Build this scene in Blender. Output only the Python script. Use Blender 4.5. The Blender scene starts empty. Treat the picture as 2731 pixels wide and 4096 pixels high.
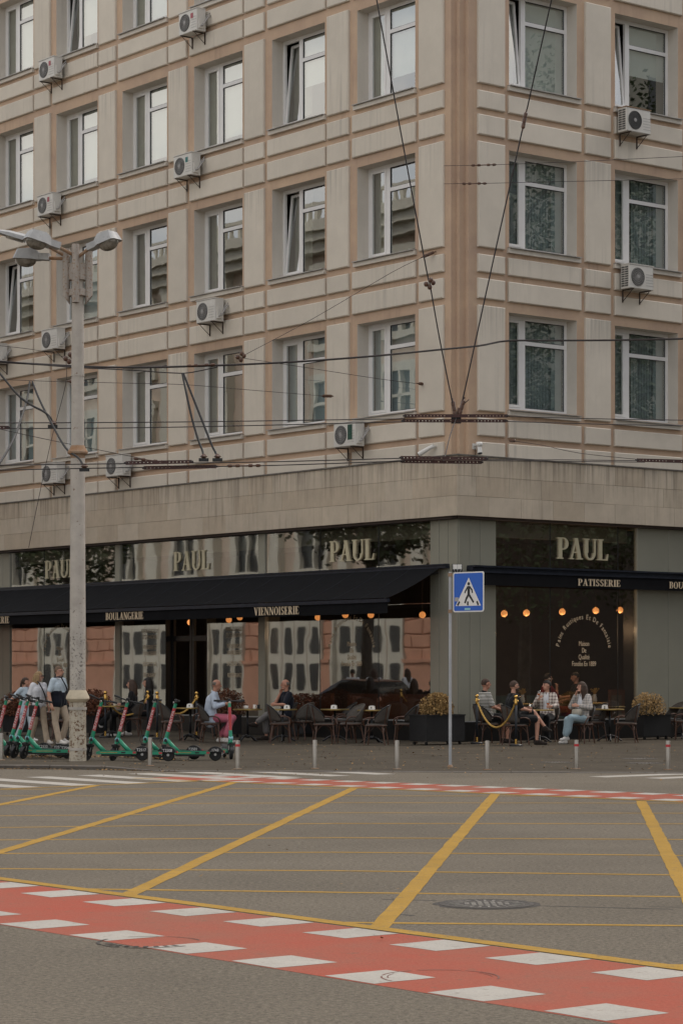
import bpy, bmesh, math, random
from mathutils import Vector, Matrix, Euler
from math import sin, cos, pi, radians
R = random.Random(7)
S = bpy.context.scene
COL = S.collection

# ------------------------------------------------------------------ camera
# 85 mm equivalent on a 24 mm wide frame, level, lens shifted upward
cam = bpy.data.objects.new('camera', bpy.data.cameras.new('camera'))
COL.objects.link(cam)
S.camera = cam
cam.location = (0, 0, 1.683)
cam.rotation_euler = (pi / 2, 0, 0)
cam.data.sensor_fit = 'HORIZONTAL'
cam.data.sensor_width = 24.0
cam.data.lens = 24.0 * 9700 / 2731
cam.data.shift_y = (2690 - 2048) / 2731
cam.data.clip_start = 0.5
cam.data.clip_end = 2000

# ------------------------------------------------------------------ light
SUN_EL, SUN_AZ = radians(52), radians(56)
W = bpy.data.worlds.new('World')
S.world = W
W.use_nodes = True
wn, wl = W.node_tree.nodes, W.node_tree.links
wn.clear()
out = wn.new('ShaderNodeOutputWorld')
bg = wn.new('ShaderNodeBackground')
bg.inputs['Strength'].default_value = 0.135
sky = wn.new('ShaderNodeTexSky')
sky.sky_type = 'NISHITA'
sky.sun_disc = False
sky.sun_elevation = SUN_EL
sky.sun_rotation = SUN_AZ
sky.air_density = 1.0
sky.dust_density = 2.0
tc = wn.new('ShaderNodeTexCoord')
mp = wn.new('ShaderNodeMapping')
mp.inputs['Scale'].default_value = (1.0, 1.0, 2.4)
nz = wn.new('ShaderNodeTexNoise')
nz.inputs['Scale'].default_value = 2.2
nz.inputs['Detail'].default_value = 7
nz.inputs['Roughness'].default_value = 0.55
rp = wn.new('ShaderNodeValToRGB')
rp.color_ramp.elements[0].position = 0.40
rp.color_ramp.elements[0].color = (0.10, 0.10, 0.10, 1)
rp.color_ramp.elements[1].position = 0.60
rp.color_ramp.elements[1].color = (1, 1, 1, 1)
mx = wn.new('ShaderNodeMix')
mx.data_type = 'RGBA'
mx.inputs[7].default_value = (8.8, 8.3, 7.65, 1)
wl.new(tc.outputs['Generated'], mp.inputs['Vector'])
wl.new(mp.outputs[0], nz.inputs['Vector'])
wl.new(nz.outputs['Fac'], rp.inputs['Fac'])
wl.new(rp.outputs['Color'], mx.inputs[0])
wl.new(sky.outputs[0], mx.inputs[6])
wl.new(mx.outputs[2], bg.inputs['Color'])
wl.new(bg.outputs[0], out.inputs['Surface'])

sl = bpy.data.lights.new('sun', 'SUN')
sl.energy = 1.2
sl.angle = radians(25)
sl.color = (1.0, 0.93, 0.84)
so = bpy.data.objects.new('sun', sl)
COL.objects.link(so)
sd = Vector((sin(SUN_AZ) * cos(SUN_EL), cos(SUN_AZ) * cos(SUN_EL), sin(SUN_EL)))
so.rotation_euler = (-sd).to_track_quat('-Z', 'Y').to_euler()
so.location = (30, 60, 60)

S.view_settings.view_transform = 'Standard'
S.view_settings.look = 'None'
S.view_settings.gamma = 1
S.view_settings.use_curve_mapping = False
S.view_settings.exposure = 0.30
S.render.engine = 'CYCLES'
S.cycles.max_bounces = 8
S.cycles.transparent_max_bounces = 16
S.cycles.use_denoising = True

# ------------------------------------------------------------------ mesh helper
class MB:
    """collects simple shapes; build() links them as ONE mesh object"""
    def __init__(s):
        s.v, s.f, s.m = [], [], []
        s.mi = 0
    def add(s, vs, fs):
        o = len(s.v)
        s.v += [tuple(p) for p in vs]
        s.f += [tuple(i + o for i in f) for f in fs]
        s.m += [s.mi] * len(fs)
        return s
    def box(s, lo, hi, M=None):
        x0, y0, z0 = lo
        x1, y1, z1 = hi
        vs = [(x0, y0, z0), (x1, y0, z0), (x1, y1, z0), (x0, y1, z0), (x0, y0, z1), (x1, y0, z1), (x1, y1, z1), (x0, y1, z1)]
        if M is not None:
            vs = [M @ Vector(p) for p in vs]
        return s.add(vs, [(0, 3, 2, 1), (4, 5, 6, 7), (0, 1, 5, 4), (1, 2, 6, 5), (2, 3, 7, 6), (3, 0, 4, 7)])
    def fbox(s, F, t0, t1, o0, o1, z0, z1):
        """box in facade coordinates: along, outward, up"""
        vs = [F(t, o, z) for z in (z0, z1) for t, o in ((t0, o0), (t1, o0), (t1, o1), (t0, o1))]
        return s.add(vs, [(0, 3, 2, 1), (4, 5, 6, 7), (0, 1, 5, 4), (1, 2, 6, 5), (2, 3, 7, 6), (3, 0, 4, 7)])
    def bevbox(s, F, t0, t1, o0, o1, z0, z1, b):
        """box whose outer face is chamfered by b"""
        A = [F(t, o0, z) for t, z in ((t0, z0), (t1, z0), (t1, z1), (t0, z1))]
        B = [F(t, o1 - b, z) for t, z in ((t0, z0), (t1, z0), (t1, z1), (t0, z1))]
        C = [F(t, o1, z) for t, z in ((t0 + b, z0 + b), (t1 - b, z0 + b), (t1 - b, z1 - b), (t0 + b, z1 - b))]
        fs = [(8, 9, 10, 11)]
        for i in range(4):
            j = (i + 1) % 4
            fs += [(i, j, 4 + j, 4 + i), (4 + i, 4 + j, 8 + j, 8 + i)]
        return s.add(A + B + C, fs)
    def tube(s, pts, rad, n=8, caps=True, closed=False):
        pts = [Vector(p) for p in pts]
        k = len(pts)
        if not hasattr(rad, '__len__'):
            rad = [rad] * k
        T = []
        for i in range(k):
            a = pts[(i - 1) % k] if (i or closed) else pts[0]
            b = pts[(i + 1) % k] if (i < k - 1 or closed) else pts[-1]
            d = b - a
            T.append(d.normalized() if d.length > 1e-9 else Vector((0, 0, 1)))
        up = Vector((0, 0, 1)) if abs(T[0].z) < 0.9 else Vector((1, 0, 0))
        U = (up - T[0] * up.dot(T[0])).normalized()
        vs, fs = [], []
        for i in range(k):
            U = (U - T[i] * U.dot(T[i]))
            U = U.normalized() if U.length > 1e-6 else T[i].orthogonal().normalized()
            V = T[i].cross(U)
            for j in range(n):
                a = 2 * pi * j / n
                vs.append(pts[i] + (U * cos(a) + V * sin(a)) * rad[i])
        for i in range(k if closed else k - 1):
            i2 = (i + 1) % k
            for j in range(n):
                j2 = (j + 1) % n
                fs.append((i * n + j, i * n + j2, i2 * n + j2, i2 * n + j))
        if caps and not closed:
            fs.append(tuple(range(n - 1, -1, -1)))
            fs.append(tuple((k - 1) * n + j for j in range(n)))
        return s.add(vs, fs)
    def capsule(s, a, b, ra, rb, n=10):
        a, b = Vector(a), Vector(b)
        d = b - a
        L = d.length
        d = d / L if L > 1e-6 else Vector((0, 0, 1))
        P, Q = [], []
        for q in (-90, -60, -30, 0):
            P.append(a + d * (ra * sin(radians(q)))); Q.append(max(ra * cos(radians(q)), 1e-3))
        for q in (0, 30, 60, 90):
            P.append(b + d * (rb * sin(radians(q)))); Q.append(max(rb * cos(radians(q)), 1e-3))
        up = Vector((0, 0, 1)) if abs(d.z) < 0.9 else Vector((1, 0, 0))
        U = (up - d * up.dot(d)).normalized()
        V = d.cross(U)
        vs = [P[i] + (U * cos(2 * pi * j / n) + V * sin(2 * pi * j / n)) * Q[i] for i in range(8) for j in range(n)]
        fs = [(i * n + j, i * n + (j + 1) % n, (i + 1) * n + (j + 1) % n, (i + 1) * n + j) for i in range(7) for j in range(n)]
        fs += [tuple(range(n - 1, -1, -1)), tuple(7 * n + j for j in range(n))]
        return s.add(vs, fs)
    def chain(s, pts, rads, n=10):
        for i in range(len(pts) - 1):
            s.capsule(pts[i], pts[i + 1], rads[i], rads[i + 1], n)
        return s
    def ell(s, c, r, n=12, m=8, M=None):
        c = Vector(c)
        vs = []
        for i in range(m + 1):
            th = pi * i / m
            for j in range(n):
                a = 2 * pi * j / n
                p = Vector((r[0] * max(sin(th), .01) * cos(a), r[1] * max(sin(th), .01) * sin(a), r[2] * cos(th)))
                if M is not None:
                    p = M @ p
                vs.append(c + p)
        fs = [(i * n + j, (i + 1) * n + j, (i + 1) * n + (j + 1) % n, i * n + (j + 1) % n) for i in range(m) for j in range(n)]
        fs += [tuple(range(n)), tuple(m * n + j for j in range(n - 1, -1, -1))]
        return s.add(vs, fs)
    def lathe(s, prof, c=(0, 0, 0), n=16, M=None):
        c = Vector(c)
        vs, fs = [], []
        k = len(prof)
        for r, z in prof:
            for j in range(n):
                a = 2 * pi * j / n
                p = Vector((r * cos(a), r * sin(a), z))
                if M is not None:
                    p = M @ p
                vs.append(c + p)
        for i in range(k - 1):
            for j in range(n):
                fs.append((i * n + j, i * n + (j + 1) % n, (i + 1) * n + (j + 1) % n, (i + 1) * n + j))
        fs += [tuple(range(n - 1, -1, -1)), tuple((k - 1) * n + j for j in range(n))]
        return s.add(vs, fs)
    def prism(s, poly, h0, h1, M):
        """poly in local xy, extruded along local z from h0 to h1"""
        n = len(poly)
        vs = [M @ Vector((x, y, h0)) for x, y in poly] + [M @ Vector((x, y, h1)) for x, y in poly]
        fs = [tuple(range(n - 1, -1, -1)), tuple(range(n, 2 * n))]
        fs += [(i, (i + 1) % n, n + (i + 1) % n, n + i) for i in range(n)]
        return s.add(vs, fs)
    def quad(s, a, b, c, d):
        return s.add([a, b, c, d], [(0, 1, 2, 3)])
    def mesh(s, name):
        me = bpy.data.meshes.new(name)
        me.from_pydata(s.v, [], s.f)
        return me
    def build(s, name, mats, parent=None, smooth=False, fix=True, kind=None):
        me = s.mesh(name)
        return link(name, me, mats, parent, smooth, fix, s.m, kind)

def link(name, me, mats, parent=None, smooth=False, fix=True, mi=None, kind=None):
    if not isinstance(mats, (list, tuple)):
        mats = [mats]
    for m in mats:
        me.materials.append(m)
    if mi and len(mats) > 1 and len(mi) == len(me.polygons):
        me.polygons.foreach_set('material_index', mi)
    if fix:
        bm = bmesh.new()
        bm.from_mesh(me)
        bmesh.ops.recalc_face_normals(bm, faces=bm.faces)
        bm.to_mesh(me)
        bm.free()
    if smooth:
        me.polygons.foreach_set('use_smooth', [True] * len(me.polygons))
        if smooth == 'auto':
            try:
                me.set_sharp_from_angle(angle=radians(40))
            except Exception:
                pass
    me.update()
    o = bpy.data.objects.new(name, me)
    COL.objects.link(o)
    if parent is not None:
        o.parent = parent
    if kind:
        o['kind'] = kind
    return o

def tag(o, label, cat, group=None):
    o['label'] = label
    o['category'] = cat
    if group:
        o['group'] = group
    return o

def thing(name, label, cat, loc=(0, 0, 0), rz=0.0, group=None):
    o = bpy.data.objects.new(name, None)
    COL.objects.link(o)
    o.location = loc
    o.rotation_euler = (0, 0, rz)
    o.empty_display_size = 0.1
    return tag(o, label, cat, group)

def copy_tree(o, parent=None):
    c = o.copy()
    COL.objects.link(c)
    if parent is not None:
        c.parent = parent
    for ch in list(o.children):
        copy_tree(ch, c)
    return c

def dup(o, label, loc, rz):
    c = copy_tree(o)
    c.location = loc
    c.rotation_euler = (0, 0, rz)
    c['label'] = label
    return c

def remesh(mb, voxel, it=6):
    me = mb.mesh('tmp')
    o = bpy.data.objects.new('tmp', me)
    COL.objects.link(o)
    m = o.modifiers.new('r', 'REMESH')
    m.mode = 'VOXEL'
    m.voxel_size = voxel
    m.use_smooth_shade = True
    if it:
        q = o.modifiers.new('s', 'SMOOTH')
        q.iterations = it
        q.factor = 0.5
    dg = bpy.context.evaluated_depsgraph_get()
    dg.update()
    nm = bpy.data.meshes.new_from_object(o.evaluated_get(dg))
    bpy.data.objects.remove(o)
    bpy.data.meshes.remove(me)
    return nm

def text_mesh(txt, size, M, depth=0.0, align='CENTER', sx=1.0, space=1.0):
    cu = bpy.data.curves.new('txt', 'FONT')
    cu.body = txt
    cu.size = size
    cu.align_x = align
    cu.extrude = depth
    cu.space_character = space
    o = bpy.data.objects.new('txt', cu)
    COL.objects.link(o)
    dg = bpy.context.evaluated_depsgraph_get()
    dg.update()
    me = bpy.data.meshes.new_from_object(o.evaluated_get(dg))
    bpy.data.objects.remove(o)
    bpy.data.curves.remove(cu)
    me.transform(Matrix.Diagonal((sx, 1, 1, 1)))
    me.transform(M)
    return me

def frame(origin, xdir, zdir=(0, 0, 1)):
    """matrix: local x -> xdir, local y -> zdir (up), local z -> toward the viewer of the text"""
    x = Vector(xdir).normalized()
    y = Vector(zdir).normalized()
    z = x.cross(y)
    return Matrix(((x.x, y.x, z.x, origin[0]), (x.y, y.y, z.y, origin[1]), (x.z, y.z, z.z, origin[2]), (0, 0, 0, 1)))

# ------------------------------------------------------------------ materials
def mat(name, col, rough=0.8, var=0.12, scale=3.0, bump=0.0, bscale=60.0, metal=0.0, spec=0.4, col2=None,
        streak=None, speck=None, grain=None, topdirt=None, objtop=None, objvar=0.0, stretch=(1, 1, 1), emit=None, coat=0.0, sheen=0.0, space='Position'):
    """procedural principled material.
    var/scale: broad tonal mottling; streak=(colour, amount): vertical drips; speck=(colour, scale, threshold, amount): small spots"""
    m = bpy.data.materials.new(name)
    m.use_nodes = True
    N, L = m.node_tree.nodes, m.node_tree.links
    b = N['Principled BSDF']
    b.inputs['Roughness'].default_value = rough
    b.inputs['Metallic'].default_value = metal
    b.inputs['Specular IOR Level'].default_value = spec
    b.inputs['Coat Weight'].default_value = coat
    b.inputs['Sheen Weight'].default_value = sheen
    if space == 'Position':
        src = N.new('ShaderNodeNewGeometry').outputs['Position']
    else:
        src = N.new('ShaderNodeTexCoord').outputs['Object']
    def mapped(sc):
        q = N.new('ShaderNodeMapping')
        q.inputs['Scale'].default_value = sc
        L.new(src, q.inputs['Vector'])
        return q.outputs[0]
    def noise(vec, sc, det=5, ro=0.6):
        q = N.new('ShaderNodeTexNoise')
        q.inputs['Scale'].default_value = sc
        q.inputs['Detail'].default_value = det
        q.inputs['Roughness'].default_value = ro
        L.new(vec, q.inputs['Vector'])
        return q.outputs['Fac']
    def mix(fac, a, bb):
        q = N.new('ShaderNodeMix')
        q.data_type = 'RGBA'
        for s_, val in ((q.inputs[0], fac), (q.inputs[6], a), (q.inputs[7], bb)):
            if isinstance(val, (int, float)):
                s_.default_value = val
            elif isinstance(val, tuple):
                s_.default_value = (*val[:3], 1)
            else:
                L.new(val, s_)
        return q.outputs[2]
    def ramp(fac, lo, hi):
        q = N.new('ShaderNodeMapRange')
        q.inputs['From Min'].default_value = lo
        q.inputs['From Max'].default_value = hi
        L.new(fac, q.inputs['Value'])
        return q.outputs[0]
    base = mapped(stretch)
    c2 = col2 or tuple(c * (1 - var * 1.8) for c in col)
    c1 = tuple(min(1, c * (1 + var * 0.5)) for c in col)
    c = mix(ramp(noise(base, scale, 6, 0.65), 0.3, 0.7), c2, c1)
    if streak:
        sc_, am = streak
        f1 = ramp(noise(mapped((5, 5, 0.22)), 1.6, 5, 0.6), 0.50, 0.80)
        f2 = ramp(noise(mapped((1, 1, 1)), 0.45, 3, 0.5), 0.47, 0.68)
        mm = N.new('ShaderNodeMath')
        mm.operation = 'MULTIPLY'
        L.new(f1, mm.inputs[0]); L.new(f2, mm.inputs[1])
        m2 = N.new('ShaderNodeMath')
        m2.operation = 'MULTIPLY'
        L.new(mm.outputs[0], m2.inputs[0]); m2.inputs[1].default_value = am
        c = mix(m2.outputs[0], c, sc_)
    if speck:
        sc_, s2, th, am = speck
        f = ramp(noise(mapped((1, 1, 1)), s2, 3, 0.7), th, th + 0.08)
        m2 = N.new('ShaderNodeMath')
        m2.operation = 'MULTIPLY'
        L.new(f, m2.inputs[0]); m2.inputs[1].default_value = am
        c = mix(m2.outputs[0], c, sc_)
    if topdirt:
        z0, z1, dc, am = topdirt
        sx = N.new('ShaderNodeSeparateXYZ')
        L.new(src, sx.inputs[0])
        f1 = ramp(noise(mapped((7, 7, 0.25)), 1.5, 5, 0.65), 0.46, 0.70)
        f2 = ramp(sx.outputs['Z'], z0, z1)
        mm = N.new('ShaderNodeMath'); mm.operation = 'MULTIPLY'
        L.new(f1, mm.inputs[0]); L.new(f2, mm.inputs[1])
        m2 = N.new('ShaderNodeMath'); m2.operation = 'MULTIPLY'
        L.new(mm.outputs[0], m2.inputs[0]); m2.inputs[1].default_value = am
        c = mix(m2.outputs[0], c, dc)
    if objtop or objvar:
        oi = N.new('ShaderNodeObjectInfo')
    if objtop:                              # grime washed down from the top of some panels
        z0, z1, dc, am = objtop
        sx = N.new('ShaderNodeSeparateXYZ')
        L.new(N.new('ShaderNodeTexCoord').outputs['Object'], sx.inputs[0])
        f = ramp(noise(mapped((9, 9, 0.2)), 1.5, 5, 0.65), 0.42, 0.68)
        for val in (ramp(sx.outputs['Z'], z0, z1), ramp(oi.outputs['Random'], 0.35, 0.95), None):
            mm = N.new('ShaderNodeMath'); mm.operation = 'MULTIPLY'
            L.new(f, mm.inputs[0])
            if val is None:
                mm.inputs[1].default_value = am
            else:
                L.new(val, mm.inputs[1])
            f = mm.outputs[0]
        c = mix(f, c, dc)
    if objvar:
        q = N.new('ShaderNodeMapRange')
        q.inputs['To Min'].default_value = 1 - objvar
        q.inputs['To Max'].default_value = 1 + objvar
        L.new(oi.outputs['Random'], q.inputs['Value'])
        h = N.new('ShaderNodeMix'); h.data_type = 'RGBA'; h.blend_type = 'MULTIPLY'
        h.inputs[0].default_value = 1.0
        L.new(c, h.inputs[6]); L.new(q.outputs[0], h.inputs[7])
        c = h.outputs[2]
    if grain:
        f = ramp(noise(mapped((1, 1, 1)), grain[0], 3, 0.75), 0.28, 0.72)
        q = N.new('ShaderNodeMapRange')
        q.inputs['To Min'].default_value = 1 - grain[1]
        q.inputs['To Max'].default_value = 1 + grain[1]
        L.new(f, q.inputs['Value'])
        h = N.new('ShaderNodeMix')
        h.data_type = 'RGBA'
        h.blend_type = 'MULTIPLY'
        h.inputs[0].default_value = 1.0
        L.new(c, h.inputs[6]); L.new(q.outputs[0], h.inputs[7])
        c = h.outputs[2]
    L.new(c, b.inputs['Base Color'])
    if bump:
        bp = N.new('ShaderNodeBump')
        bp.inputs['Strength'].default_value = bump
        bp.inputs['Distance'].default_value = 0.02
        L.new(noise(mapped((1, 1, 1)), bscale, 4, 0.6), bp.inputs['Height'])
        L.new(bp.outputs[0], b.inputs['Normal'])
    if emit:
        b.inputs['Emission Color'].default_value = (*emit[0], 1)
        b.inputs['Emission Strength'].default_value = emit[1]
    return m

def glass(name, refl, tint=(0.85, 0.9, 0.88), wav=0.05, wscale=0.8, rough=0.01):
    m = bpy.data.materials.new(name)
    m.use_nodes = True
    N, L = m.node_tree.nodes, m.node_tree.links
    N.clear()
    o = N.new('ShaderNodeOutputMaterial')
    mxs = N.new('ShaderNodeMixShader')
    tr = N.new('ShaderNodeBsdfTransparent')
    gl = N.new('ShaderNodeBsdfGlossy')
    tr.inputs['Color'].default_value = (*tint, 1)
    gl.inputs['Color'].default_value = (0.95, 0.96, 0.95, 1)
    gl.inputs['Roughness'].default_value = rough
    mxs.inputs[0].default_value = refl
    geo = N.new('ShaderNodeNewGeometry')
    n1 = N.new('ShaderNodeTexNoise')
    n1.inputs['Scale'].default_value = wscale
    n1.inputs['Detail'].default_value = 1.5
    L.new(geo.outputs['Position'], n1.inputs['Vector'])
    bp = N.new('ShaderNodeBump')
    bp.inputs['Strength'].default_value = wav
    bp.inputs['Distance'].default_value = 0.05
    L.new(n1.outputs['Fac'], bp.inputs['Height'])
    L.new(bp.outputs[0], gl.inputs['Normal'])
    L.new(tr.outputs[0], mxs.inputs[1])
    L.new(gl.outputs[0], mxs.inputs[2])
    L.new(mxs.outputs[0], o.inputs['Surface'])
    return m

def cloth(name, a, b, kind, n):
    """striped or checked fabric in the wearer's own coordinates"""
    m = bpy.data.materials.new(name)
    m.use_nodes = True
    N, L = m.node_tree.nodes, m.node_tree.links
    p = N['Principled BSDF']
    p.inputs['Roughness'].default_value = 0.9
    p.inputs['Specular IOR Level'].default_value = 0.2
    t = N.new('ShaderNodeTexCoord')
    sp = N.new('ShaderNodeSeparateXYZ')
    L.new(t.outputs['Object'], sp.inputs[0])
    def band(out_, f, th, ph=0.0):
        q = N.new('ShaderNodeMath'); q.operation = 'MULTIPLY_ADD'
        q.inputs[1].default_value = f; q.inputs[2].default_value = ph + 50
        L.new(out_, q.inputs[0])
        r = N.new('ShaderNodeMath'); r.operation = 'FRACT'
        L.new(q.outputs[0], r.inputs[0])
        w = N.new('ShaderNodeMath'); w.operation = 'LESS_THAN'
        w.inputs[1].default_value = th
        L.new(r.outputs[0], w.inputs[0])
        return w.outputs[0]
    if kind == 'stripe':
        f = band(sp.outputs['Z'], n, 0.5)
    else:
        f1 = band(sp.outputs['Z'], n, 0.4)
        f2 = band(sp.outputs['Y'], n, 0.4, 0.3)
        q = N.new('ShaderNodeMath'); q.operation = 'ADD'
        L.new(f1, q.inputs[0]); L.new(f2, q.inputs[1])
        q2 = N.new('ShaderNodeMath'); q2.operation = 'MULTIPLY'
        q2.inputs[1].default_value = 0.5
        L.new(q.outputs[0], q2.inputs[0])
        f = q2.outputs[0]
    x = N.new('ShaderNodeMix'); x.data_type = 'RGBA'
    x.inputs[6].default_value = (*a, 1); x.inputs[7].default_value = (*b, 1)
    L.new(f, x.inputs[0])
    L.new(x.outputs[2], p.inputs['Base Color'])
    return m

M = {}
M['road'] = mat('road_asphalt', (0.158, 0.135, 0.103), 0.92, 0.15, 0.22, bump=0.9, bscale=55, spec=0.2, speck=((0.27, 0.24, 0.20), 75, 0.59, 0.6), grain=(30, 0.5))
M['pave'] = mat('pavement_stone', (0.080, 0.067, 0.050), 0.92, 0.18, 0.9, bump=0.4, bscale=26, spec=0.12, speck=((0.06, 0.05, 0.04), 6, 0.62, 0.45), grain=(20, 0.3))
M['kerb'] = mat('kerb_granite', (0.11, 0.095, 0.08), 0.85, 0.25, 4, bump=0.4, bscale=40, speck=((0.05, 0.045, 0.04), 9, 0.6, 0.5))
M['white'] = mat('white_road_paint', (0.39, 0.365, 0.325), 0.88, 0.08, 1.5, spec=0.15, bump=0.4, bscale=60, speck=((0.21, 0.185, 0.155), 11, 0.59, 0.5), grain=(45, 0.10))
M['red'] = mat('red_road_paint', (0.322, 0.070, 0.044), 0.88, 0.10, 0.7, spec=0.12, bump=0.4, bscale=60, col2=(0.255, 0.108, 0.075), speck=((0.17, 0.105, 0.075), 9, 0.59, 0.45), grain=(45, 0.14))
M['yellow'] = mat('yellow_road_paint', (0.37, 0.222, 0.048), 0.88, 0.10, 2, spec=0.12, bump=0.4, bscale=60, speck=((0.18, 0.145, 0.085), 10, 0.575, 0.65), grain=(45, 0.14))
M['ochre'] = mat('ochre_plaster', (0.515, 0.375, 0.262), 0.9, 0.10, 0.8, bump=0.15, bscale=45, col2=(0.415, 0.295, 0.22), streak=((0.235, 0.165, 0.125), 0.75))
M['cream'] = mat('cream_plaster', (0.615, 0.56, 0.478), 0.9, 0.06, 0.9, bump=0.12, bscale=50, streak=((0.31, 0.285, 0.25), 0.75), objtop=(1.5, 2.55, (0.30, 0.275, 0.24), 0.8), objvar=0.045)
M['reveal'] = mat('window_reveal_plaster', (0.60, 0.555, 0.49), 0.9, 0.06, 1.0, bump=0.1, bscale=50, streak=((0.36, 0.32, 0.28), 0.5))
M['stone'] = mat('fascia_limestone', (0.505, 0.43, 0.335), 0.6, 0.10, 1.3, bump=0.06, bscale=30, streak=((0.21, 0.175, 0.13), 0.9), topdirt=(6.0, 6.85, (0.12, 0.10, 0.08), 0.85), objvar=0.05)
M['stone2'] = mat('fascia_limestone_pale', (0.53, 0.455, 0.36), 0.6, 0.10, 1.3, bump=0.06, bscale=30, streak=((0.22, 0.18, 0.135), 0.9), topdirt=(6.0, 6.85, (0.12, 0.10, 0.08), 0.85), objvar=0.05)
M['stone3'] = mat('fascia_limestone_warm', (0.485, 0.405, 0.31), 0.6, 0.10, 1.3, bump=0.06, bscale=30, streak=((0.20, 0.165, 0.125), 0.9), topdirt=(6.0, 6.85, (0.12, 0.10, 0.08), 0.85), objvar=0.05)
M['lead'] = mat('ledge_flashing', (0.16, 0.145, 0.125), 0.7, 0.3, 4, bump=0.2, bscale=20, streak=((0.05, 0.045, 0.04), 0.8))
M['clad'] = mat('green_grey_cladding', (0.262, 0.256, 0.208), 0.16, 0.05, 0.6, spec=0.5)
M['dark'] = mat('black_frame', (0.012, 0.012, 0.013), 0.35, 0.1, 5)
M['plinth'] = mat('black_granite_plinth', (0.010, 0.010, 0.010), 0.35, 0.1, 5)
M['interior'] = mat('cafe_interior_brown', (0.075, 0.048, 0.032), 0.8, 0.2, 1)
M['room'] = mat('office_interior', (0.14, 0.13, 0.115), 0.9, 0.1, 1)
M['bulkhead'] = mat('bulkhead_green', (0.19, 0.185, 0.145), 0.6, 0.08, 1)
M['pvc'] = mat('white_window_frame', (0.72, 0.71, 0.70), 0.35, 0.04, 3, spec=0.5)
M['gasket'] = mat('window_gasket', (0.02, 0.02, 0.022), 0.6, 0.1, 8)
M['sill'] = mat('zinc_sill', (0.40, 0.38, 0.355), 0.5, 0.2, 4, metal=0.2, streak=((0.2, 0.17, 0.14), 0.5))
M['glass'] = glass('window_glass', 0.34, (0.80, 0.86, 0.84), 0.03, 1.1)
M['shopglass'] = glass('shop_window_glass', 0.38, (0.82, 0.82, 0.78), 0.036, 0.9, 0.02)
M['blind'] = mat('vertical_blind_grey', (0.38, 0.43, 0.45), 0.8, 0.08, 4)
M['roller'] = mat('white_roller_blind', (0.62, 0.62, 0.60), 0.8, 0.03, 3)
M['curtain'] = mat('beige_curtain', (0.40, 0.37, 0.31), 0.9, 0.1, 4)
M['awning'] = mat('navy_awning_fabric', (0.0068, 0.0070, 0.0085), 0.85, 0.15, 3, bump=0.1, bscale=200, spec=0.12, speck=((0.04, 0.04, 0.045), 40, 0.72, 0.5))
M['awnbar'] = mat('awning_aluminium', (0.025, 0.030, 0.045), 0.38, 0.2, 6, metal=0.4)
M['gold'] = mat('cream_lettering', (0.66, 0.53, 0.37), 0.6, 0.05, 5)
M['sign'] = mat('pale_brass_sign_letter', (0.50, 0.45, 0.305), 0.5, 0.06, 4)
M['signside'] = mat('sign_letter_return', (0.30, 0.26, 0.15), 0.6, 0.06, 4)
M['globe'] = mat('lit_globe', (0.8, 0.45, 0.2), 0.4, 0.02, 5, emit=((1.0, 0.36, 0.10), 0.85))
M['cord'] = mat('lamp_cord', (0.06, 0.035, 0.02), 0.5, 0.1, 9)
M['zinc'] = mat('galvanised_steel', (0.44, 0.45, 0.45), 0.45, 0.2, 5, metal=0.6, speck=((0.22, 0.22, 0.22), 12, 0.6, 0.5))
M['pole'] = mat('weathered_grey_pole', (0.43, 0.395, 0.35), 0.75, 0.12, 3, bump=0.2, bscale=25, speck=((0.13, 0.065, 0.03), 9, 0.66, 0.8))
M['polelow'] = mat('flaking_grey_pole_paint', (0.45, 0.415, 0.365), 0.8, 0.12, 3, bump=0.3, bscale=30, speck=((0.085, 0.075, 0.07), 24, 0.545, 0.85))
M['polemid'] = mat('flecked_grey_pole_paint', (0.44, 0.405, 0.36), 0.78, 0.12, 3, bump=0.25, bscale=28, speck=((0.095, 0.08, 0.07), 24, 0.60, 0.8))
M['polebase'] = mat('rusted_pole_base', (0.46, 0.41, 0.325), 0.8, 0.12, 3, bump=0.3, bscale=30, speck=((0.115, 0.052, 0.022), 20, 0.525, 0.9))
M['polecap'] = mat('yellowed_pole_collar', (0.55, 0.475, 0.35), 0.75, 0.15, 4, bump=0.2, bscale=30, speck=((0.15, 0.10, 0.05), 14, 0.66, 0.8))
M['rust'] = mat('rusty_steel', (0.20, 0.095, 0.038), 0.85, 0.5, 7, bump=0.3, bscale=40, col2=(0.30, 0.24, 0.18))
M['rustflash'] = mat('rust_streaked_bracket', (0.36, 0.32, 0.28), 0.7, 0.2, 6, bump=0.2, bscale=30, speck=((0.20, 0.095, 0.035), 26, 0.55, 0.7), stretch=(1, 1, .3))
M['lamphead'] = mat('grey_lamp_head', (0.38, 0.385, 0.385), 0.5, 0.12, 6, bump=0.1, bscale=20, speck=((0.26, 0.26, 0.26), 10, 0.6, 0.6))
M['lens'] = mat('dusty_lamp_glass', (0.22, 0.20, 0.165), 0.12, 0.4, 8, spec=0.7)
M['steel'] = mat('brushed_steel_bollard', (0.33, 0.305, 0.275), 0.34, 0.15, 6, metal=0.85, stretch=(1, 1, .3))
M['redband'] = mat('red_reflective_band', (0.45, 0.02, 0.03), 0.4, 0.1, 9)
M['signblue'] = mat('blue_sign_face', (0.010, 0.095, 0.46), 0.4, 0.05, 5)
M['signwhite'] = mat('white_sign_face', (0.66, 0.65, 0.63), 0.45, 0.04, 5)
M['black'] = mat('black_plastic', (0.014, 0.014, 0.015), 0.5, 0.1, 9)
M['rubber'] = mat('tyre_rubber', (0.013, 0.013, 0.013), 0.8, 0.1, 9)
M['ironblack'] = mat('cast_iron', (0.012, 0.012, 0.014), 0.4, 0.2, 9)
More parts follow.
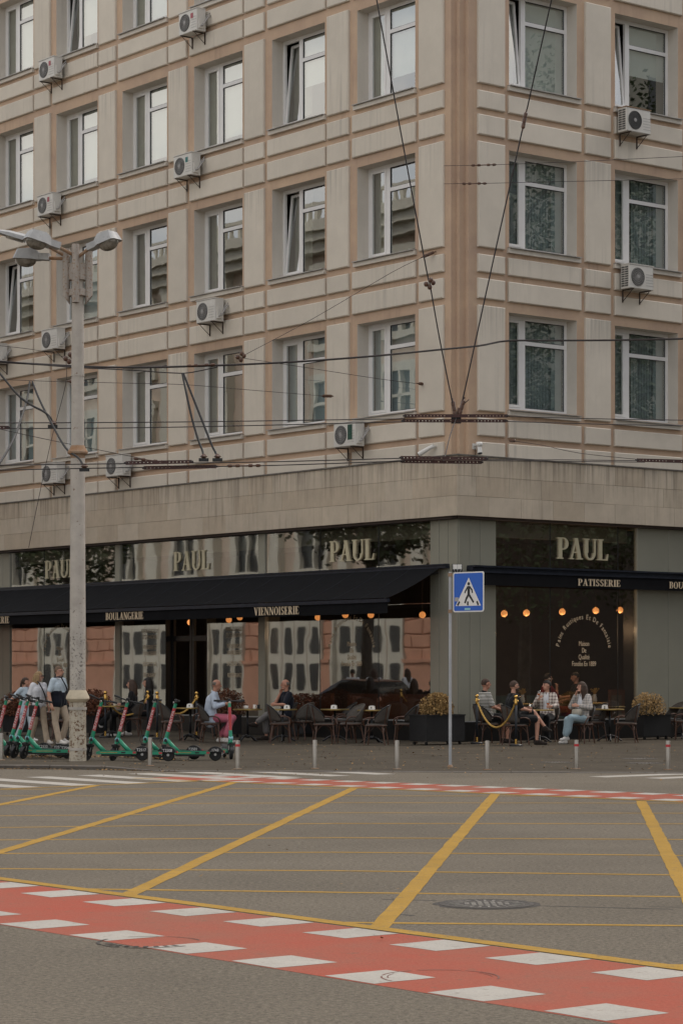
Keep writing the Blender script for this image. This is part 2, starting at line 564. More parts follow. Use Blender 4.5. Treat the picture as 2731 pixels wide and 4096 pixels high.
M['iron'] = mat('manhole_iron', (0.075, 0.065, 0.055), 0.65, 0.3, 9, metal=0.3, bump=0.3, bscale=40)
M['ironlight'] = mat('worn_manhole_iron', (0.27, 0.25, 0.22), 0.5, 0.3, 12, metal=0.3)
M['patch'] = mat('tar_patch', (0.062, 0.054, 0.046), 0.9, 0.2, 3, bump=0.4, bscale=60)
M['green'] = mat('scooter_green', (0.012, 0.245, 0.135), 0.35, 0.08, 6, spec=0.5)
M['stick'] = mat('scooter_red_sticker', (0.42, 0.045, 0.05), 0.5, 0.08, 6)
M['print'] = mat('white_print', (0.72, 0.70, 0.68), 0.6, 0.03, 6)
M['cyan'] = mat('pale_blue_sticker', (0.25, 0.52, 0.58), 0.5, 0.1, 20)
M['chrome'] = mat('fork_metal', (0.42, 0.41, 0.40), 0.3, 0.1, 9, metal=0.8)
M['rattan'] = mat('woven_rattan', (0.085, 0.071, 0.060), 0.75, 0.25, 60, bump=0.8, bscale=90)
M['rattanpale'] = mat('woven_rattan_pale', (0.12, 0.105, 0.09), 0.75, 0.25, 60, bump=0.8, bscale=90)
M['bamboo'] = mat('brown_bamboo_tube', (0.085, 0.036, 0.020), 0.4, 0.3, 14, spec=0.5)
M['woodtop'] = mat('dark_table_top', (0.07, 0.042, 0.02), 0.3, 0.2, 6)
M['brass'] = mat('polished_brass', (0.62, 0.38, 0.11), 0.22, 0.06, 6, metal=1.0)
M['brassrim'] = mat('brass_table_rim', (0.42, 0.30, 0.11), 0.35, 0.1, 6, metal=0.8)
M['rope'] = mat('gold_rope', (0.52, 0.315, 0.075), 0.8, 0.2, 30, bump=0.8, bscale=80)
M['velvetpost'] = mat('dark_blue_post', (0.012, 0.016, 0.022), 0.5, 0.1, 9)
M['china'] = mat('white_china', (0.74, 0.72, 0.68), 0.3, 0.03, 8)
M['planter'] = mat('black_planter', (0.012, 0.012, 0.013), 0.6, 0.2, 5, bump=0.2, bscale=60)
M['drybush'] = mat('dry_golden_foliage', (0.36, 0.225, 0.085), 0.85, 0.35, 9)
M['redbush'] = mat('dry_rust_red_foliage', (0.135, 0.045, 0.020), 0.85, 0.35, 9)
M['stem'] = mat('bush_stem', (0.06, 0.04, 0.025), 0.9, 0.2, 9)
M['leaf'] = mat('fallen_leaf', (0.26, 0.15, 0.055), 0.8, 0.35, 4)
M['acwhite'] = mat('air_conditioner_casing', (0.62, 0.60, 0.56), 0.5, 0.06, 3, streak=((0.3, 0.26, 0.2), 0.5))
M['acdark'] = mat('air_conditioner_grille', (0.085, 0.085, 0.083), 0.55, 0.2, 20)
M['acgrey'] = mat('fan_guard_grey', (0.33, 0.32, 0.31), 0.5, 0.1, 8)
M['bracket'] = mat('rusty_black_bracket', (0.07, 0.048, 0.036), 0.8, 0.4, 9)
M['wire'] = mat('overhead_wire_dark', (0.030, 0.024, 0.024), 0.6, 0.1, 5)
M['bar'] = mat('oxide_red_insulator_bar', (0.060, 0.024, 0.020), 0.6, 0.3, 6)
M['insul'] = mat('brown_insulator', (0.11, 0.055, 0.035), 0.35, 0.3, 15)
M['camwhite'] = mat('white_camera_housing', (0.66, 0.65, 0.62), 0.35, 0.04, 6)
M['bark'] = mat('tree_bark', (0.09, 0.075, 0.06), 0.9, 0.3, 6, bump=0.6, bscale=20)
M['foliage'] = mat('green_foliage', (0.075, 0.100, 0.045), 0.7, 0.4, 3)
M['salmon'] = mat('salmon_plaster', (0.54, 0.29, 0.195), 0.85, 0.08, 1.5, bump=0.1, bscale=30)
M['paleupper'] = mat('pale_upper_wall', (0.56, 0.46, 0.37), 0.85, 0.08, 1.5)
M['creamdoor'] = mat('cream_painted_door', (0.60, 0.57, 0.48), 0.6, 0.05, 2)
M['darkpane'] = mat('dark_window_pane', (0.035, 0.038, 0.04), 0.08, 0.1, 3)
M['greypaint'] = mat('grey_tube', (0.36, 0.37, 0.385), 0.5, 0.1, 5, speck=((0.2, 0.08, 0.04), 14, 0.7, 0.8))
M['velvet'] = mat('green_velvet', (0.055, 0.085, 0.070), 0.85, 0.2, 6, sheen=0.4)
M['leather'] = mat('rust_brown_banquette', (0.115, 0.036, 0.014), 0.5, 0.15, 3)
M['skin'] = mat('skin', (0.50, 0.265, 0.185), 0.55, 0.06, 12)
M['skintan'] = mat('tanned_skin', (0.40, 0.195, 0.13), 0.55, 0.06, 12)
for nm, c in (('tee_white', (.66, .66, .68)), ('shirt_blue', (.45, .51, .60)), ('navy', (.010, .012, .020)), ('blackcloth', (.011, .011, .012)),
              ('khaki', (.42, .335, .25)), ('pink', (.46, .125, .175)), ('jeans', (.30, .40, .45)), ('palejeans', (.50, .56, .60)),
              ('greytrouser', (.15, .14, .135)), ('redcloth', (.22, .018, .022)), ('bluecloth', (.30, .46, .50)), ('shoe', (.62, .59, .55)),
              ('bagbeige', (.42, .385, .32)), ('polopale', (.46, .54, .60)), ('polowhite', (.68, .69, .72)), ('pinkstrap', (.6, .33, .34)), ('darkshoe', (.03, .022, .018))):
    M[nm] = mat('fabric_' + nm if 'shoe' not in nm else nm, c, 0.88, 0.10, 9, bump=0.35, bscale=14, spec=0.2, sheen=0.1)
for nm, c in (('hair_blonde', (.34, .22, .105)), ('hair_brown', (.06, .033, .02)), ('hair_dark', (.014, .010, .008)), ('hair_grey', (.17, .14, .115)), ('hair_light', (.16, .10, .06))):
    M[nm] = mat(nm, c, 0.6, 0.3, 14, bump=0.5, bscale=60, stretch=(3, 3, .6))
M['stripe'] = cloth('striped_knit', (.60, .58, .53), (.012, .012, .014), 'stripe', 30)
M['plaid'] = cloth('checked_flannel', (.58, .52, .46), (.16, .115, .11), 'check', 13)
M['plaid2'] = cloth('checked_tweed', (.46, .42, .38), (.22, .215, .22), 'check', 17)
# ------------------------------------------------------------------ site geometry (metres; camera stands at the origin, looking along +y)
TH = radians(38.2)
uL = Vector((-sin(TH), cos(TH), 0))      # left facade runs this way from the corner
uR = Vector((cos(TH), sin(TH), 0))       # right facade runs this way
nL = Vector((-cos(TH), -sin(TH), 0))
nR = Vector((sin(TH), -cos(TH), 0))
P0 = Vector((2.79, 58.0, 0))
def FL(t, o, z): return P0 + uL * t + nL * o + Vector((0, 0, z))
def FR(t, o, z): return P0 + uR * t + nR * o + Vector((0, 0, z))
RZL = math.atan2(-uL.y, -uL.x)           # local frame on a facade: x right, y inward, z up
RZR = math.atan2(uR.y, uR.x)
def LL(x, y, z): return FL(-x, -y, z)    # (x right, y inward)
def LR(x, y, z): return FR(x, -y, z)

# ------------------------------------------------------------------ ground
mb = MB()
mb.quad((-500, -60, 0), (500, -60, 0), (500, 900, 0), (-500, 900, 0))
road = mb.build('road', M['road'], kind='structure')

def sm(a, b, x):
    t = min(1, max(0, (x - a) / (b - a)))
    return t * t * (3 - 2 * t)
def ph(x): return 0.014 + 0.052 * (1 - sm(-4.0, -2.9, x))
def gp(x, y, dz=0.0):
    """point on the pavement that stands where (x, y, 0) was surveyed"""
    z = ph(x)
    k = (1.683 - z) / 1.683
    return Vector((x * k, y * k, ph(x * k) + dz))
KERB = [(-120, 44.0), (-30, 43.2), (-12, 42.5), (-6, 42.2), (-5, 42.02), (-4.2, 41.8), (-3.7, 41.5), (-3.2, 41.1), (-2.8, 41.02), (-0.3, 40.95), (2.2, 40.6), (5.7, 40.35), (14, 40.0), (40, 41), (120, 60)]
mb = MB()
ys = [0, 1, 3, 8, 20, 60, 200]
vs = []
for x, y in KERB:
    for d in ys:
        vs.append((x, y + 0.14 + d, ph(x)))
n = len(ys)
mb.add(vs, [(i * n + j, (i + 1) * n + j, (i + 1) * n + j + 1, i * n + j + 1) for i in range(len(KERB) - 1) for j in range(n - 1)])
pavement = mb.build('pavement', M['pave'], kind='structure')

def kerb_at(x):
    for (x0, y0), (x1, y1) in zip(KERB, KERB[1:]):
        if x0 <= x <= x1:
            return y0 + (y1 - y0) * (x - x0) / (x1 - x0)
kerb = bpy.data.objects.new('kerb', None)
COL.objects.link(kerb)
kerb['kind'] = 'structure'
x = -10.0
while x < 9:
    w = 0.98
    a, b = x + 0.006, x + w
    h = 0.004 + R.uniform(-.002, .004)
    v = []
    for z in (-0.02, 1):
        for q, dy in ((a, 0), (b, 0), (b, .15), (a, .15)):
            zz = -0.02 if z < 0 else max(ph(q), 0.012) + h - (0.012 if dy == 0 else 0)
            v.append((q, kerb_at(q) + dy, zz))
    MB().add(v, [(0, 3, 2, 1), (4, 5, 6, 7), (0, 1, 5, 4), (1, 2, 6, 5), (2, 3, 7, 6), (3, 0, 4, 7)]).build('kerb_stone', M['kerb'], kerb)
    x += w + 0.008

def clip(poly, planes):
    for (nx, ny, c) in planes:                 # keep nx*x + ny*y <= c
        outp = []
        for i in range(len(poly)):
            p, q = poly[i], poly[(i + 1) % len(poly)]
            dp, dq = nx * p[0] + ny * p[1] - c, nx * q[0] + ny * q[1] - c
            if dp <= 0:
                outp.append(p)
            if dp * dq < 0:
                k = dp / (dp - dq)
                outp.append((p[0] + (q[0] - p[0]) * k, p[1] + (q[1] - p[1]) * k))
        poly = outp
        if len(poly) < 3:
            return []
    return poly
def rough(poly, step=.22, amp=.006):
    out_ = []
    for a, b in zip(poly, poly[1:] + poly[:1]):
        d = Vector((b[0] - a[0], b[1] - a[1]))
        n_ = max(1, min(60, int(d.length / step)))
        e = Vector((-d.y, d.x)).normalized() if d.length > 1e-6 else Vector((0, 0))
        for i in range(n_):
            w = R.uniform(-amp, amp)
            out_.append((a[0] + d.x * i / n_ + e.x * w, a[1] + d.y * i / n_ + e.y * w))
    return out_
def flat(name, poly, z, m, parent=None, kind=None):
    if m in (M['white'], M['yellow']):
        poly = rough(poly, .12 if m is M['white'] else .35)
    return MB().add([(px_, py_, z) for px_, py_ in poly], [tuple(range(len(poly)))]).build(name, m, parent, kind=kind)
def AP(a, p):                                  # along the near cycle lane, across it
    return (nR.x * a + uR.x * p, nR.y * a + uR.y * p)

# near and far cycle lanes: red strip with two rows of white squares
near = flat('cycle_lane', [AP(-60, 8.2), AP(-2, 8.2), AP(-2, 9.93), AP(-60, 9.93)], 0.0015, M['red'], kind='structure')
def square(parent, c, d, e, s, z):
    h = s / 2
    p = [(c[0] + d[0] * h * i + e[0] * h * j, c[1] + d[1] * h * i + e[1] * h * j) for i, j in ((-1, -1), (1, -1), (1, 1), (-1, 1))]
    flat('white_square', p, z, M['white'], parent)
for k in range(-14, 9):
    square(near, AP(-13.12 + 0.886 * k, 9.70), nR, uR, 0.44, 0.003)
    square(near, AP(-13.04 + 0.886 * k, 8.44), nR, uR, 0.44, 0.003)
fd = (nR + uR * 0.16).normalized()
fe = Vector((-fd.y, fd.x, 0))
def FP(a, p):
    q = Vector((*AP(-29.27, 23.12), 0)) + fd * a + fe * p
    return (q.x, q.y)
# (fe points away from the camera)
far = flat('cycle_lane', [FP(-3.2, -1.27), FP(14, -1.27), FP(14, 0.27), FP(-3.2, 0.27)], 0.0015, M['red'], kind='structure')
for k in range(-4, 19):
    square(far, FP(0.705 * k, 0.06), fd, fe, 0.40, 0.003)
    square(far, FP(1.05 + 0.715 * (k - 0), -1.06), fd, fe, 0.40, 0.003)

# yellow box junction
box_planes = [(-uR.x, -uR.y, -10.03), (-0.70, 0.72, -0.70 * -2.17 + 0.72 * 37.5 - 0.02)]
fb = Vector((*AP(-28.54, 21.88), 0)); fb2 = Vector((*AP(-21.83, 22.72), 0))
q = (fb2 - fb).normalized()
box_planes.append((-q.y, q.x, -q.y * fb.x + q.x * fb.y))
def strip(a, b, w):
    a, b = Vector((*a, 0)), Vector((*b, 0))
    d = (b - a).normalized()
    e = Vector((-d.y, d.x, 0)) * (w / 2)
    return [tuple((p)[:2]) for p in (a - e, b - e, b + e, a + e)]
box = flat('yellow_box_junction', strip(AP(-60, 10.03), AP(-2, 10.03), 0.145), 0.0035, M['yellow'], kind='structure')
flat('yellow_line', strip(FP(-3.3, -1.40), FP(14, -1.40), 0.12), 0.0036, M['yellow'], box)
flat('yellow_line', strip((-2.10, 37.55), (-12, 27.9), 0.12), 0.0036, M['yellow'], box)
TL = [((2.072, 32.98), (0.236, 15.85)), ((0.218, 35.489), (-1.592, 18.488)), ((-1.628, 37.102), (-3.192, 22.674)), ((-3.715, 35.489), (-4.336, 30.802)), ((3.942, 32.01), (2.704, 19.206)), ((5.85, 31.5), (4.55, 19.2))]
for a, b in TL:
    d = (b[0] - a[0], b[1] - a[1])
    p = clip(strip((a[0] - d[0] * .5, a[1] - d[1] * .5), (b[0] + d[0] * .6, b[1] + d[1] * .6), 0.135), box_planes)
    if p:
        flat('yellow_line', p, 0.0028, M['yellow'], box)
for l, m_, r in ((34.8, 35.1, 35.2), (32.98, 32.98, 32.9), (30.86, 31.24, 31.14), (28.39, 29.0, 28.92), (26.25, 26.96, 26.88), (24.31, 24.63, 24.37), (22.49, 22.65, 22.24), (20.75, 20.54, 20.09), (18.9, 18.53, 18.15), (16.7, 16.29, 16.08), (14.4, 14.1, 13.9)):
    pts = [(-9 , l - .15), (-4.4 * l / 31, l), (-0.1, m_), (4.4 * r / 31, r), (9, r - .2)]
    vs, fs = [], []
    for a, b in zip(pts, pts[1:]):
        p = clip(strip(a, b, 0.088), box_planes)
        if p:
            fs.append(tuple(range(len(vs), len(vs) + len(p))))
            vs += [(x_, y_, 0.0015 + 0.0006 * (len(fs) % 2)) for x_, y_ in p]
    if fs:
        MB().add(vs, fs).build('yellow_line', M['yellow'], box)

# thin sealed cracks in the asphalt
for pts in ([(2.2, 17.4), (3.1, 17.2), (4.2, 17.35), (5.5, 17.1)], [(-6.5, 27.2), (-5.0, 27.0), (-3.8, 27.4), (-2.2, 27.1)], [(3.0, 30.2), (3.6, 29.0), (3.5, 27.6)]):
    for a, b in zip(pts, pts[1:]):
        flat('sealed_crack', rough(strip(a, b, .022), .15, .008), 0.0008, M['patch'], road)
# zebra crossings
zeb = bpy.data.objects.new('zebra_crossing', None); COL.objects.link(zeb); zeb['kind'] = 'structure'
for k in range(-6, 5):
    e = Vector((-2.30 + .76 * k, 37.35 + .65 * k, 0))
    b = e + Vector((-.622, .783, 0)) * 2.95
    p = clip(strip((e.x, e.y), (b.x, b.y), 0.44), [(0, 1, 40.9 if e.x > -2.2 else 41.6)])
    if p:
        flat('white_stripe', p, 0.0018, M['white'], zeb)
zeb2 = bpy.data.objects.new('zebra_crossing', None); COL.objects.link(zeb2); zeb2['kind'] = 'structure'
for k in range(5):
    e = Vector((4.1, 38.95, 0)) + Vector((.62, -.40, 0)) * k * 1.35
    b = e + uR * 3.6
    p = clip(strip((e.x, e.y), (b.x, b.y), 0.42), [(0, 1, 40.15)])
    if p:
        flat('white_stripe', p, 0.0018, M['white'], zeb2)

# ------------------------------------------------------------------ corner building
BL = thing('corner_building', 'five-storey corner office building with cream panels on ochre plaster above a dark café front', 'building', tuple(P0))
def inb(o):
    """keep world placement while parenting to the building"""
    o.parent = BL
    o.location = Vector(o.location) - P0
    return o
def bpart(mb_, name, m, smooth=False):
    return inb(mb_.build(name, m, None, smooth))
BASE = [6.75, 10.70, 14.65, 18.66]
TOP = 23.4
NL_, NR_ = 7, 4
LEND, REND = 1.53 + 3.597 * NL_ + .6, 1.58 + 3.6 * NR_ + .6
openL = [(1.60 + 3.597 * k, 3.87 + 3.597 * k) for k in range(NL_)]
openR = [(1.635 + 3.6 * k, 3.905 + 3.6 * k) for k in range(NR_)]
def wall(F, t0, t1, opens):
    mb_ = MB()
    ts = sorted({t0, t1, *[v for o in opens for v in o]})
    zs = sorted({6.6, TOP, *[b + h for b in BASE for h in (1.35, 3.70)]})
    for a, b in zip(ts, ts[1:]):
        for c, d in zip(zs, zs[1:]):
            mid, mz = (a + b) / 2, (c + d) / 2
            if any(o[0] < mid < o[1] for o in opens) and any(h + 1.35 < mz < h + 3.70 for h in BASE):
                continue
            mb_.quad(F(a, 0, c), F(b, 0, c), F(b, 0, d), F(a, 0, d))
    return mb_
bpart(wall(FL, .26, LEND, openL), 'plaster_wall', M['ochre'])
bpart(wall(FR, .32, REND, openR), 'plaster_wall', M['ochre'])
# stepped corner pilaster
mb = MB()
prof = [(.26, 0), (.26, .15), (.13, .15), (.13, .32), (0, .32)]
pts = [P0 + uL * a + uR * b for a, b in prof]
for a, b in zip(pts, pts[1:]):
    mb.quad((a.x, a.y, 6.6), (b.x, b.y, 6.6), (b.x, b.y, TOP), (a.x, a.y, TOP))
bpart(mb, 'corner_pilaster', M['ochre'])
# cream panels: one mesh per size, shared
PM = {}
def panel(side, t0, t1, z0, z1, name):
    key = (round(t1 - t0, 3), round(z1 - z0, 3))
    if key not in PM:
        me = MB().bevbox(lambda t, o, z: (t, -o, z), 0, key[0], 0, 0.075, 0, key[1], 0.022).mesh('panel')
        me.materials.append(M['cream'])
        bm = bmesh.new(); bm.from_mesh(me); bmesh.ops.recalc_face_normals(bm, faces=bm.faces); bm.to_mesh(me); bm.free()
        PM[key] = me
    o = bpy.data.objects.new(name, PM[key])
    COL.objects.link(o)
    o.location = FL(t1, 0, z0) if side == 'L' else FR(t0, 0, z0)
    o.rotation_euler = (0, 0, RZL if side == 'L' else RZR)
    inb(o)
for side, n in (('L', NL_), ('R', NR_)):
    pit, l0, l1 = (3.597, 1.53, 4.015) if side == 'L' else (3.6, 1.58, 4.015)
    p0, p1 = (4.165, 5.045) if side == 'L' else (4.153, 5.041)
    for b in BASE:
        rows = [(0, .49), (.64, 1.07)]
        for z0, z1 in rows:
            if b < 7 and z0 == 0:
                z0 = .12
            for k in range(n):
                panel(side, l0 + pit * k, l1 + pit * k, b + z0, b + z1, 'spandrel_panel')
                panel(side, p0 + pit * k, p1 + pit * k, b + z0, b + z1, 'pier_panel')
            panel(side, *((.49, 1.405) if side == 'L' else (.59, 1.46)), b + z0, b + z1, 'pier_panel')
        for k in range(n):
            panel(side, p0 + pit * k, p1 + pit * k, b + 1.24, b + 3.79, 'pier_panel')
        panel(side, *((.49, 1.405) if side == 'L' else (.59, 1.46)), b + 1.24, b + 3.79, 'pier_panel')

# windows -----------------------------------------------------------
def winpart(name, mb_, m, parent, smooth=False):
    return mb_.build(name, m, parent, smooth)
WW, WH = 2.27, 2.35
def idf(t, o, z): return (t, o, z)
def make_window(kind, tilt, drop=1.0):
    mb_ = MB()
    Y0, Y1 = .36, .43
    for a, b, c, d in ((0, .085, 0, WH), (WW - .085, WW, 0, WH), (.085, WW - .085, 0, .10), (.085, WW - .085, WH - .09, WH), (.71, .86, .10, WH - .09), (.86, WW - .085, 1.66, 1.755)):
        mb_.box((a, Y0, c), (b, Y1, d))
    w = mb_.build('window', M['pvc'])
    r = MB()
    r.quad((0, 0, 0), (0, .42, 0), (0, .42, WH), (0, 0, WH))
    r.quad((WW, 0, 0), (WW, .42, 0), (WW, .42, WH), (WW, 0, WH))
    r.quad((0, 0, WH), (0, .42, WH), (WW, .42, WH), (WW, 0, WH))
    r.quad((0, 0, 0), (0, .42, 0), (WW, .42, 0), (WW, 0, 0))
    r.build('reveal', M['reveal'], w)
    # tilting sash
    s = MB()
    sx0, sx1, sz0, sz1 = .09, .705, .105, WH - .095
    for a, b, c, d in ((sx0, sx0 + .065, sz0, sz1), (sx1 - .065, sx1, sz0, sz1), (sx0 + .065, sx1 - .065, sz0, sz0 + .065), (sx0 + .065, sx1 - .065, sz1 - .065, sz1)):
        s.box((a, -.03, c - sz0), (b, .03, d - sz0))
    so_ = s.build('sash', M['pvc'], w)
    pn = MB().quad((sx0 + .06, 0, .06), (sx1 - .06, 0, .06), (sx1 - .06, 0, sz1 - sz0 - .06), (sx0 + .06, 0, sz1 - sz0 - .06)).build('pane', M['glass'], w)
    for o_ in (so_, pn):
        o_.location = (0, .385, sz0)
        o_.rotation_euler = (-radians(5.5) if tilt else 0, 0, 0)
    for a, b, c, d in ((.86, WW - .085, 1.755, WH - .09), (.86, WW - .085, .10, 1.66)):
        MB().quad((a, .395, c), (b, .395, c), (b, .395, d), (a, .395, d)).build('pane', M['glass'], w)
    g = MB()
    for a, b, c, d in ((.86, WW - .085, 1.755, WH - .09), (.86, WW - .085, .10, 1.66)):
        for e in ((a, a + .014, c, d), (b - .014, b, c, d), (a, b, c, c + .014), (a, b, d - .014, d)):
            g.box((e[0], .378, e[2]), (e[1], .392, e[3]))
    g.build('gasket', M['gasket'], w)
    # sill
    z = MB()
    z.add([(-.05, -.15, -.030), (WW + .05, -.15, -.030), (WW + .05, .36, .012), (-.05, .36, .012), (-.05, -.15, -.052), (WW + .05, -.15, -.052), (WW + .05, .36, -.01), (-.05, .36, -.01)],
          [(0, 1, 2, 3), (7, 6, 5, 4), (0, 4, 5, 1), (1, 5, 6, 2), (2, 6, 7, 3), (3, 7, 4, 0)])
    z.build('sill', M['sill'], w)
    MB().box((-.07, -.09, -.16), (WW + .07, -.001, -.054)).build('sill_ledge', M['reveal'], w)
    # what hangs behind the glass
    if kind == 'vertical':
        v = MB()
        x_ = .06
        while x_ < WW - .06:
            a_ = radians(11)
            v.quad((x_, .56 - .02, .08), (x_ + .118 * cos(a_), .56 + .118 * sin(a_) - .02, .08), (x_ + .118 * cos(a_), .56 + .118 * sin(a_) - .02, WH - .02), (x_, .56 - .02, WH - .02))
            x_ += .098
            if .78 < x_ < .95 and drop < 1:
                x_ += .25
        v.build('blind', M['blind'], w)
        cu = MB()
        cu.quad((WW - .42, .50, .05), (WW - .05, .50, .05), (WW - .05, .50, WH), (WW - .42, .50, WH))
        cu.build('curtain', M['blind'], w)
    elif kind == 'roller':
        zb = WH - (WH - .1) * drop
        MB().quad((.86, .46, zb), (WW - .08, .46, zb), (WW - .08, .46, WH - .02), (.86, .46, WH - .02)).build('blind', M['roller'], w)
        yb_ = .72 if tilt else .47
        MB().quad((.0, yb_, zb * .35), (.80, yb_, zb * .35), (.80, yb_, WH - .02), (.0, yb_, WH - .02)).build('blind', M['curtain'], w)
    else:
        v = MB()
        for x0, x1, s_ in ((.05, .62 if not tilt else .85, 0), (WW - .5, WW - .04, 1)):
            y0_ = .56 if s_ or not tilt else .72
            n_ = 18
            for i in range(n_):
                xa, xb = x0 + (x1 - x0) * i / n_, x0 + (x1 - x0) * (i + 1) / n_
                ya, yb = y0_ + .035 * sin(i * 1.7), y0_ + .035 * sin((i + 1) * 1.7)
                v.quad((xa, ya, .02), (xb, yb, .02), (xb, yb, WH), (xa, ya, WH))
        v.build('curtain', M['curtain'], w)
    return w
protos = {}
def put_window(side, k, fl, kind, tilt, drop=1.0):
    key = (kind, tilt, drop)
    if key not in protos:
        protos[key] = make_window(*key)
        w = protos[key]
    else:
        w = copy_tree(protos[key])
    t = openL[k][1] if side == 'L' else openR[k][0]
    w.location = (FL if side == 'L' else FR)(t, 0, BASE[fl] + 1.35)
    w.rotation_euler = (0, 0, RZL if side == 'L' else RZR)
    inb(w)
LW = {3: [('roller', 0, .8), ('roller', 0, .8), ('roller', 0, 1.), ('roller', 0, .92), ('roller', 1, .8), ('roller', 0, .92), ('roller', 0, 1.)],
      2: [('roller', 0, .8), ('roller', 1, .6), ('roller', 0, .92), ('roller', 0, .92), ('roller', 0, .92), ('roller', 0, 1.), ('roller', 0, .92)],
      1: [('curtain', 0, 1.), ('curtain', 1, 1.), ('curtain', 0, 1.), ('curtain', 0, 1.), ('vertical', 0, 1.), ('curtain', 1, 1.), ('curtain', 0, 1.)],
      0: [('vertical', 0, 1.), ('vertical', 0, .9), ('curtain', 0, 1.), ('curtain', 0, 1.), ('vertical', 0, 1.), ('vertical', 0, .9), ('vertical', 0, 1.)]}
RW = {3: [('roller', 0, 1.)] * 4, 2: [('roller', 1, 1.), ('roller', 1, .6), ('vertical', 0, 1.), ('roller', 0, .92)],
      1: [('vertical', 0, 1.), ('vertical', 0, .9), ('vertical', 0, 1.), ('vertical', 0, 1.)], 0: [('vertical', 0, 1.), ('vertical', 0, .9), ('vertical', 0, 1.), ('vertical', 0, .9)]}
for fl in range(4):
    for k in range(NL_):
        put_window('L', k, fl, *LW[fl][k])
    for k in range(NR_):
        put_window('R', k, fl, *RW[fl][k])
# storeys inside
def AB(a, b, z): return P0 + uL * a + uR * b + Vector((0, 0, z))
mb = MB()
for z0, z1 in ((6.9, 7.2), (10.85, 11.15), (14.8, 15.1), (18.8, 19.1), (22.7, 23.0)):
    vs = [AB(a, b, z) for z in (z0, z1) for a, b in ((.44, .44), (LEND, .44), (LEND, REND), (.44, REND))]
    mb.add(vs, [(0, 3, 2, 1), (4, 5, 6, 7), (0, 1, 5, 4), (1, 2, 6, 5), (2, 3, 7, 6), (3, 0, 4, 7)])
mb.quad(AB(4.2, 4.2, 6.9), AB(LEND, 4.2, 6.9), AB(LEND, 4.2, 23), AB(4.2, 4.2, 23))
mb.quad(AB(4.2, 4.2, 6.9), AB(4.2, REND, 6.9), AB(4.2, REND, 23), AB(4.2, 4.2, 23))
for k in range(0, NL_):
    a = 4.6 + 3.597 * k
    mb.quad(AB(a, .45, 6.9), AB(a, 4.2, 6.9), AB(a, 4.2, 23), AB(a, .45, 23))
for k in range(0, NR_):
    a = 4.6 + 3.6 * k
    mb.quad(AB(.45, a, 6.9), AB(4.2, a, 6.9), AB(4.2, a, 23), AB(.45, a, 23))
bpart(mb, 'office_partition', M['room'])
mb = MB()
mb.quad(AB(0, 0, TOP), AB(LEND, 0, TOP), AB(LEND, REND, TOP), AB(0, REND, TOP))
mb.quad(AB(LEND, 0, 0), AB(LEND, REND, 0), AB(LEND, REND, TOP), AB(LEND, 0, TOP))
mb.quad(AB(0, REND, 0), AB(LEND, REND, 0), AB(LEND, REND, TOP), AB(0, REND, TOP))
bpart(mb, 'back_wall', M['ochre'])

# stone fascia ------------------------------------------------------
mb = MB()
mb.fbox(FL, -.20, LEND, -.05, .205, 5.43, 6.83)
mb.fbox(FR, -.20, REND, -.05, .202, 5.43, 6.83)
bpart(mb, 'fascia_backing', M['stone3'])
SM_ = {}
def slab(side, t0, t1, z0, z1):
    key = (round(t1 - t0, 3), R.randrange(3))
    if key not in SM_:
        me = MB().bevbox(lambda t, o, z: (t, -o, z), 0, key[0], 0, .043, 0, z1 - z0, .004).mesh('slab')
        me.materials.append(M[('stone', 'stone2', 'stone3')[key[1]]])
        bm = bmesh.new(); bm.from_mesh(me); bmesh.ops.recalc_face_normals(bm, faces=bm.faces); bm.to_mesh(me); bm.free()
        SM_[key] = me
    o = bpy.data.objects.new('stone_slab', SM_[key])
    COL.objects.link(o)
    d = .207 + R.uniform(0, .003)
    o.location = FL(t1, d, z0) if side == 'L' else FR(t0, d, z0)
    o.rotation_euler = (0, 0, RZL if side == 'L' else RZR)
    inb(o)
for side, e in (('L', LEND), ('R', REND)):
    for r_ in range(3):
        z0 = 5.42 + .4767 * r_
        t = -.25 if side == 'L' else -.248
        first = True
        while t < e:
            w_ = (.60 if r_ % 2 else 1.0) if first else 1.06
            slab(side, t + .002, t + w_ - .002, z0 + .002, z0 + .4745)
            t += w_
            first = False
mb = MB()
mb.fbox(FL, -.27, LEND, -.02, .285, 6.852, 6.885)
mb.fbox(FR, -.27, REND, -.02, .282, 6.8535, 6.8865)
bpart(mb, 'ledge_flashing', M['lead'])
mb = MB()
mb.fbox(FL, -.19, LEND, -.02, .19, 5.36, 5.428)
mb.fbox(FR, -.19, REND, -.02, .188, 5.361, 5.427)
bpart(mb, 'soffit_strip', mat('soffit_brown', (.045, .030, .024), .6, .1, 5))

# shop front --------------------------------------------------------
def clad(side, t0, t1, z0=.5, z1=5.36, o0=-.12, o1=.012):
    F = FL if side == 'L' else FR
    mb_ = MB().bevbox(F, t0 + .006, t1 - .006, o0, o1, z0, z1, .004)
    bpart(mb_, 'cladding_panel', M['clad'])
for a, b in ((.012, .36), (.36, .684), (.684, 1.026), (7.777, 8.078), (14.79, 15.05), (20.97, 21.4), (21.4, 22.6)):
    clad('L', a, b)
for a, b in ((.014, .36), (.36, .684), (.684, 1.205), (6.016, 7.139), (7.139, 8.3), (8.3, 9.4)):
    clad('R', a, b)
mb = MB()
mb.fbox(FL, .0, LEND, -.30, .020, .005, .485)
mb.fbox(FR, .0, REND, -.30, .018, .006, .486)
bpart(mb, 'plinth', M['plinth'])
mb = MB()
mb.fbox(FL, .03, LEND, -.14, .026, .4865, .515)
mb.fbox(FR, .03, REND, -.14, .025, .4875, .516)
bpart(mb, 'plinth_trim', M['zinc'])
mb = MB()
for a, b, F in ((.0, 1.0, FL), (.0, 1.19, FR)):
    mb.fbox(F, a + .02, b, -.6, -.14, .49, 5.3)
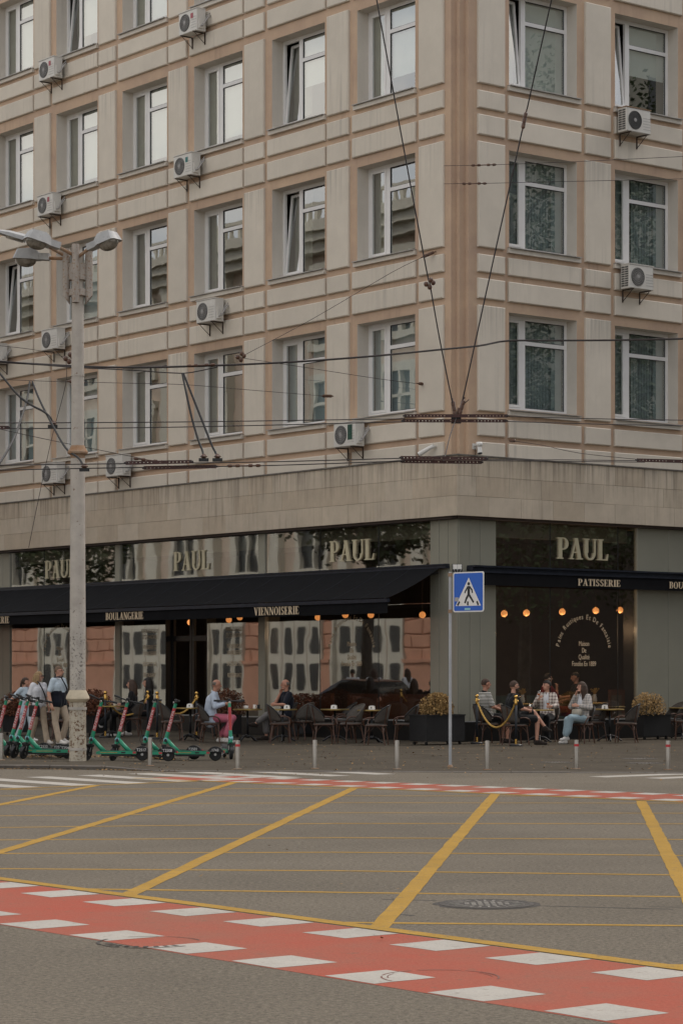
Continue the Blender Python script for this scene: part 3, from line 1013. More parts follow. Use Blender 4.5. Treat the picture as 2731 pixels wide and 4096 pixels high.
mb.fbox(FL, 7.80, 8.06, -.5, -.14, .49, 5.3)
mb.fbox(FL, 14.81, 15.03, -.5, -.14, .49, 5.3)
mb.fbox(FL, 21.0, LEND, -.5, -.14, .49, 5.3)
mb.fbox(FR, 6.03, REND, -.5, -.14, .49, 5.3)
bpart(mb, 'shop_pier', M['dark'])
paneL = [(1.03, 3.05), (3.062, 5.424), (5.436, 7.775), (8.08, 10.50), (12.50, 14.788), (15.052, 17.0), (17.012, 19.0), (19.012, 20.968)]
paneR = [(1.207, 3.022), (3.034, 5.361), (5.373, 6.014)]
for lst, F in ((paneL, FL), (paneR, FR)):
    for a, b in lst:
        mb_ = MB().quad(F(a, -.03, .515), F(b, -.03, .515), F(b, -.03, 5.37), F(a, -.03, 5.37))
        bpart(mb_, 'shop_pane', M['shopglass'])
bpart(MB().quad(FL(10.5, -.03, 4.0), FL(12.5, -.03, 4.0), FL(12.5, -.03, 5.37), FL(10.5, -.03, 5.37)), 'shop_pane', M['shopglass'])
mb = MB()
for a in (3.05, 5.424):
    mb.fbox(FL, a + .001, a + .011, -.05, -.02, .515, 5.365)
for a in (17.0, 19.0):
    mb.fbox(FL, a + .001, a + .011, -.05, -.02, .515, 5.365)
for a in (3.022, 5.361):
    mb.fbox(FR, a + .001, a + .011, -.05, -.02, .515, 5.365)
bpart(mb, 'glass_joint', M['dark'])
# entrance doors
for a in (10.52, 11.51):
    mb = MB()
    for t0, t1, z0, z1 in ((a, a + .10, .02, 3.95), (a + .87, a + .97, .02, 3.95), (a + .10, a + .87, .02, .22), (a + .10, a + .87, 2.55, 2.70), (a + .10, a + .87, 3.82, 3.95)):
        mb.fbox(FL, t0, t1, -.30, -.22, z0, z1)
    d = bpart(mb, 'entrance_door', M['dark'])
    h = MB().tube([FL(a + .12, -.19, 1.0) - P0, FL(a + .12, -.17, 1.05) - P0, FL(a + .12, -.17, 1.55) - P0, FL(a + .12, -.19, 1.6) - P0], .015).build('door_handle', M['brass'], d)
mb = MB().fbox(FL, 10.50, 12.50, -.34, -.02, 3.96, 4.02)
mb.fbox(FL, 10.49, 10.515, -.34, -.02, .02, 3.955)
mb.fbox(FL, 12.485, 12.502, -.34, -.02, .02, 3.955)
bpart(mb, 'door_frame', M['dark'])
# pale bulkhead behind the top of the glass
mb = MB()
mb.fbox(FL, 1.04, LEND - 3, -.42, -.34, 4.98, 5.33)
mb.fbox(FR, 1.21, 6.01, -.42, -.34, 4.985, 5.335)
bpart(mb, 'bulkhead', M['bulkhead'])
# café room
mb = MB()
def abq(p): mb.quad(*[AB(*q_) for q_ in p])
abq([(.3, .3, .12), (LEND, .3, .12), (LEND, REND, .12), (.3, REND, .12)])
abq([(.1, .1, 5.345), (LEND, .1, 5.345), (LEND, REND, 5.345), (.1, REND, 5.345)])
abq([(7, 6.5, .12), (LEND, 6.5, .12), (LEND, 6.5, 5.345), (7, 6.5, 5.345)])
abq([(7, 6.5, .12), (7, REND, .12), (7, REND, 5.345), (7, 6.5, 5.345)])
abq([(LEND - .2, .3, .12), (LEND - .2, 6.5, .12), (LEND - .2, 6.5, 5.345), (LEND - .2, .3, 5.345)])
abq([(.3, REND - .2, .12), (7, REND - .2, .12), (7, REND - .2, 5.345), (.3, REND - .2, 5.345)])
bpart(mb, 'cafe_interior', M['interior'])
# ------------------------------------------------------------------ serif capitals drawn from strokes (cap height 1)
TK, TN, SF, SE = .205, .075, .055, .075
def rect(a, b, c, d): return [(a, c), (b, c), (b, d), (a, d)]
def diag(x0, y0, x1, y1, w): return [(x0 - w / 2, y0), (x0 + w / 2, y0), (x1 + w / 2, y1), (x1 - w / 2, y1)]
def stem(x, w=TK, bot=True, top=True):
    p = [rect(x, x + w, 0, 1)]
    if bot: p.append(rect(x - SE, x + w + SE, 0, SF))
    if top: p.append(rect(x - SE, x + w + SE, 1 - SF, 1))
    return p
def arc(cx, cy, rx, ry, a0, a1, w0, w1, n=14):
    """crescent stroke; width varies from w1 (vertical extremes) to w0 (sides)"""
    out = []
    for i in range(n):
        q = []
        for a in (a0 + (a1 - a0) * i / n, a0 + (a1 - a0) * (i + 1) / n):
            w = w1 + (w0 - w1) * abs(cos(a))
            q.append(((cx + rx * cos(a), cy + ry * sin(a)), (cx + (rx - w) * cos(a), cy + (ry - (w1 + (w0 - w1) * .25 * abs(cos(a)))) * sin(a))))
        out.append([q[0][0], q[1][0], q[1][1], q[0][1]])
    return out
def glyph(c):
    h = pi / 2
    if c == 'I': return stem(SE), TK + 2 * SE
    if c == 'L': return stem(SE) + [rect(SE + TK, .62, 0, SF), [(.54, SF), (.62, SF), (.66, .30), (.62, .30)]], .66
    if c == 'E': return stem(SE) + [rect(SE + TK, .60, 0, SF), rect(SE + TK, .58, 1 - SF, 1), rect(SE + TK, .46, .48, .53), [(.53, SF), (.60, SF), (.64, .28), (.60, .28)], [(.52, 1 - SF), (.58, 1 - SF), (.60, .75), (.565, .75)], rect(.43, .465, .38, .63)], .64
    if c == 'P': return stem(SE) + [rect(SE + TK, .36, 1 - SF, 1), rect(SE + TK, .36, .43, .43 + SF)] + arc(.36, .715, .30, .285, -h, h, TK * .95, SF), .67
    if c == 'B': return stem(SE) + [rect(SE + TK, .36, 1 - SF, 1), rect(SE + TK, .36, .50, .55), rect(SE + TK, .38, 0, SF)] + arc(.36, .765, .26, .235, -h, h, TK * .9, SF) + arc(.38, .275, .30, .275, -h, h, TK, SF), .69
    if c == 'R': return stem(SE) + [rect(SE + TK, .36, 1 - SF, 1), rect(SE + TK, .36, .47, .52)] + arc(.36, .74, .27, .26, -h, h, TK * .9, SF) + [diag(.63, 0, .40, .48, TK), rect(.55, .78, 0, SF)], .77
    if c == 'A': return [diag(.12, 0, .42, 1, TN), diag(.62, 0, .40, 1, TK), rect(.22, .58, .30, .36), rect(.02, .26, 0, SF), rect(.46, .80, 0, SF)], .80
    if c == 'V': return [diag(.42, 0, .16, 1, TK), diag(.42, 0, .66, 1, TN), rect(.0, .32, 1 - SF, 1), rect(.55, .79, 1 - SF, 1)], .79
    if c == 'U': return [rect(SE, SE + TK, .33, 1), rect(0, TK + 2 * SE, 1 - SF, 1), rect(.66, .66 + TN, .33, 1), rect(.60, .60 + TN + .12, 1 - SF, 1)] + arc(.405, .33, .33, .345, pi, 2 * pi, TK * .75, .075), .80
    if c == 'N': return [rect(.10, .10 + TN, 0, 1), rect(.66, .66 + TN, 0, 1), diag(.68, 0, .15, 1, TK), rect(.02, .26, 0, SF), rect(.0, .24, 1 - SF, 1), rect(.58, .82, 1 - SF, 1)], .82
    if c == 'O': return arc(.40, .5, .38, .52, 0, 2 * pi, TK, .06, 24), .80
    if c == 'G': return arc(.40, .5, .38, .52, .9, 2 * pi - .55, TK, .06, 20) + [rect(.56, .56 + TK, 0.02, .42), rect(.50, .82, .40, .45), rect(.60, .66, .68, .98)], .82
    if c == 'S': return arc(.31, .745, .24, .27, .55, 1.5 * pi, TK * .8, .07, 14) + arc(.31, .255, .26, .27, -pi + .55, h, TK * .85, .07, 14) + [rect(.48, .54, .70, .98), rect(.07, .13, .02, .30), diag(.40, .42, .22, .58, .20)], .60
    if c == 'T': return stem(.24) + [rect(.02, .66, 1 - SF, 1), rect(.02, .06, .72, 1), rect(.62, .66, .72, 1)], .68
    return [], .35
def serif(txt, width, cap, depth, M_, gap=.06):
    """letters laid along local x centred on 0; returns one MB per letter"""
    gs = [glyph(c) for c in txt]
    tot = sum(g[1] for g in gs) + gap * (len(gs) - 1)
    sx = width / tot
    x = -width / 2
    res = []
    for polys, w in gs:
        mb_ = MB()
        for i, p in enumerate(polys):
            mb_.prism([(x + a * sx, b * cap) for a, b in p], 0, depth + .0006 * (i % 7), M_)
        res.append(mb_)
        x += (w + gap) * sx
    return res
def SL(t, o, z): return frame(FL(t, o, z), -uL)
def SR(t, o, z): return frame(FR(t, o, z), uR)
def join(mbs):
    r = MB()
    for q in mbs:
        r.add(q.v, q.f)
    return r

# ------------------------------------------------------------------ awnings
aw = thing('awning', 'long navy awning pulled out over the left terrace with BOULANGERIE and VIENNOISERIE on its valance', 'awning', tuple(FL(8, 0, 4.2)), group='awnings of the café')
def ain(par, o):
    o.parent = par
    o.location = Vector(o.location) - Vector(par.location)
    return o
AE = LEND - .5
mb = MB()
N_ = 24
for i in range(N_):
    a, b = .5 + (AE - .5) * i / N_, .5 + (AE - .5) * (i + 1) / N_
    rows = []
    for j in range(7):
        k = j / 6
        rows.append((.14 + (1.755 - .14) * k, 4.20 - .75 * k - .05 * sin(pi * k)))
    for (o0, z0), (o1, z1) in zip(rows, rows[1:]):
        mb.quad(FL(a, o0, z0), FL(b, o0, z0), FL(b, o1, z1), FL(a, o1, z1))
ain(aw, mb.build('fabric', M['awning'], smooth=True))
mb = MB()
for i in range(1, N_):                       # stitched seams
    a = .5 + (AE - .5) * i / N_
    mb.tube([FL(a, .15 + 1.6 * k / 6, 4.204 - .75 * k / 6 - .05 * sin(pi * k / 6)) for k in range(7)], .0035, 4)
ain(aw, mb.build('seam', mat('awning_seam', (.03, .033, .045), .7, .1, 5)))
mb = MB()
mb.fbox(FL, .48, AE + .02, 1.72, 1.80, 3.345, 3.43)
ain(aw, mb.build('front_bar', M['awnbar']))
mb = MB()
V_ = 60
for i in range(V_):
    a, b = .5 + (AE - .5) * i / V_, .5 + (AE - .5) * (i + 1) / V_
    f = lambda t: 1.762 + .010 * sin(t * 3.1) + .006 * sin(t * 7.7)
    g = lambda t: 3.082 + .006 * sin(t * 5.1)
    mb.quad(FL(a, 1.762, 3.35), FL(b, 1.762, 3.35), FL(b, f(b), g(b)), FL(a, f(a), g(a)))
ain(aw, mb.build('valance', M['awning'], smooth=True))
mb = MB()
mb.fbox(FL, .30, AE + .02, .015, .15, 4.185, 4.255)
mb.fbox(FL, .30, AE + .02, .02, .17, 4.262, 4.292)
ain(aw, mb.build('cassette', M['awnbar']))
for t in (.62, 6.4, 12.4, 18.6):             # folding arms
    arm = MB().tube([FL(t, .1, 4.1), FL(t + .9, .95, 3.72), FL(t + .05, 1.72, 3.39)], .028, 6)
    ain(aw, arm.build('folding_arm', M['dark']))
for txt, t, w in (('VIENNOISERIE', 4.90, 1.88), ('BOULANGERIE', 11.84, 1.87), ('PATISSERIE', 18.80, 1.62)):
    ain(aw, join(serif(txt, w, .200, .004, SL(t, 1.775, 3.125))).build('lettering', M['gold']))
aw2 = thing('awning', 'narrow rolled-up navy awning with PATISSERIE on the right-hand shop front', 'awning', tuple(FR(6, 0, 4.1)), group='awnings of the café')
mb = MB()
mb.fbox(FR, .25, REND - 1, .02, .24, 4.12, 4.205)
mb.fbox(FR, .26, REND - 1, .02, .31, 4.207, 4.25)
ain(aw2, mb.build('cassette', M['awnbar']))
ain(aw2, MB().fbox(FR, .25, REND - 1, .27, .33, 4.075, 4.118).build('front_bar', M['awnbar']))
mb = MB()
for i in range(40):
    a, b = .26 + (REND - 1.3) * i / 40, .26 + (REND - 1.3) * (i + 1) / 40
    f = lambda t: .305 + .006 * sin(t * 3.7)
    mb.quad(FR(a, .305, 4.08), FR(b, .305, 4.08), FR(b, f(b), 3.775), FR(a, f(a), 3.775))
ain(aw2, mb.build('valance', M['awning'], smooth=True))
for txt, t, w in (('PATISSERIE', 4.375, 1.46), ('BOULANGERIE', 7.72, 1.72)):
    ain(aw2, join(serif(txt, w, .168, .004, SR(t, .318, 3.832))).build('lettering', M['gold']))

# café signs behind the upper glass
for side, t, w, lab in (('L', 4.10, 1.80, 'large pale PAUL sign above the VIENNOISERIE awning, nearest the corner pier'), ('L', 11.21, 1.72, 'pale PAUL sign half lost in reflections above the middle of the left awning'),
                        ('L', 18.06, 1.72, 'pale PAUL sign partly hidden behind the street lamp pole'), ('R', 4.12, 1.75, 'pale PAUL sign above the PATISSERIE awning on the right shop front')):
    F = FL if side == 'L' else FR
    base = F(t, -.02, 4.50)
    sg = thing('shop_sign', lab, 'sign', tuple(base), group='PAUL signs behind the upper glass')
    for q in serif('PAUL', w, .53, .032, (SL if side == 'L' else SR)(t, -.022, 4.50)):
        o = q.build('letter', M['sign'])
        ain(sg, o)

# lettering on the panes: arch text and lines
def glass_text(side, t, zc, lab, narrow=1.0):
    Sx = SL if side == 'L' else SR
    base = (FL if side == 'L' else FR)(t, -.02, zc)
    g = thing('window_lettering', lab, 'lettering', tuple(base), group='gilt lettering on the café panes')
    s = 'Pains Rustiques Et De Fantaisie'
    wts = [0.55 if c in ' ' else (.5 if c in 'it' else (.62 if c in 'sn' else (1.1 if c in 'PRED' else .8))) for c in s]
    tot = sum(wts)
    acc = 0
    r = .86
    for c, w_ in zip(s, wts):
        ang = radians(172) - radians(164) * (acc + w_ / 2) / tot
        acc += w_
        if c == ' ':
            continue
        Mt = Sx(t, -.022, zc) @ Matrix.Translation((r * cos(ang), r * .98 * sin(ang), 0)) @ Matrix.Rotation(ang - pi / 2, 4, 'Z')
        ain(g, link('arch_letter', text_mesh(c, .175, Mt, 0, 'CENTER', .82), M['gold'], fix=False))
    for i, (ln, sz) in enumerate((('Maison', .172), ('De', .172), ('Qualité', .172), ('Fondée En 1889', .172))):
        me = text_mesh(ln, sz, Sx(t, -.022, 2.345 - .168 * i), 0, 'CENTER', .74)
        ain(g, link('text_line', me, M['gold'], fix=False))
glass_text('R', 4.18, 2.17, 'cream arch lettering Maison De Qualité on the dark right-hand window')
glass_text('L', 4.13, 2.17, 'arch lettering Maison De Qualité across the reflections, left of the corner pier')
glass_text('L', 18.1, 2.17, 'arch lettering Maison De Qualité on the pane beside the street lamp pole')
def list_text(t, lab):
    g = thing('window_lettering', lab, 'lettering', tuple(FL(t, -.02, 2.3)), group='gilt lettering on the café panes')
    z = 2.80
    for ln, dz in (('PAINS RUSTIQUES', .175), ('ET DE FANTAISIE', .29), ('PÂTISSERIES ET', .175), ('VIENNOISERIES', .30), ('SALON DE THÉ', .31), ('RESTAURANT', 0)):
        ain(g, link('text_line', text_mesh(ln, .165, SL(t, -.022, z), 0, 'CENTER', .62), M['gold'], fix=False))
        z -= dz
list_text(9.2, 'stacked capitals PAINS RUSTIQUES to RESTAURANT on the pane right of the entrance')
list_text(13.3, 'stacked capitals PAINS RUSTIQUES to RESTAURANT on the pane left of the entrance')

# globe lamps inside
def globe(F, t, z, lab):
    c = F(t, -1.5, z)
    g = thing('globe_lamp', lab, 'lamp', tuple(c), group='lit globe pendants in the café')
    MB().ell((0, 0, 0), (.085, .085, .085), 16, 12).build('globe', M['globe'], g, True)
    MB().tube([(0, 0, .08), (0, 0, 5.33 - c.z)], .006, 5).build('cord', M['cord'], g)
    if F is FR:                              # the lit lamp's own light
        ld = bpy.data.lights.new('globe_light', 'POINT')
        ld.energy = 20; ld.color = (1.0, .62, .34); ld.shadow_soft_size = .10
        lo = bpy.data.objects.new('globe_light', ld); COL.objects.link(lo)
        lo.parent = g; lo.location = (0, 0, -.45)
    MB().lathe([(.012, .12), (.025, .10), (.025, .08)], n=8).build('cap', M['brass'], g, True)
for (t, z), lab in zip(((2.83, 3.16), (3.586, 3.19), (4.827, 3.235), (6.02, 3.287), (6.9, 3.313)), ('first glowing globe pendant right of the corner pier', 'second glowing globe pendant from the corner pier', 'glowing globe pendant hanging above the start of the arch lettering', 'glowing globe pendant under the letters PATISSERIE', 'rightmost glowing globe pendant in the right window')):
    globe(FR, t, z, lab)
for (t, z), lab in zip(((3.108, 3.138), (5.184, 3.177), (6.253, 3.197), (7.438, 3.152), (11.0, 3.216), (11.52, 3.155), (13.43, 3.116)), ('globe pendant beside the corner pier under the left awning', 'globe pendant right of the arch lettering under the left awning', 'globe pendant over the letters Rustiques under the left awning', 'globe pendant by the narrow cladding pier under VIENNOISERIE', 'globe pendant just right of the entrance doors', 'globe pendant between the entrance doors', 'globe pendant left of the entrance under BOULANGERIE')):
    globe(FL, t, z, lab)

# furniture inside the right window
def on(par, mb_, name, m, smooth=False):
    return mb_.build(name, m, par, smooth)
def velvet_seat(t, lab, w=.62):
    c = FR(t, -.75, .12)
    s = thing('velvet_chair', lab, 'chair', tuple(c), RZR, 'green velvet seats inside')
    on(s, MB().box((-w / 2, -.25, .28), (w / 2, .25, .46)), 'seat', M['velvet'])
    mb_ = MB()
    for i in range(8):
        a, b = -w / 2 + w * i / 8, -w / 2 + w * (i + 1) / 8
        mb_.box((a, .18 - .05 * sin(pi * i / 8), .40), (b, .27, .98))
    on(s, mb_, 'backrest', M['velvet'], False)
    for i in (-1, 1):
        for j in (-1, 1):
            on(s, MB().tube([(i * w * .4, j * .2, 0), (i * w * .4, j * .2, .3)], .018, 6), 'leg', M['dark'])
velvet_seat(2.25, 'green velvet seat in the window behind the two men')
velvet_seat(3.55, 'green velvet seat behind the woman with the hair bun', .8)
def in_table(t, lab):
    c = FR(t, -.95, .12)
    s = thing('cafe_table', lab, 'table', tuple(c), RZR, 'tables inside the right window')
    on(s, MB().lathe([(.36, .755), (.36, .78), (.34, .79)], n=20), 'tabletop', M['brassrim'])
    on(s, MB().tube([(0, 0, .02), (0, 0, .76)], .03, 8), 'column', M['ironblack'])
    on(s, MB().lathe([(.22, 0), (.20, .03), (.03, .06)], n=14), 'foot', M['ironblack'])
    return c
for t, lab, vl in ((2.95, 'small table with a flower jug, inside behind the bun-haired woman', 'white jug of dried flowers on the inner table behind the bun-haired woman'), (5.45, 'small inner table with a jug under Fondée En 1889', 'white jug of dried flowers on the inner table at the right')):
    c = in_table(t, lab)
    v = thing('flower_jug', vl, 'vase', (c.x, c.y, c.z + .79), RZR, 'flower jugs inside')
    on(v, MB().lathe([(.045, 0), (.06, .05), (.055, .12), (.035, .17), (.045, .21)], n=14), 'jug', M['china'], True)
    on(v, MB().tube([(-.04, 0, .18), (-.10, 0, .16), (-.10, 0, .09), (-.058, 0, .06)], .008, 6), 'handle', M['china'])
    mb_ = MB()
    for i in range(26):
        a, e = R.uniform(0, 6.28), R.uniform(.02, .11)
        p = Vector((e * cos(a), e * sin(a), R.uniform(.27, .36)))
        mb_.tube([(0, 0, .19), p], .003, 3)
        mb_.ell(p, (.014, .014, .018), 5, 3)
    on(v, mb_, 'flowers', M['rope'])
# rust-brown banquettes behind the left panes
for a, b, lab in ((1.3, 4.9, 'rust-brown banquette behind the pane next to the corner pier'), (5.6, 7.6, 'rust-brown banquette behind the middle terrace tables')):
    c = FL((a + b) / 2, -.5, .12)
    s = thing('banquette', lab, 'seat', tuple(c), RZL, 'rust-brown banquettes inside')
    w = (b - a) / 2
    on(s, MB().box((-w, 0, 0), (w, .12, 1.02)), 'backrest', M['leather'])
    on(s, MB().box((-w, .12, .0), (w, .62, .42)), 'seat', M['leather'])
c = FR(5.85, -.45, .12)
s = thing('menu_stand', 'rust-brown panelled screen inside at the right end of the window', 'screen', tuple(c), RZR)
on(s, MB().box((-.36, 0, 0), (.36, .05, 1.12)), 'panel', M['leather'])
on(s, MB().box((-.30, -.012, .35), (.05, -.001, .98)), 'poster', mat('poster_brown', (.12, .085, .06), .7, .2, 8))
# ------------------------------------------------------------------ floodlight and cameras at the corner
fl = thing('floodlight', 'small pale floodlight fixed at the corner between the two awnings', 'floodlight', tuple(P0 + (nL + nR) * .22 + Vector((0, 0, 4.16))))
mb = MB().box((-.12, -.03, -.09), (.12, .06, .10))
mb.build('housing', M['black'], fl)
MB().box((-.105, -.045, -.02), (-.005, -.031, .09)).build('lamp_face', M['china'], fl)
MB().box((.005, -.045, -.02), (.105, -.031, .09)).build('lamp_face', M['china'], fl)
mb = MB()
for x in (-.06, 0, .06):
    mb.tube([(x * 1.6, -.03, .08), (x * 1.3, -.12, -.05), (x * .6, -.10, -.13), (x * .6, -.02, -.13)], .006, 5)
mb.build('wire_guard', M['zinc'], fl)
def cctv(F, t, z, lab, dome):
    c = F(t, 0, z)
    s = thing('security_camera', lab, 'camera', tuple(c), RZL if F is FL else RZR, 'security cameras on the corner')
    on(s, MB().box((-.06, -.02, -.07), (.06, 0, .07)), 'wall_plate', M['camwhite'])
    on(s, MB().tube([(0, -.02, .02), (0, -.14, .03)], .018, 8), 'arm', M['camwhite'])
    if dome:
        on(s, MB().lathe([(.075, .06), (.085, .0), (.06, -.05)], (0, -.19, .03), 14), 'housing', M['camwhite'], True)
        on(s, MB().tube([(0, -.19, -.01), (0, -.22, -.17)], [.055, .06], 12), 'barrel', M['camwhite'])
        on(s, MB().tube([(0, -.22, -.17), (0, -.226, -.20)], .052, 12), 'lens', M['black'])
    else:
        on(s, MB().tube([(.0, -.15, .03), (-.10, -.2, -.02)], [.05, .05], 10), 'joint', M['camwhite'])
        on(s, MB().tube([(-.08, -.2, -.01), (-.33, -.34, -.16)], [.05, .062], 12), 'barrel', M['camwhite'])
        on(s, MB().tube([(-.33, -.34, -.16), (-.345, -.348, -.168)], .05, 12), 'lens', M['black'])
    on(s, MB().tube([(.02, -.02, -.05), (.03, -.03, -.15), (.0, -.01, -.28)], .007, 5), 'cable', M['black'])
cctv(FL, .72, 7.12, 'white bullet security camera left of the corner pilaster, tilted down to the left', 0)
cctv(FR, .50, 7.12, 'white security camera with black lens right of the corner pilaster', 1)

# ------------------------------------------------------------------ air conditioners
def make_ac(label_mat, guard, rusty=False):
    s = bpy.data.objects.new('air_conditioner', None); COL.objects.link(s)
    W2, D0, D1, HH = .43, -.08, -.38, .60
    mb_ = MB()
    mb_.bevbox(lambda t, o, z: (t, -o, z), -W2, W2, -D0, -D1, 0, HH, .018)
    on(s, mb_, 'casing', M['acwhite'])
    on(s, MB().box((-W2 - .012, D1 - .012, HH + .001), (W2 + .012, D0, HH + .022)), 'lid', M['rust'] if rusty else M['acwhite'])
    q = Matrix.Rotation(pi / 2, 4, 'X')
    mb_ = MB().lathe([(.235, .0), (.235, .012), (.22, .014), (.22, -.0)], (-.13, D1, HH / 2), 28, q)
    mb_.lathe([(.22, .002), (.0, .003)], (-.13, D1, HH / 2), 28, q)
    on(s, mb_, 'fan_opening', M['acdark'])
    mb_ = MB()
    for i in range(28):
        a = 2 * pi * i / 28
        mb_.tube([(-.13 + .05 * cos(a), D1 - .016, HH / 2 + .05 * sin(a)), (-.13 + .218 * cos(a + .25), D1 - .016, HH / 2 + .218 * sin(a + .25))], .0028 if guard is M['acdark'] else .0042, 4, False)
    for r in (.07, .12, .17, .218):
        mb_.tube([(-.13 + r * cos(2 * pi * i / 24), D1 - .017, HH / 2 + r * sin(2 * pi * i / 24)) for i in range(24)], .004, 4, closed=True)
    on(s, mb_, 'fan_guard', guard)
    on(s, MB().lathe([(.05, .018), (.045, .024), (.0, .026)], (-.13, D1, HH / 2), 14, q), 'fan_hub', M['acgrey'])
    for i in range(5):
        on(s, MB().box((.16, D1 - .006, .10 + .07 * i), (.41, D1 - .0005, .108 + .07 * i)), 'vent_slot', M['acgrey'])
    if label_mat:
        on(s, MB().box((.15, D1 - .008, .36 if label_mat != M['signdk'] else .16), (.27 if label_mat != M['signdk'] else .33, D1 - .0061, .50 if label_mat != M['signdk'] else .54)), 'label', label_mat)
    mb_ = MB()
    for i in range(9):
        for j in range(2):
            mb_.box((-W2 - .004, D1 + .04 + .13 * j, .05 + .058 * i), (-W2 - .0005, D1 + .15 + .13 * j, .088 + .058 * i))
    on(s, mb_, 'side_grille', M['acdark'])
    on(s, MB().box((W2 + .0005, D1 + .06, .06), (W2 + .05, D1 + .22, .34)), 'valve_cover', M['acwhite'])
    mb_ = MB()
    mb_.tube([(W2 + .03, D1 + .10, .12), (W2 + .12, D1 + .14, .13), (W2 + .15, D1 + .24, .30), (W2 + .12, -.02, .42), (W2 + .10, .0, .43)], .020, 7)
    mb_.tube([(W2 + .03, D1 + .16, .18), (W2 + .10, D1 + .19, .19), (W2 + .11, D1 + .26, .38), (W2 + .10, -.01, .50)], .013, 7)
    on(s, mb_, 'pipe', M['acgrey'])
    for x in (-.30, .30):
        mb_ = MB()
        mb_.box((x - .013, D1 - .03, -.030), (x + .013, -.002, -.003))
        mb_.box((x - .013, -.03, -.32), (x + .013, -.001, -.031))
        mb_.tube([(x, D1 + .02, -.03), (x, -.03, -.29)], .010, 6)
        on(s, mb_, 'bracket', M['bracket'])
    return s
M['signdk'] = mat('green_ac_label', (.02, .09, .06), .5, .5, 30)
M['tealab'] = mat('teal_ac_label', (.05, .22, .21), .5, .5, 30)
M['redlab'] = mat('red_ac_label', (.42, .10, .12), .5, .3, 30)
ACP = {'red': make_ac(M['redlab'], M['acgrey']), 'green': make_ac(M['signdk'], M['acgrey']), 'teal': make_ac(M['tealab'], M['acgrey']), 'dark': make_ac(None, M['acgrey']), 'rust': make_ac(None, M['acdark'], True)}
seen = set()
def put_ac(kind, side, t, z, lab):
    p = ACP[kind]
    o = p if kind not in seen else copy_tree(p)
    seen.add(kind)
    o.location = (FL if side == 'L' else FR)(t, .075, z)
    o.rotation_euler = (0, 0, RZL if side == 'L' else RZR)
    tag(o, lab, 'air conditioner', 'air conditioners on the façades')
for a in (('red', 'L', 10.72, 19.14, 'white air conditioner with red label near the top edge, left of centre'),
          ('red', 'L', 18.10, 19.30, 'white air conditioner with red label in the top left'),
          ('teal', 'L', 10.97, 15.26, 'air conditioner with teal label between the third-row windows, above the street lamp level'),
          ('red', 'L', 18.18, 15.28, 'white air conditioner with red label just above the street lamp heads'),
          ('dark', 'L', 9.88, 11.15, 'white air conditioner with dark fan hanging mid façade, right of the street lamp'),
          ('dark', 'L', 17.95, 11.25, 'white air conditioner directly left of the street lamp pole, below its lamp heads'),
          ('red', 'L', 21.30, 11.15, 'air conditioner cut off by the left edge of the picture'),
          ('dark', 'L', 14.42, 7.27, 'white air conditioner just right of the street lamp pole, above the stone band'),
          ('dark', 'L', 17.95, 7.28, 'white air conditioner left of the street lamp pole, just above the stone band'),
          ('green', 'L', 3.83, 7.34, 'white air conditioner with grey fan and green label, nearest the corner'),
          ('rust', 'R', 5.62, 15.30, 'white air conditioner with rusty lid on the right façade, the upper one'),
          ('dark', 'R', 5.72, 11.36, 'white air conditioner with dark fan on the right façade, the lower one')):
    put_ac(*a)

# ------------------------------------------------------------------ street lamp
lp = gp(-5.0, 45.986)
SLm = thing('street_lamp', 'tall grey street lamp pole with rusted base and a cluster of four lamp heads', 'street lamp', tuple(lp))
zz = lp.z
def lz(prof): return [(r, z - zz) for r, z in prof]
on(SLm, MB().lathe(lz([(.158, zz), (.155, .55), (.150, 1.16)]), n=8), 'base', M['polebase'])
for z in (.26, 1.0):
    on(SLm, MB().lathe(lz([(.166, z), (.166, z + .05)]), n=8), 'band', M['pole'])
on(SLm, MB().lathe(lz([(.155, 1.14), (.19, 1.17), (.215, 1.20), (.213, 1.235), (.17, 1.32), (.15, 1.36)]), n=20), 'collar', M['polecap'], 'auto')
on(SLm, MB().lathe(lz([(.146, 1.35), (.1445, 2.35)]), n=20), 'lower_pole', M['polelow'], 'auto')
on(SLm, MB().lathe(lz([(.1445, 2.35), (.143, 2.9)]), n=20), 'lower_pole', M['polemid'], 'auto')
on(SLm, MB().lathe(lz([(.143, 2.9), (.130, 5.66)]), n=20), 'middle_pole', M['pole'], 'auto')
on(SLm, MB().lathe(lz([(.13, 5.58), (.135, 5.64), (.185, 5.67), (.19, 5.70), (.15, 5.76), (.125, 5.82)]), n=20), 'ring_collar', M['rust'], 'auto')
on(SLm, MB().lathe(lz([(.121, 5.78), (.105, 9.3)]), n=20), 'upper_pole', M['pole'], 'auto')
on(SLm, MB().lathe(lz([(.124, 7.08), (.124, 7.11)]), n=20), 'band', M['pole'])
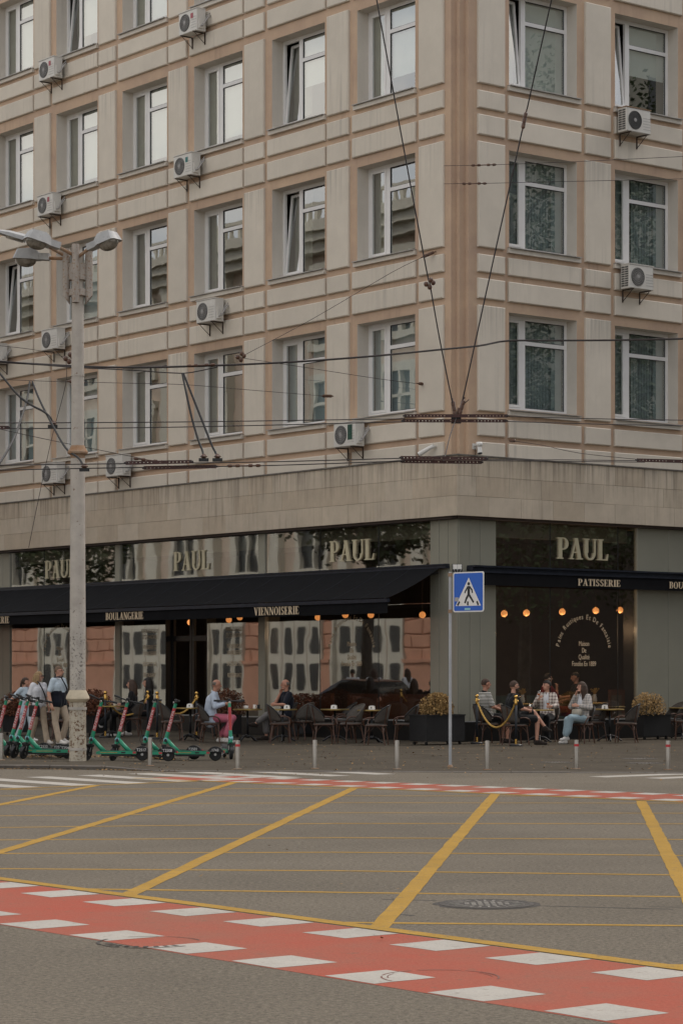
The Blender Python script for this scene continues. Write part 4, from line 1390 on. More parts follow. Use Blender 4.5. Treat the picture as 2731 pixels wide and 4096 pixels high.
def bent_pipe(dx, dy, z0, z1, cut):
    mb_ = MB()
    r, n_ = .070, 14
    vs = []
    for i in range(n_):
        a = 2 * pi * i / n_
        x, y = dx + r * cos(a), dy + r * sin(a)
        vs.append((x, y, z0 - zz + cut * (x - dx) / r * .5))
    for i in range(n_):
        a = 2 * pi * i / n_
        vs.append((dx + r * cos(a), dy + r * sin(a), z1 - zz))
    for i in range(n_):
        a = 2 * pi * i / n_
        vs.append((dx + (r - .012) * cos(a), dy + (r - .012) * sin(a), vs[i][2] + .0))
    for i in range(n_):
        a = 2 * pi * i / n_
        vs.append((dx + (r - .012) * cos(a), dy + (r - .012) * sin(a), vs[i][2] + .3))
    fs = []
    for i in range(n_):
        j = (i + 1) % n_
        fs += [(i, j, n_ + j, n_ + i), (i, 2 * n_ + i, 2 * n_ + j, j), (2 * n_ + i, 3 * n_ + i, 3 * n_ + j, 2 * n_ + j)]
    fs += [tuple(n_ + i for i in range(n_)), tuple(3 * n_ + i for i in range(n_))]
    mb_.add(vs, fs)
    return mb_
on(SLm, bent_pipe(-.02, -.185, 8.40, 9.46, 0), 'pipe', M['rustflash'], 'auto')
on(SLm, bent_pipe(-.205, -.03, 8.47, 9.40, -.16), 'pipe', M['rustflash'], 'auto')
on(SLm, bent_pipe(.205, -.03, 8.47, 9.40, .16), 'pipe', M['rustflash'], 'auto')
for z0, z1 in ((8.83, 9.13), (8.54, 8.66)):
    on(SLm, MB().lathe(lz([(.165, z0), (.165, z1)]), (0, -.02, 0), 18), 'clamp', M['rustflash'])
def lamp_arm(p0, p1): on(SLm, MB().tube([p0, p1], .032, 8), 'arm', M['rust'])
def lamp_head(p, az, tilt, long=False):
    Mx = Matrix.Translation(p) @ Matrix.Rotation(az, 4, 'Z') @ Matrix.Rotation(-tilt, 4, 'Y')
    mb_ = MB()
    if not long:
        mb_.box((.0, -.085, -.045), (.20, .085, .075), Mx)
        vs = [(.18, -.10, -.05), (.18, .10, -.05), (.30, .17, -.05), (.62, .17, -.05), (.66, .12, -.05), (.66, -.12, -.05), (.62, -.17, -.05), (.30, -.17, -.05)]
        top = [(.20, -.08, .10), (.20, .08, .10), (.32, .12, .155), (.57, .12, .135), (.61, .08, .11), (.61, -.08, .11), (.57, -.12, .135), (.32, -.12, .155)]
        mb_.add([Mx @ Vector(q_) for q_ in vs + top], [tuple(range(7, -1, -1)), tuple(range(8, 16))] + [(i, (i + 1) % 8, 8 + (i + 1) % 8, 8 + i) for i in range(8)])
    else:
        vs, fs = [], []
        for x, w, h in ((0, .06, .05), (.2, .085, .07), (.45, .125, .10), (.75, .12, .085), (.95, .07, .045)):
            for i in range(8):
                a = 2 * pi * i / 8 + pi / 8
                vs.append(Mx @ Vector((x, w * cos(a), max(h * sin(a), -.035))))
        for k in range(4):
            for i in range(8):
                fs.append((k * 8 + i, k * 8 + (i + 1) % 8, k * 8 + 8 + (i + 1) % 8, k * 8 + 8 + i))
        fs += [tuple(range(7, -1, -1)), tuple(range(32, 40))]
        mb_.add(vs, fs)
    h = on(SLm, mb_, 'lamp_head', M['lamphead'], 'auto')
    le = MB()
    if not long:
        n_, m_ = 14, 5
        vs = []
        for i in range(m_ + 1):
            ph_ = (pi / 2) * i / m_
            for j in range(n_):
                a = 2 * pi * j / n_
                vs.append(Mx @ Vector((.44 + .20 * cos(a) * max(cos(ph_), .02), .15 * sin(a) * max(cos(ph_), .02), -.052 - .135 * sin(ph_))))
        le.add(vs, [(i * n_ + j, i * n_ + (j + 1) % n_, (i + 1) * n_ + (j + 1) % n_, (i + 1) * n_ + j) for i in range(m_) for j in range(n_)] + [tuple(range(m_ * n_, m_ * n_ + n_))])
    else:
        le.box((.48, -.085, -.055), (.80, .085, -.034), Mx)
    on(h, le, 'lens', M['lens'], True)
for p0, p1, az, tl, lg in (((.03, -.15, 9.24), (.24, -.30, 9.36), radians(-32), radians(14), False), ((-.05, -.15, 9.26), (-.30, -.34, 9.38), radians(206), radians(14), False),
                           ((-.20, -.03, 9.22), (-.52, .06, 9.25), radians(172), radians(4), False), ((-.20, -.03, 9.26), (-.50, -.12, 9.42), radians(190), radians(15), True)):
    a = (p0[0], p0[1], p0[2] - zz); b = (p1[0], p1[1], p1[2] - zz)
    lamp_arm(a, b)
    lamp_head(b, az, tl, lg)

# ------------------------------------------------------------------ pedestrian crossing sign
sp = gp(1.919, 42.848)
sgn = thing('road_sign', 'blue pedestrian crossing sign on a slim grey post at the pavement edge', 'road sign', tuple(sp))
on(sgn, MB().tube([(0, 0, 0), (0, 0, 3.43)], .027, 12), 'post', M['greypaint'], 'auto')
on(sgn, MB().lathe([(.05, 0), (.05, .02), (.03, .05)], n=12), 'foot', M['rust'])
for z in (2.74, 3.38):
    on(sgn, MB().box((-.035, -.035, z - .03), (.035, .035, z + .03)), 'clamp', M['rust'])
ya = radians(43.5)
xd = Vector((cos(ya), -sin(ya), 0))
org = Vector((.05, -.045, 2.72))
def SM(d): return frame(org + (Vector((-sin(ya), -cos(ya), 0)) * d), xd)
def rrect(x0, y0, x1, y1, r, n=4):
    o = []
    for cx_, cy_, a in ((x1 - r, y1 - r, 0), (x0 + r, y1 - r, pi / 2), (x0 + r, y0 + r, pi), (x1 - r, y0 + r, 1.5 * pi)):
        o += [(cx_ + r * cos(a + pi / 2 * i / n), cy_ + r * sin(a + pi / 2 * i / n)) for i in range(n + 1)]
    return o
on(sgn, MB().prism(rrect(0, 0, .70, .70, .04), -.012, .0, SM(0)), 'plate', M['signwhite'])
face = on(sgn, MB().prism(rrect(.022, .022, .678, .678, .03), 0, .003, SM(0)), 'blue_face', M['signblue'])
tri = on(sgn, MB().prism([(.06, .108), (.64, .108), (.362, .600)], .0035, .005, SM(0)), 'white_triangle', M['signwhite'])
mb = MB()
def lim(a, b, w):
    d = Vector((b[0] - a[0], b[1] - a[1])); e = Vector((-d.y, d.x)).normalized() * (w / 2)
    mb.prism([(a[0] - e.x, a[1] - e.y), (b[0] - e.x, b[1] - e.y), (b[0] + e.x, b[1] + e.y), (a[0] + e.x, a[1] + e.y)], .0055, .0066 + .0003 * len(mb.f) / 20, SM(0))
mb.prism([(.362 + .03 * cos(2 * pi * i / 14), .492 + .03 * sin(2 * pi * i / 14)) for i in range(14)], .0055, .0066, SM(0))
for a, b, w in (((.362, .452), (.362, .30), .058), ((.345, .445), (.29, .365), .028), ((.29, .375), (.275, .33), .026), ((.38, .445), (.435, .385), .028), ((.435, .395), (.445, .33), .026),
                ((.36, .31), (.31, .235), .042), ((.315, .245), (.275, .155), .036), ((.365, .31), (.42, .235), .040), ((.415, .245), (.475, .165), .036),
                ((.105, .118), (.155, .185), .035), ((.34, .118), (.345, .185), .035), ((.58, .118), (.55, .185), .035)):
    lim(a, b, w)
on(sgn, mb, 'pictogram', M['black'])
on(sgn, MB().prism(rrect(.045, .19, .13, .26, .005), .0055, .0075, SM(0)), 'sticker', M['acgrey'])
on(sgn, MB().prism(rrect(.27, .035, .40, .07, .005), .0055, .0075, SM(0)), 'sticker', M['cyan'])

# ------------------------------------------------------------------ bollards
def make_bollard(red):
    b = bpy.data.objects.new('bollard', None); COL.objects.link(b)
    on(b, MB().lathe([(.039, 0), (.039, .485), (.036, .497), (.0, .503)], n=16), 'post', M['steel'], 'auto')
    on(b, MB().lathe([(.075, .001), (.075, .010), (.04, .014)], n=16), 'flange', M['rust'])
    if red:
        on(b, MB().lathe([(.0402, .39), (.0402, .432)], n=16), 'band', M['redband'])
    return b
bp_, br_ = make_bollard(False), make_bollard(True)
fp = fr_ = True
for (x, y), red, lab in zip(((-6.505, 46.378), (-3.454, 43.767), (-1.802, 42.075), (-0.464, 42.293), (0.961, 42.075), (2.514, 41.859), (4.086, 42.184), (5.634, 41.859)),
                            (0, 0, 1, 0, 0, 0, 1, 1),
                            ('steel bollard at the left edge beside the parked scooters', 'plain steel bollard in front of the scooter with the open deck', 'steel bollard with red band beside the last scooter',
                             'plain steel bollard in front of the navy-shirted man\'s terrace tables', 'plain steel bollard left of the road sign post, in front of the black planter', 'plain steel bollard just right of the road sign post',
                             'steel bollard with red band in front of the woman in jeans', 'steel bollard with red band at the right edge')):
    src_ = br_ if red else bp_
    if (red and fr_) or (not red and fp):
        o = src_
        if red: fr_ = False
        else: fp = False
    else:
        o = copy_tree(src_)
    o.location = gp(x, y)
    tag(o, lab, 'bollard', 'steel bollards along the kerb')

# ------------------------------------------------------------------ manhole covers
M['wornred'] = mat('worn_red_edge', (.20, .085, .065), .85, .3, 9)
def manhole(x, y, r, lab, painted=None, z=None):
    z = (ph(x) if y > 41.5 else 0.002) if z is None else z
    s = thing('manhole_cover', lab, 'manhole cover', (x, y, z))
    if painted is None:
        on(s, MB().lathe([(r, 0), (r, .003), (r * .90, .004), (r * .89, .001), (0, .001)], n=36), 'rim', M['iron'])
        mb_ = MB()
        for i in range(24):
            a = 2 * pi * i / 24
            for q0, q1 in ((.58, .80),):
                w = .035
                p = [(r * q0 * cos(a - w), r * q0 * sin(a - w)), (r * q1 * cos(a - w), r * q1 * sin(a - w)), (r * q1 * cos(a + w), r * q1 * sin(a + w)), (r * q0 * cos(a + w), r * q0 * sin(a + w))]
                mb_.prism(p, .001, .005, Matrix.Identity(4))
        for i in range(-3, 4):
            for j in range(-3, 4):
                if i * i + j * j < 11:
                    mb_.box((r * (.14 * i - .045), r * (.14 * j - .045), .001), (r * (.14 * i + .045), r * (.14 * j + .045), .005))
        on(s, mb_, 'tread', M['ironlight'])
    else:
        def ring(q0, q1, spans, nm):
            mb_ = MB()
            for a0, a1 in spans:
                k = max(2, int((a1 - a0) / 9))
                for i in range(k):
                    e = [radians(a0 + (a1 - a0) * (i + d)/ k) for d in (0, 1)]
                    mb_.quad((r * q0 * cos(e[0]), r * q0 * sin(e[0]), 0), (r * q1 * cos(e[0]), r * q1 * sin(e[0]), 0), (r * q1 * cos(e[1]), r * q1 * sin(e[1]), 0), (r * q0 * cos(e[1]), r * q0 * sin(e[1]), 0))
            on(s, mb_, nm, painted)
        if painted is M['wornred']:
            ring(.965, 1.0, ((-15, 62), (66, 110), (118, 168), (176, 214)), 'rim')
            ring(.87, .89, ((5, 40), (150, 190)), 'inner_rim')
        else:
            ring(.94, 1.0, ((150, 205), (210, 240), (246, 318)), 'rim')
            ring(.955, .985, ((18, 75), (84, 120)), 'worn_rim')
            ring(.70, .86, tuple((196 + 14 * i, 203 + 14 * i) for i in range(9)), 'tread')
manhole(1.053, 17.573, .345, 'worn iron manhole cover in the yellow hatched road')
flat('tar_patch', [(1.053 + .385 * cos(a / 12 * pi) * (1 + .06 * sin(a * 2.3)), 17.573 + .40 * sin(a / 12 * pi)) for a in range(24)], .0019, M['patch'], road)
flat('tar_patch', strip((1.45, 17.45), (2.35, 17.2), .035), .0012, M['patch'], road)
flat('tar_patch', strip((.30, 17.95), (.70, 17.85), .035), .0013, M['patch'], road)
flat('tar_patch', strip((.32, 16.9), (.5, 16.75), .05), .0011, M['patch'], road)
manhole(-1.194, 15.088, .33, 'manhole half painted over at the edge of the red cycle lane', M['patch'], .0042)
manhole(0.543, 13.359, .33, 'manhole painted over inside the red cycle lane', M['wornred'], .0042)
manhole(3.983, 44.849, .33, 'dark round cover on the pavement between two bollards')
manhole(5.746, 46.777, .36, 'dark round cover on the pavement, farther of the pair at the right')
manhole(5.56, 44.483, .36, 'dark round cover on the pavement, nearer of the pair at the right')
# ------------------------------------------------------------------ overhead wires
def smooth_path(p, n=5):
    p = [Vector(q) for q in p]
    if len(p) < 3:
        return p
    o = []
    for i in range(len(p) - 1):
        a, b, c, d = p[max(i - 1, 0)], p[i], p[i + 1], p[min(i + 2, len(p) - 1)]
        for k in range(n):
            t = k / n
            o.append(0.5 * ((2 * b) + (c - a) * t + (2 * a - 5 * b + 4 * c - d) * t * t + (3 * b - a - 3 * c + d) * t ** 3))
    return o + [p[-1]]
def wire(pts, r, lab, cat='wire', name='overhead_wire', group='overhead wires', m='wire', ins=()):
    o = MB().tube(smooth_path(pts), r, 6).build(name, M[m])
    tag(o, lab, cat, group)
    for kind, c, d in ins:
        c, d = Vector(c), Vector(d).normalized()
        if kind == 'egg':
            mb_ = MB()
            for i, q in enumerate((-.10, 0, .10)):
                mb_.capsule(c + d * (q - .03), c + d * (q + .03), .04, .04, 8)
            mb_.tube([c - d * .22, c + d * .22], .014, 6)
        elif kind == 'balls':
            mb_ = MB()
            for dx, dz in ((-.07, .0), (.07, .03), (0, -.06), (.02, .08)):
                mb_.ell(c + Vector((dx, 0, dz)), (.05, .05, .055), 8, 6)
        else:
            mb_ = MB()
            for q in (-.26, -.12, .12, .26):
                mb_.capsule(c + d * (q - .02), c + d * (q + .02), .03, .03, 8)
            mb_.tube([c - d * .32, c + d * .32], .013, 6)
        mb_.build('insulator', M['insul'], o)
    return o
wire([(-7.58, 50, 8.12), (-7.04, 50, 8.09), (-5.27, 50.3, 8.03), (-4.12, 50.5, 8.04), (-3.06, 51, 8.13), (-2.07, 51.5, 8.23), (-0.79, 52.3, 8.4), (0.73, 53.5, 8.67), (2.13, 55, 9.0), (3.19, 56.2, 9.26), (3.87, 57, 9.48), (4.87, 57, 9.49), (6.19, 56, 9.36), (7.6, 54, 9.12), (8.15, 53, 9.02)],
     .022, 'thick black cable bundle crossing the whole façade in front of the first-floor windows', 'cable', 'overhead_cable', ins=[('long', (-2.95, 51.0, 8.15), (1, .4, .1))])
wire([(-7.53, 49.7, 8.09), (-7.0, 49.7, 8.07), (-5.69, 50, 7.99), (-4.38, 50.4, 7.97), (-3.5, 50.8, 7.96), (-3.15, 51, 8.0), (-2.62, 51.3, 8.15)], .012, 'thinner black cable sagging under the thick bundle at the left', 'cable', 'overhead_cable')
wire([(-6.97, 46, 6.43), (-6.48, 46, 6.42), (-3.24, 47, 6.54), (1.27, 48.5, 6.76)], .010, 'upper of the two trolley wires running left from the big insulator bars')
wire([(-7.02, 46.3, 6.35), (-6.52, 46.3, 6.34), (-3.25, 47.2, 6.46), (1.24, 48.6, 6.71)], .010, 'lower of the two trolley wires running left from the big insulator bars')
wire([(3.35, 49, 6.86), (5.49, 49.6, 6.87), (7.68, 50, 6.88)], .009, 'upper trolley wire running right from the big insulator bars')
wire([(3.34, 49.2, 6.78), (5.5, 49.7, 6.77), (7.72, 50.2, 6.78)], .009, 'lower trolley wire running right from the big insulator bars')
wire([(-6.52, 43, 5.35), (-6.05, 43, 5.36), (-3.87, 43.6, 5.44), (-1.46, 44.3, 5.53), (1.1, 45, 5.66)], .010, 'trolley wire just above the stone band, the upper of the near pair')
wire([(-6.55, 43.2, 5.27), (-6.08, 43.2, 5.29), (-3.57, 43.8, 5.39), (-1.47, 44.4, 5.47), (1.18, 45.1, 5.62)], .010, 'trolley wire along the stone band, the lower of the near pair', ins=[('long', (-1.78, 44.3, 5.462), (1, .2, .03))])
wire([(2.71, 45.3, 5.66), (4.24, 45.8, 5.7), (5.63, 46.2, 5.72)], .008, 'near trolley wire right of the corner, along the ledge')
wire([(2.62, 45.4, 5.65), (4.25, 45.9, 5.68), (5.79, 46.3, 5.7)], .008, 'second near trolley wire right of the corner, along the ledge')
wire([(0.62, 47, 15.05), (0.69, 47.2, 14.76), (1.21, 47.8, 12.11), (1.7, 48.4, 9.7), (1.76, 48.4, 9.46), (1.97, 48.6, 8.35), (2.26, 48.9, 7.01)], .014, 'left arm of the V of wires coming down from the top of the picture', ins=[('balls', (1.76, 48.4, 9.44), (0, 0, 1)), ('egg', (2.27, 48.9, 7.0), (.18, 0, -1))])
wire([(4.14, 47, 15.05), (4.08, 47.2, 14.76), (3.67, 48, 12.84), (3.62, 48, 12.62), (3.01, 48.5, 9.82), (2.42, 48.9, 7.08)], .014, 'right arm of the V of wires coming down from the top of the picture', ins=[('egg', (3.62, 48, 12.62), (-.2, .1, -1)), ('egg', (2.42, 48.9, 7.03), (-.3, 0, -1))])
wire([(2.32, 48.9, 6.83), (2.15, 48, 6.38), (1.97, 46, 5.81), (1.9, 45.2, 5.63)], .011, 'short wire dropping from the big insulator bars to the lower bars')
wire([(2.15, 58.6, 11.8), (1.26, 58, 11.29), (-0.64, 56, 9.87), (-2.21, 54, 8.73)], .006, 'thin wire slanting down left from the pier beside the corner', ins=[('egg', (2.10, 58.55, 11.78), (1, .5, .5))])
wire([(-2.21, 54, 8.69), (-0.84, 55.5, 8.67), (0.89, 57.5, 8.65), (1.99, 59, 8.7)], .006, 'thin wire running to the insulator on the pier left of the corner', ins=[('egg', (2.0, 58.95, 8.7), (1, .8, 0)), ('balls', (-2.24, 54, 8.71), (1, 0, 0))])
wire([(-7.58, 50, 7.75), (-7.04, 50, 7.73), (-5.81, 51, 7.8), (-4.7, 53, 8.01), (-3.5, 55, 8.21), (-1.92, 58, 8.42), (-0.35, 61.4, 8.68)], .006, 'thin wire from the left edge to the insulator on the second pier', ins=[('egg', (-.36, 61.35, 8.68), (1, 1, .1)), ('egg', (-5.6, 51.2, 7.82), (1, .8, 0))])
wire([(-7.58, 50, 8.47), (-7.18, 51, 8.56), (-6.98, 56, 9.12), (-7.39, 66, 10.24)], .006, 'thin wire at the left edge running to the air conditioner by the lamp pole')
wire([(2.45, 57.9, 13.79), (3.57, 57.4, 13.71), (5.19, 56, 13.48), (7.46, 53, 12.97), (7.99, 52, 12.8)], .006, 'upper of two thin wires tied to the corner pier and leaving to the right', ins=[('long', (3.37, 57.5, 13.725), (1, -.4, -.05))])
wire([(2.45, 57.9, 13.36), (3.36, 57.4, 13.27), (5.19, 56, 13.03), (7.46, 53, 12.48), (7.99, 52, 12.29)], .006, 'lower of two thin wires tied to the corner pier and leaving to the right', ins=[('long', (3.15, 57.52, 13.29), (1, -.45, -.08))])
wire([(4.06, 58.3, 7.26), (4.59, 56, 6.94), (5.2, 53, 6.48), (5.79, 47, 5.81)], .006, 'thin wire leaving the right façade just above the ledge', ins=[('egg', (4.1, 58.2, 7.25), (.3, -1, -.1))])
wire([(-5.45, 48, 7.86), (-5.46, 48, 7.38), (-5.74, 48, 6.29), (-6.02, 48, 5.0), (-6.19, 48, 4.15)], .006, 'thin slack wire hanging down left of the lamp pole', ins=[('balls', (-5.39, 48, 7.9), (0, 0, 1))])
wire([(-6.19, 44, 6.1), (-5.37, 45, 5.99), (-4.04, 46.5, 5.83), (-3.69, 46.8, 5.77)], .006, 'thin wire crossing in front of the ring on the lamp pole', ins=[('long', (-3.7, 46.75, 5.775), (1, .3, -.1))])
clampk = []
def loop(pts, lab):
    o = MB().tube(smooth_path(pts, 6), .021, 7).build('feeder_loop', M['black'])
    tag(o, lab, 'cable', 'black feeder cables at the left')
    e = Vector(pts[-1])
    MB().box((e.x - .09, e.y - .02, e.z - .06), (e.x + .09, e.y + .02, e.z + .0)).build('clamp', M['black'], o)
    MB().lathe([(.03, .0), (.07, .03), (.05, .05), (.025, .08)], e, 8).build('insulator', M['insul'], o)
    return o
loop([(-2.95, 45, 7.23), (-2.87, 44.8, 6.87), (-2.75, 44.6, 6.36), (-2.62, 44.4, 5.94), (-2.54, 44.3, 5.74), (-2.51, 44.2, 5.59)], 'left leg of the black V of feeder cables right of the lamp pole')
loop([(-2.93, 45, 7.23), (-2.77, 44.8, 6.83), (-2.58, 44.6, 6.36), (-2.38, 44.4, 5.86), (-2.3, 44.3, 5.7), (-2.26, 44.2, 5.59)], 'right leg of the black V of feeder cables right of the lamp pole')
loop([(-5.91, 46, 7.2), (-5.92, 45.7, 6.85), (-5.97, 45.2, 6.41), (-6.02, 44.5, 5.95), (-6.11, 43.4, 5.44), (-6.28, 43, 5.11)], 'black feeder cable curving down to the left edge')
loop([(-5.86, 46, 7.2), (-5.67, 45.6, 6.8), (-5.38, 45, 6.31), (-5.04, 44.3, 5.79), (-4.75, 43.8, 5.56), (-4.61, 43.5, 5.35)], 'black feeder cable ending in front of the lamp pole')
loop([(-6.57, 45.5, 7.45), (-6.39, 45.4, 7.28), (-6.05, 45.3, 6.88), (-5.78, 45.2, 6.67), (-5.55, 45.2, 6.55), (-5.42, 45.2, 6.43), (-5.38, 45.2, 6.3)], 'black feeder cable entering from the left edge and ending left of the lamp pole')
def bar(a, b, lab):
    a, b = Vector(a), Vector(b)
    d = (b - a); L_ = d.length; d.normalize()
    s = thing('insulator_bar', lab, 'insulator', tuple(a), 0, 'perforated insulator bars')
    up = Vector((0, 0, 1)); e = d.cross(up).normalized(); up = e.cross(d)
    mb_ = MB()
    def seg(x0, x1, z0, z1):
        vs = [d * x + e * y + up * z for z in (z0, z1) for x, y in ((x0, -.012), (x1, -.012), (x1, .012), (x0, .012))]
        mb_.add(vs, [(0, 3, 2, 1), (4, 5, 6, 7), (0, 1, 5, 4), (1, 2, 6, 5), (2, 3, 7, 6), (3, 0, 4, 7)])
    h = .032
    seg(0, L_, .010, h); seg(0, L_, -h, -.010)
    x = 0
    i = 0
    while x < L_ - .02:
        w = .045 if .36 * L_ > x or x > .64 * L_ else .14
        seg(x, min(x + w, L_), -.0098, .0098)
        x += w + .024
    on(s, mb_, 'bar', M['bar'])
    on(s, MB().tube([d * (-.03), d * .05], .02, 6), 'end_clamp', M['wire'])
    on(s, MB().tube([d * (L_ - .05), d * (L_ + .03)], .02, 6), 'end_clamp', M['wire'])
    return s
bar((1.26, 48.6, 6.83), (3.35, 48.9, 6.86), 'upper long perforated bar in front of the corner, above the ledge')
bar((1.23, 48.7, 6.74), (3.33, 49, 6.77), 'lower long perforated bar in front of the corner, above the ledge')
bar((1.1, 45, 5.67), (2.71, 45.3, 5.68), 'upper perforated bar at the ledge under the security cameras')
bar((1.12, 45.1, 5.61), (2.62, 45.4, 5.62), 'lower perforated bar at the ledge under the security cameras')
bar((-3.88, 43.6, 5.45), (-2.71, 43.9, 5.50), 'upper perforated bar over the stone band right of the lamp pole')
bar((-3.57, 43.8, 5.38), (-2.28, 44.1, 5.43), 'lower perforated bar over the stone band right of the lamp pole')
bar((5.64, 46.3, 5.74), (7.19, 46.8, 5.74), 'perforated bar at the right edge along the ledge')
bar((-6.97, 46, 6.33), (-6.31, 46, 6.33), 'perforated bar at the left edge')
h = thing('wire_hanger', 'dark clamp joining the V of wires to the long perforated bars', 'clamp', (2.31, 48.9, 6.85))
on(h, MB().box((-.10, -.04, -.14), (.10, .06, .02)), 'body', M['black'])
on(h, MB().tube([(-.04, 0, .15), (0, 0, 0), (.06, 0, .17)], .03, 7), 'fork', M['insul'])
on(h, MB().tube([(.1, 0, .2), (.26, 0, .34)], .01, 5), 'pin', M['wire'])
# ------------------------------------------------------------------ across the streets (seen mirrored in the glass)
def FO(t, o, z): return FL(t, 22 - o, z)
ob = thing('salmon_building', 'salmon rusticated building with cream doors across the left street', 'building', tuple(FO(36, 0, 0)))
def oin(o): return ain(ob, o)
DOORS = [(29.0, 33.2), (34.2, 37.8), (39.6, 42.0), (45.1, 49.2), (52.0, 56.0), (60, 64)]
H_O = 20.3
mb = MB()
mb.fbox(FO, 14, 76, -9, -.30, .0, 5.1)
oin(mb.build('wall', M['salmon']))
oin(MB().fbox(FO, 14, 76, -9, -.30, 5.1, H_O - .6).build('wall', M['paleupper']))
# rusticated blocks between the doors
def blocks(t0, t1, z0, z1, h=.55, w=1.15):
    mb_ = MB()
    z = z0; r_ = 0
    while z < z1 - .1:
        t = t0 - (w / 2 if r_ % 2 else 0)
        while t < t1 - .05:
            a, b = max(t, t0), min(t + w, t1)
            if b - a > .1:
                mb_.bevbox(FO, a + .02, b - .02, -.30, -.20, z + .02, min(z + h, z1) - .02, .03)
            t += w
        z += h; r_ += 1
    o = oin(mb_.build('stone_block', M['salmon']))
    o['kind'] = 'stuff'
prev = 14
for a, b in DOORS + [(76, 76)]:
    blocks(prev, a - .15, 2.1, 5.0)
    mb = MB().fbox(FO, prev, a - .15, -.30, -.08, .0, 2.05)
    mb.fbox(FO, prev, a - .15, -.30, .0, 2.05, 2.2)
    oin(mb.build('base_course', M['salmon']))
    prev = b + .15
for a, b in DOORS:
    n = 4 if b - a > 3 else 3
    mb = MB()
    mb.fbox(FO, a - .15, a, -.32, -.10, 0, 4.6); mb.fbox(FO, b, b + .15, -.32, -.10, 0, 4.6); mb.fbox(FO, a - .15, b + .15, -.32, -.06, 4.6, 4.9)
    oin(mb.build('door_frame', M['creamdoor']))
    for i in range(n):
        t0, t1 = a + (b - a) * i / n, a + (b - a) * (i + 1) / n
        d = oin(MB().fbox(FO, t0 + .03, t1 - .03, -.34, -.26, .03, 4.58).build('door_leaf', M['creamdoor']))
        Mo = frame(FO((t0 + t1) / 2, -.26, 0), uL)
        w = (t1 - t0) * .28
        for z0, z1 in ((.95, 2.05), (2.45, 3.55)):
            q = MB().prism(rrect(-w, z0, w, z1, .12), -.012, .012, Mo).build('door_pane', M['darkpane'])
            ain(d, q); q.location = Vector(q.location) - Vector(ob.location)
for a in (15.2, 19.8, 24.4, 28.9, 33.5, 38.1, 42.7, 47.3, 51.9, 56.5, 61.1, 65.7, 70.3):
    for z0 in (5.9, 10.6, 15.2):
        mb = MB()
        for e in ((a, a + .28, z0, z0 + 3.0), (a + 1.9, a + 2.18, z0, z0 + 3.0), (a - .1, a + 2.28, z0 + 3.0, z0 + 3.35), (a - .1, a + 2.28, z0 - .3, z0), (a + .9, a + 1.05, z0, z0 + 3), (a + .28, a + 1.9, z0 + 2.0, z0 + 2.12)):
            mb.fbox(FO, e[0], e[1], -.32, -.05, e[2], e[3])
        w = oin(mb.build('window', M['creamdoor']))
        q = MB().fbox(FO, a + .2, a + 2.0, -.31, -.26, z0, z0 + 3).build('pane', M['darkpane'])
        ain(w, q); q.location = Vector(q.location) - Vector(ob.location)
    oin(MB().fbox(FO, a - 1.35, a - .75, -.30, .05, 5.2, 19.0).build('pilaster', M['creamdoor']))
for z0, z1, o1 in ((4.95, 5.25, .12), (9.6, 9.9, .10), (18.9, 19.3, .25), (19.3, 19.7, .55), (19.7, 20.1, .8)):
    oin(MB().fbox(FO, 13.8, 76, -.4, o1, z0, z1).build('cornice', M['creamdoor']))
mb = MB()
for i in range(120):
    t = 14.2 + .5 * i
    mb.fbox(FO, t, t + .16, .1, .26, 20.1, 20.8)
mb.fbox(FO, 14, 76, .05, .3, 20.8, 20.95)
o = oin(mb.build('balustrade', M['creamdoor'])); o['kind'] = 'stuff'

def tree(base, h, r, lab, seed, z0=3.0, m='foliage', n=5200, lf=(.07, .15)):
    rr = random.Random(seed)
    s = thing('street_tree', lab, 'tree', base, 0, 'street trees')
    tips = []
    mb_ = MB()
    mb_.tube([(0, 0, 0), (.1, .05, h * .25), (.05, -.1, h * .5), (.2, .1, h * .8)], [.24, .19, .14, .05], 9)
    for i in range(16):
        a = rr.uniform(0, 6.28); z = rr.uniform(z0 + .2, h * .75)
        e = Vector((cos(a) * r * rr.uniform(.5, .9), sin(a) * r * rr.uniform(.5, .9), z + rr.uniform(.4, 2.2)))
        mb_.tube([(.08, 0, z - .6), e * .5 + Vector((0, 0, z * .52)), e], [.09, .05, .02], 6)
        tips.append(e)
    on(s, mb_, 'trunk', M['bark'])
    mb_ = MB()
    for i in range(n):
        if rr.random() < .6:
            c = rr.choice(tips) + Vector((rr.gauss(0, .55), rr.gauss(0, .55), rr.gauss(0, .5)))
        else:
            a, u, q = rr.uniform(0, 6.28), rr.uniform(-1, 1), rr.uniform(.55, 1) ** .5
            c = Vector((r * q * cos(a) * (1 - u * u) ** .5, r * q * sin(a) * (1 - u * u) ** .5, (h + z0) / 2 + (h - z0) / 2 * u * q))
        sz = rr.uniform(*lf)
        e1 = Vector((rr.gauss(0, 1), rr.gauss(0, 1), rr.gauss(0, .7))).normalized() * sz
        e2 = e1.orthogonal().normalized() * sz * .6
        mb_.quad(c - e1, c + e2, c + e1, c - e2)
    o = mb_.build('crown', M[m], s, fix=False)
    o['kind'] = 'stuff'
    return s
tree(tuple(FL(19, 12.5, 0)), 9.5, 2.2, 'leafy street tree left of the picture, mirrored in the glass by the corner', 1, 5.2, n=6000)
tree(tuple(FL(37.5, 12.5, 0)), 9.5, 2.4, 'leafy street tree down the left street, mirrored behind the lamp pole', 2, 4.8, n=6000)
rt = None
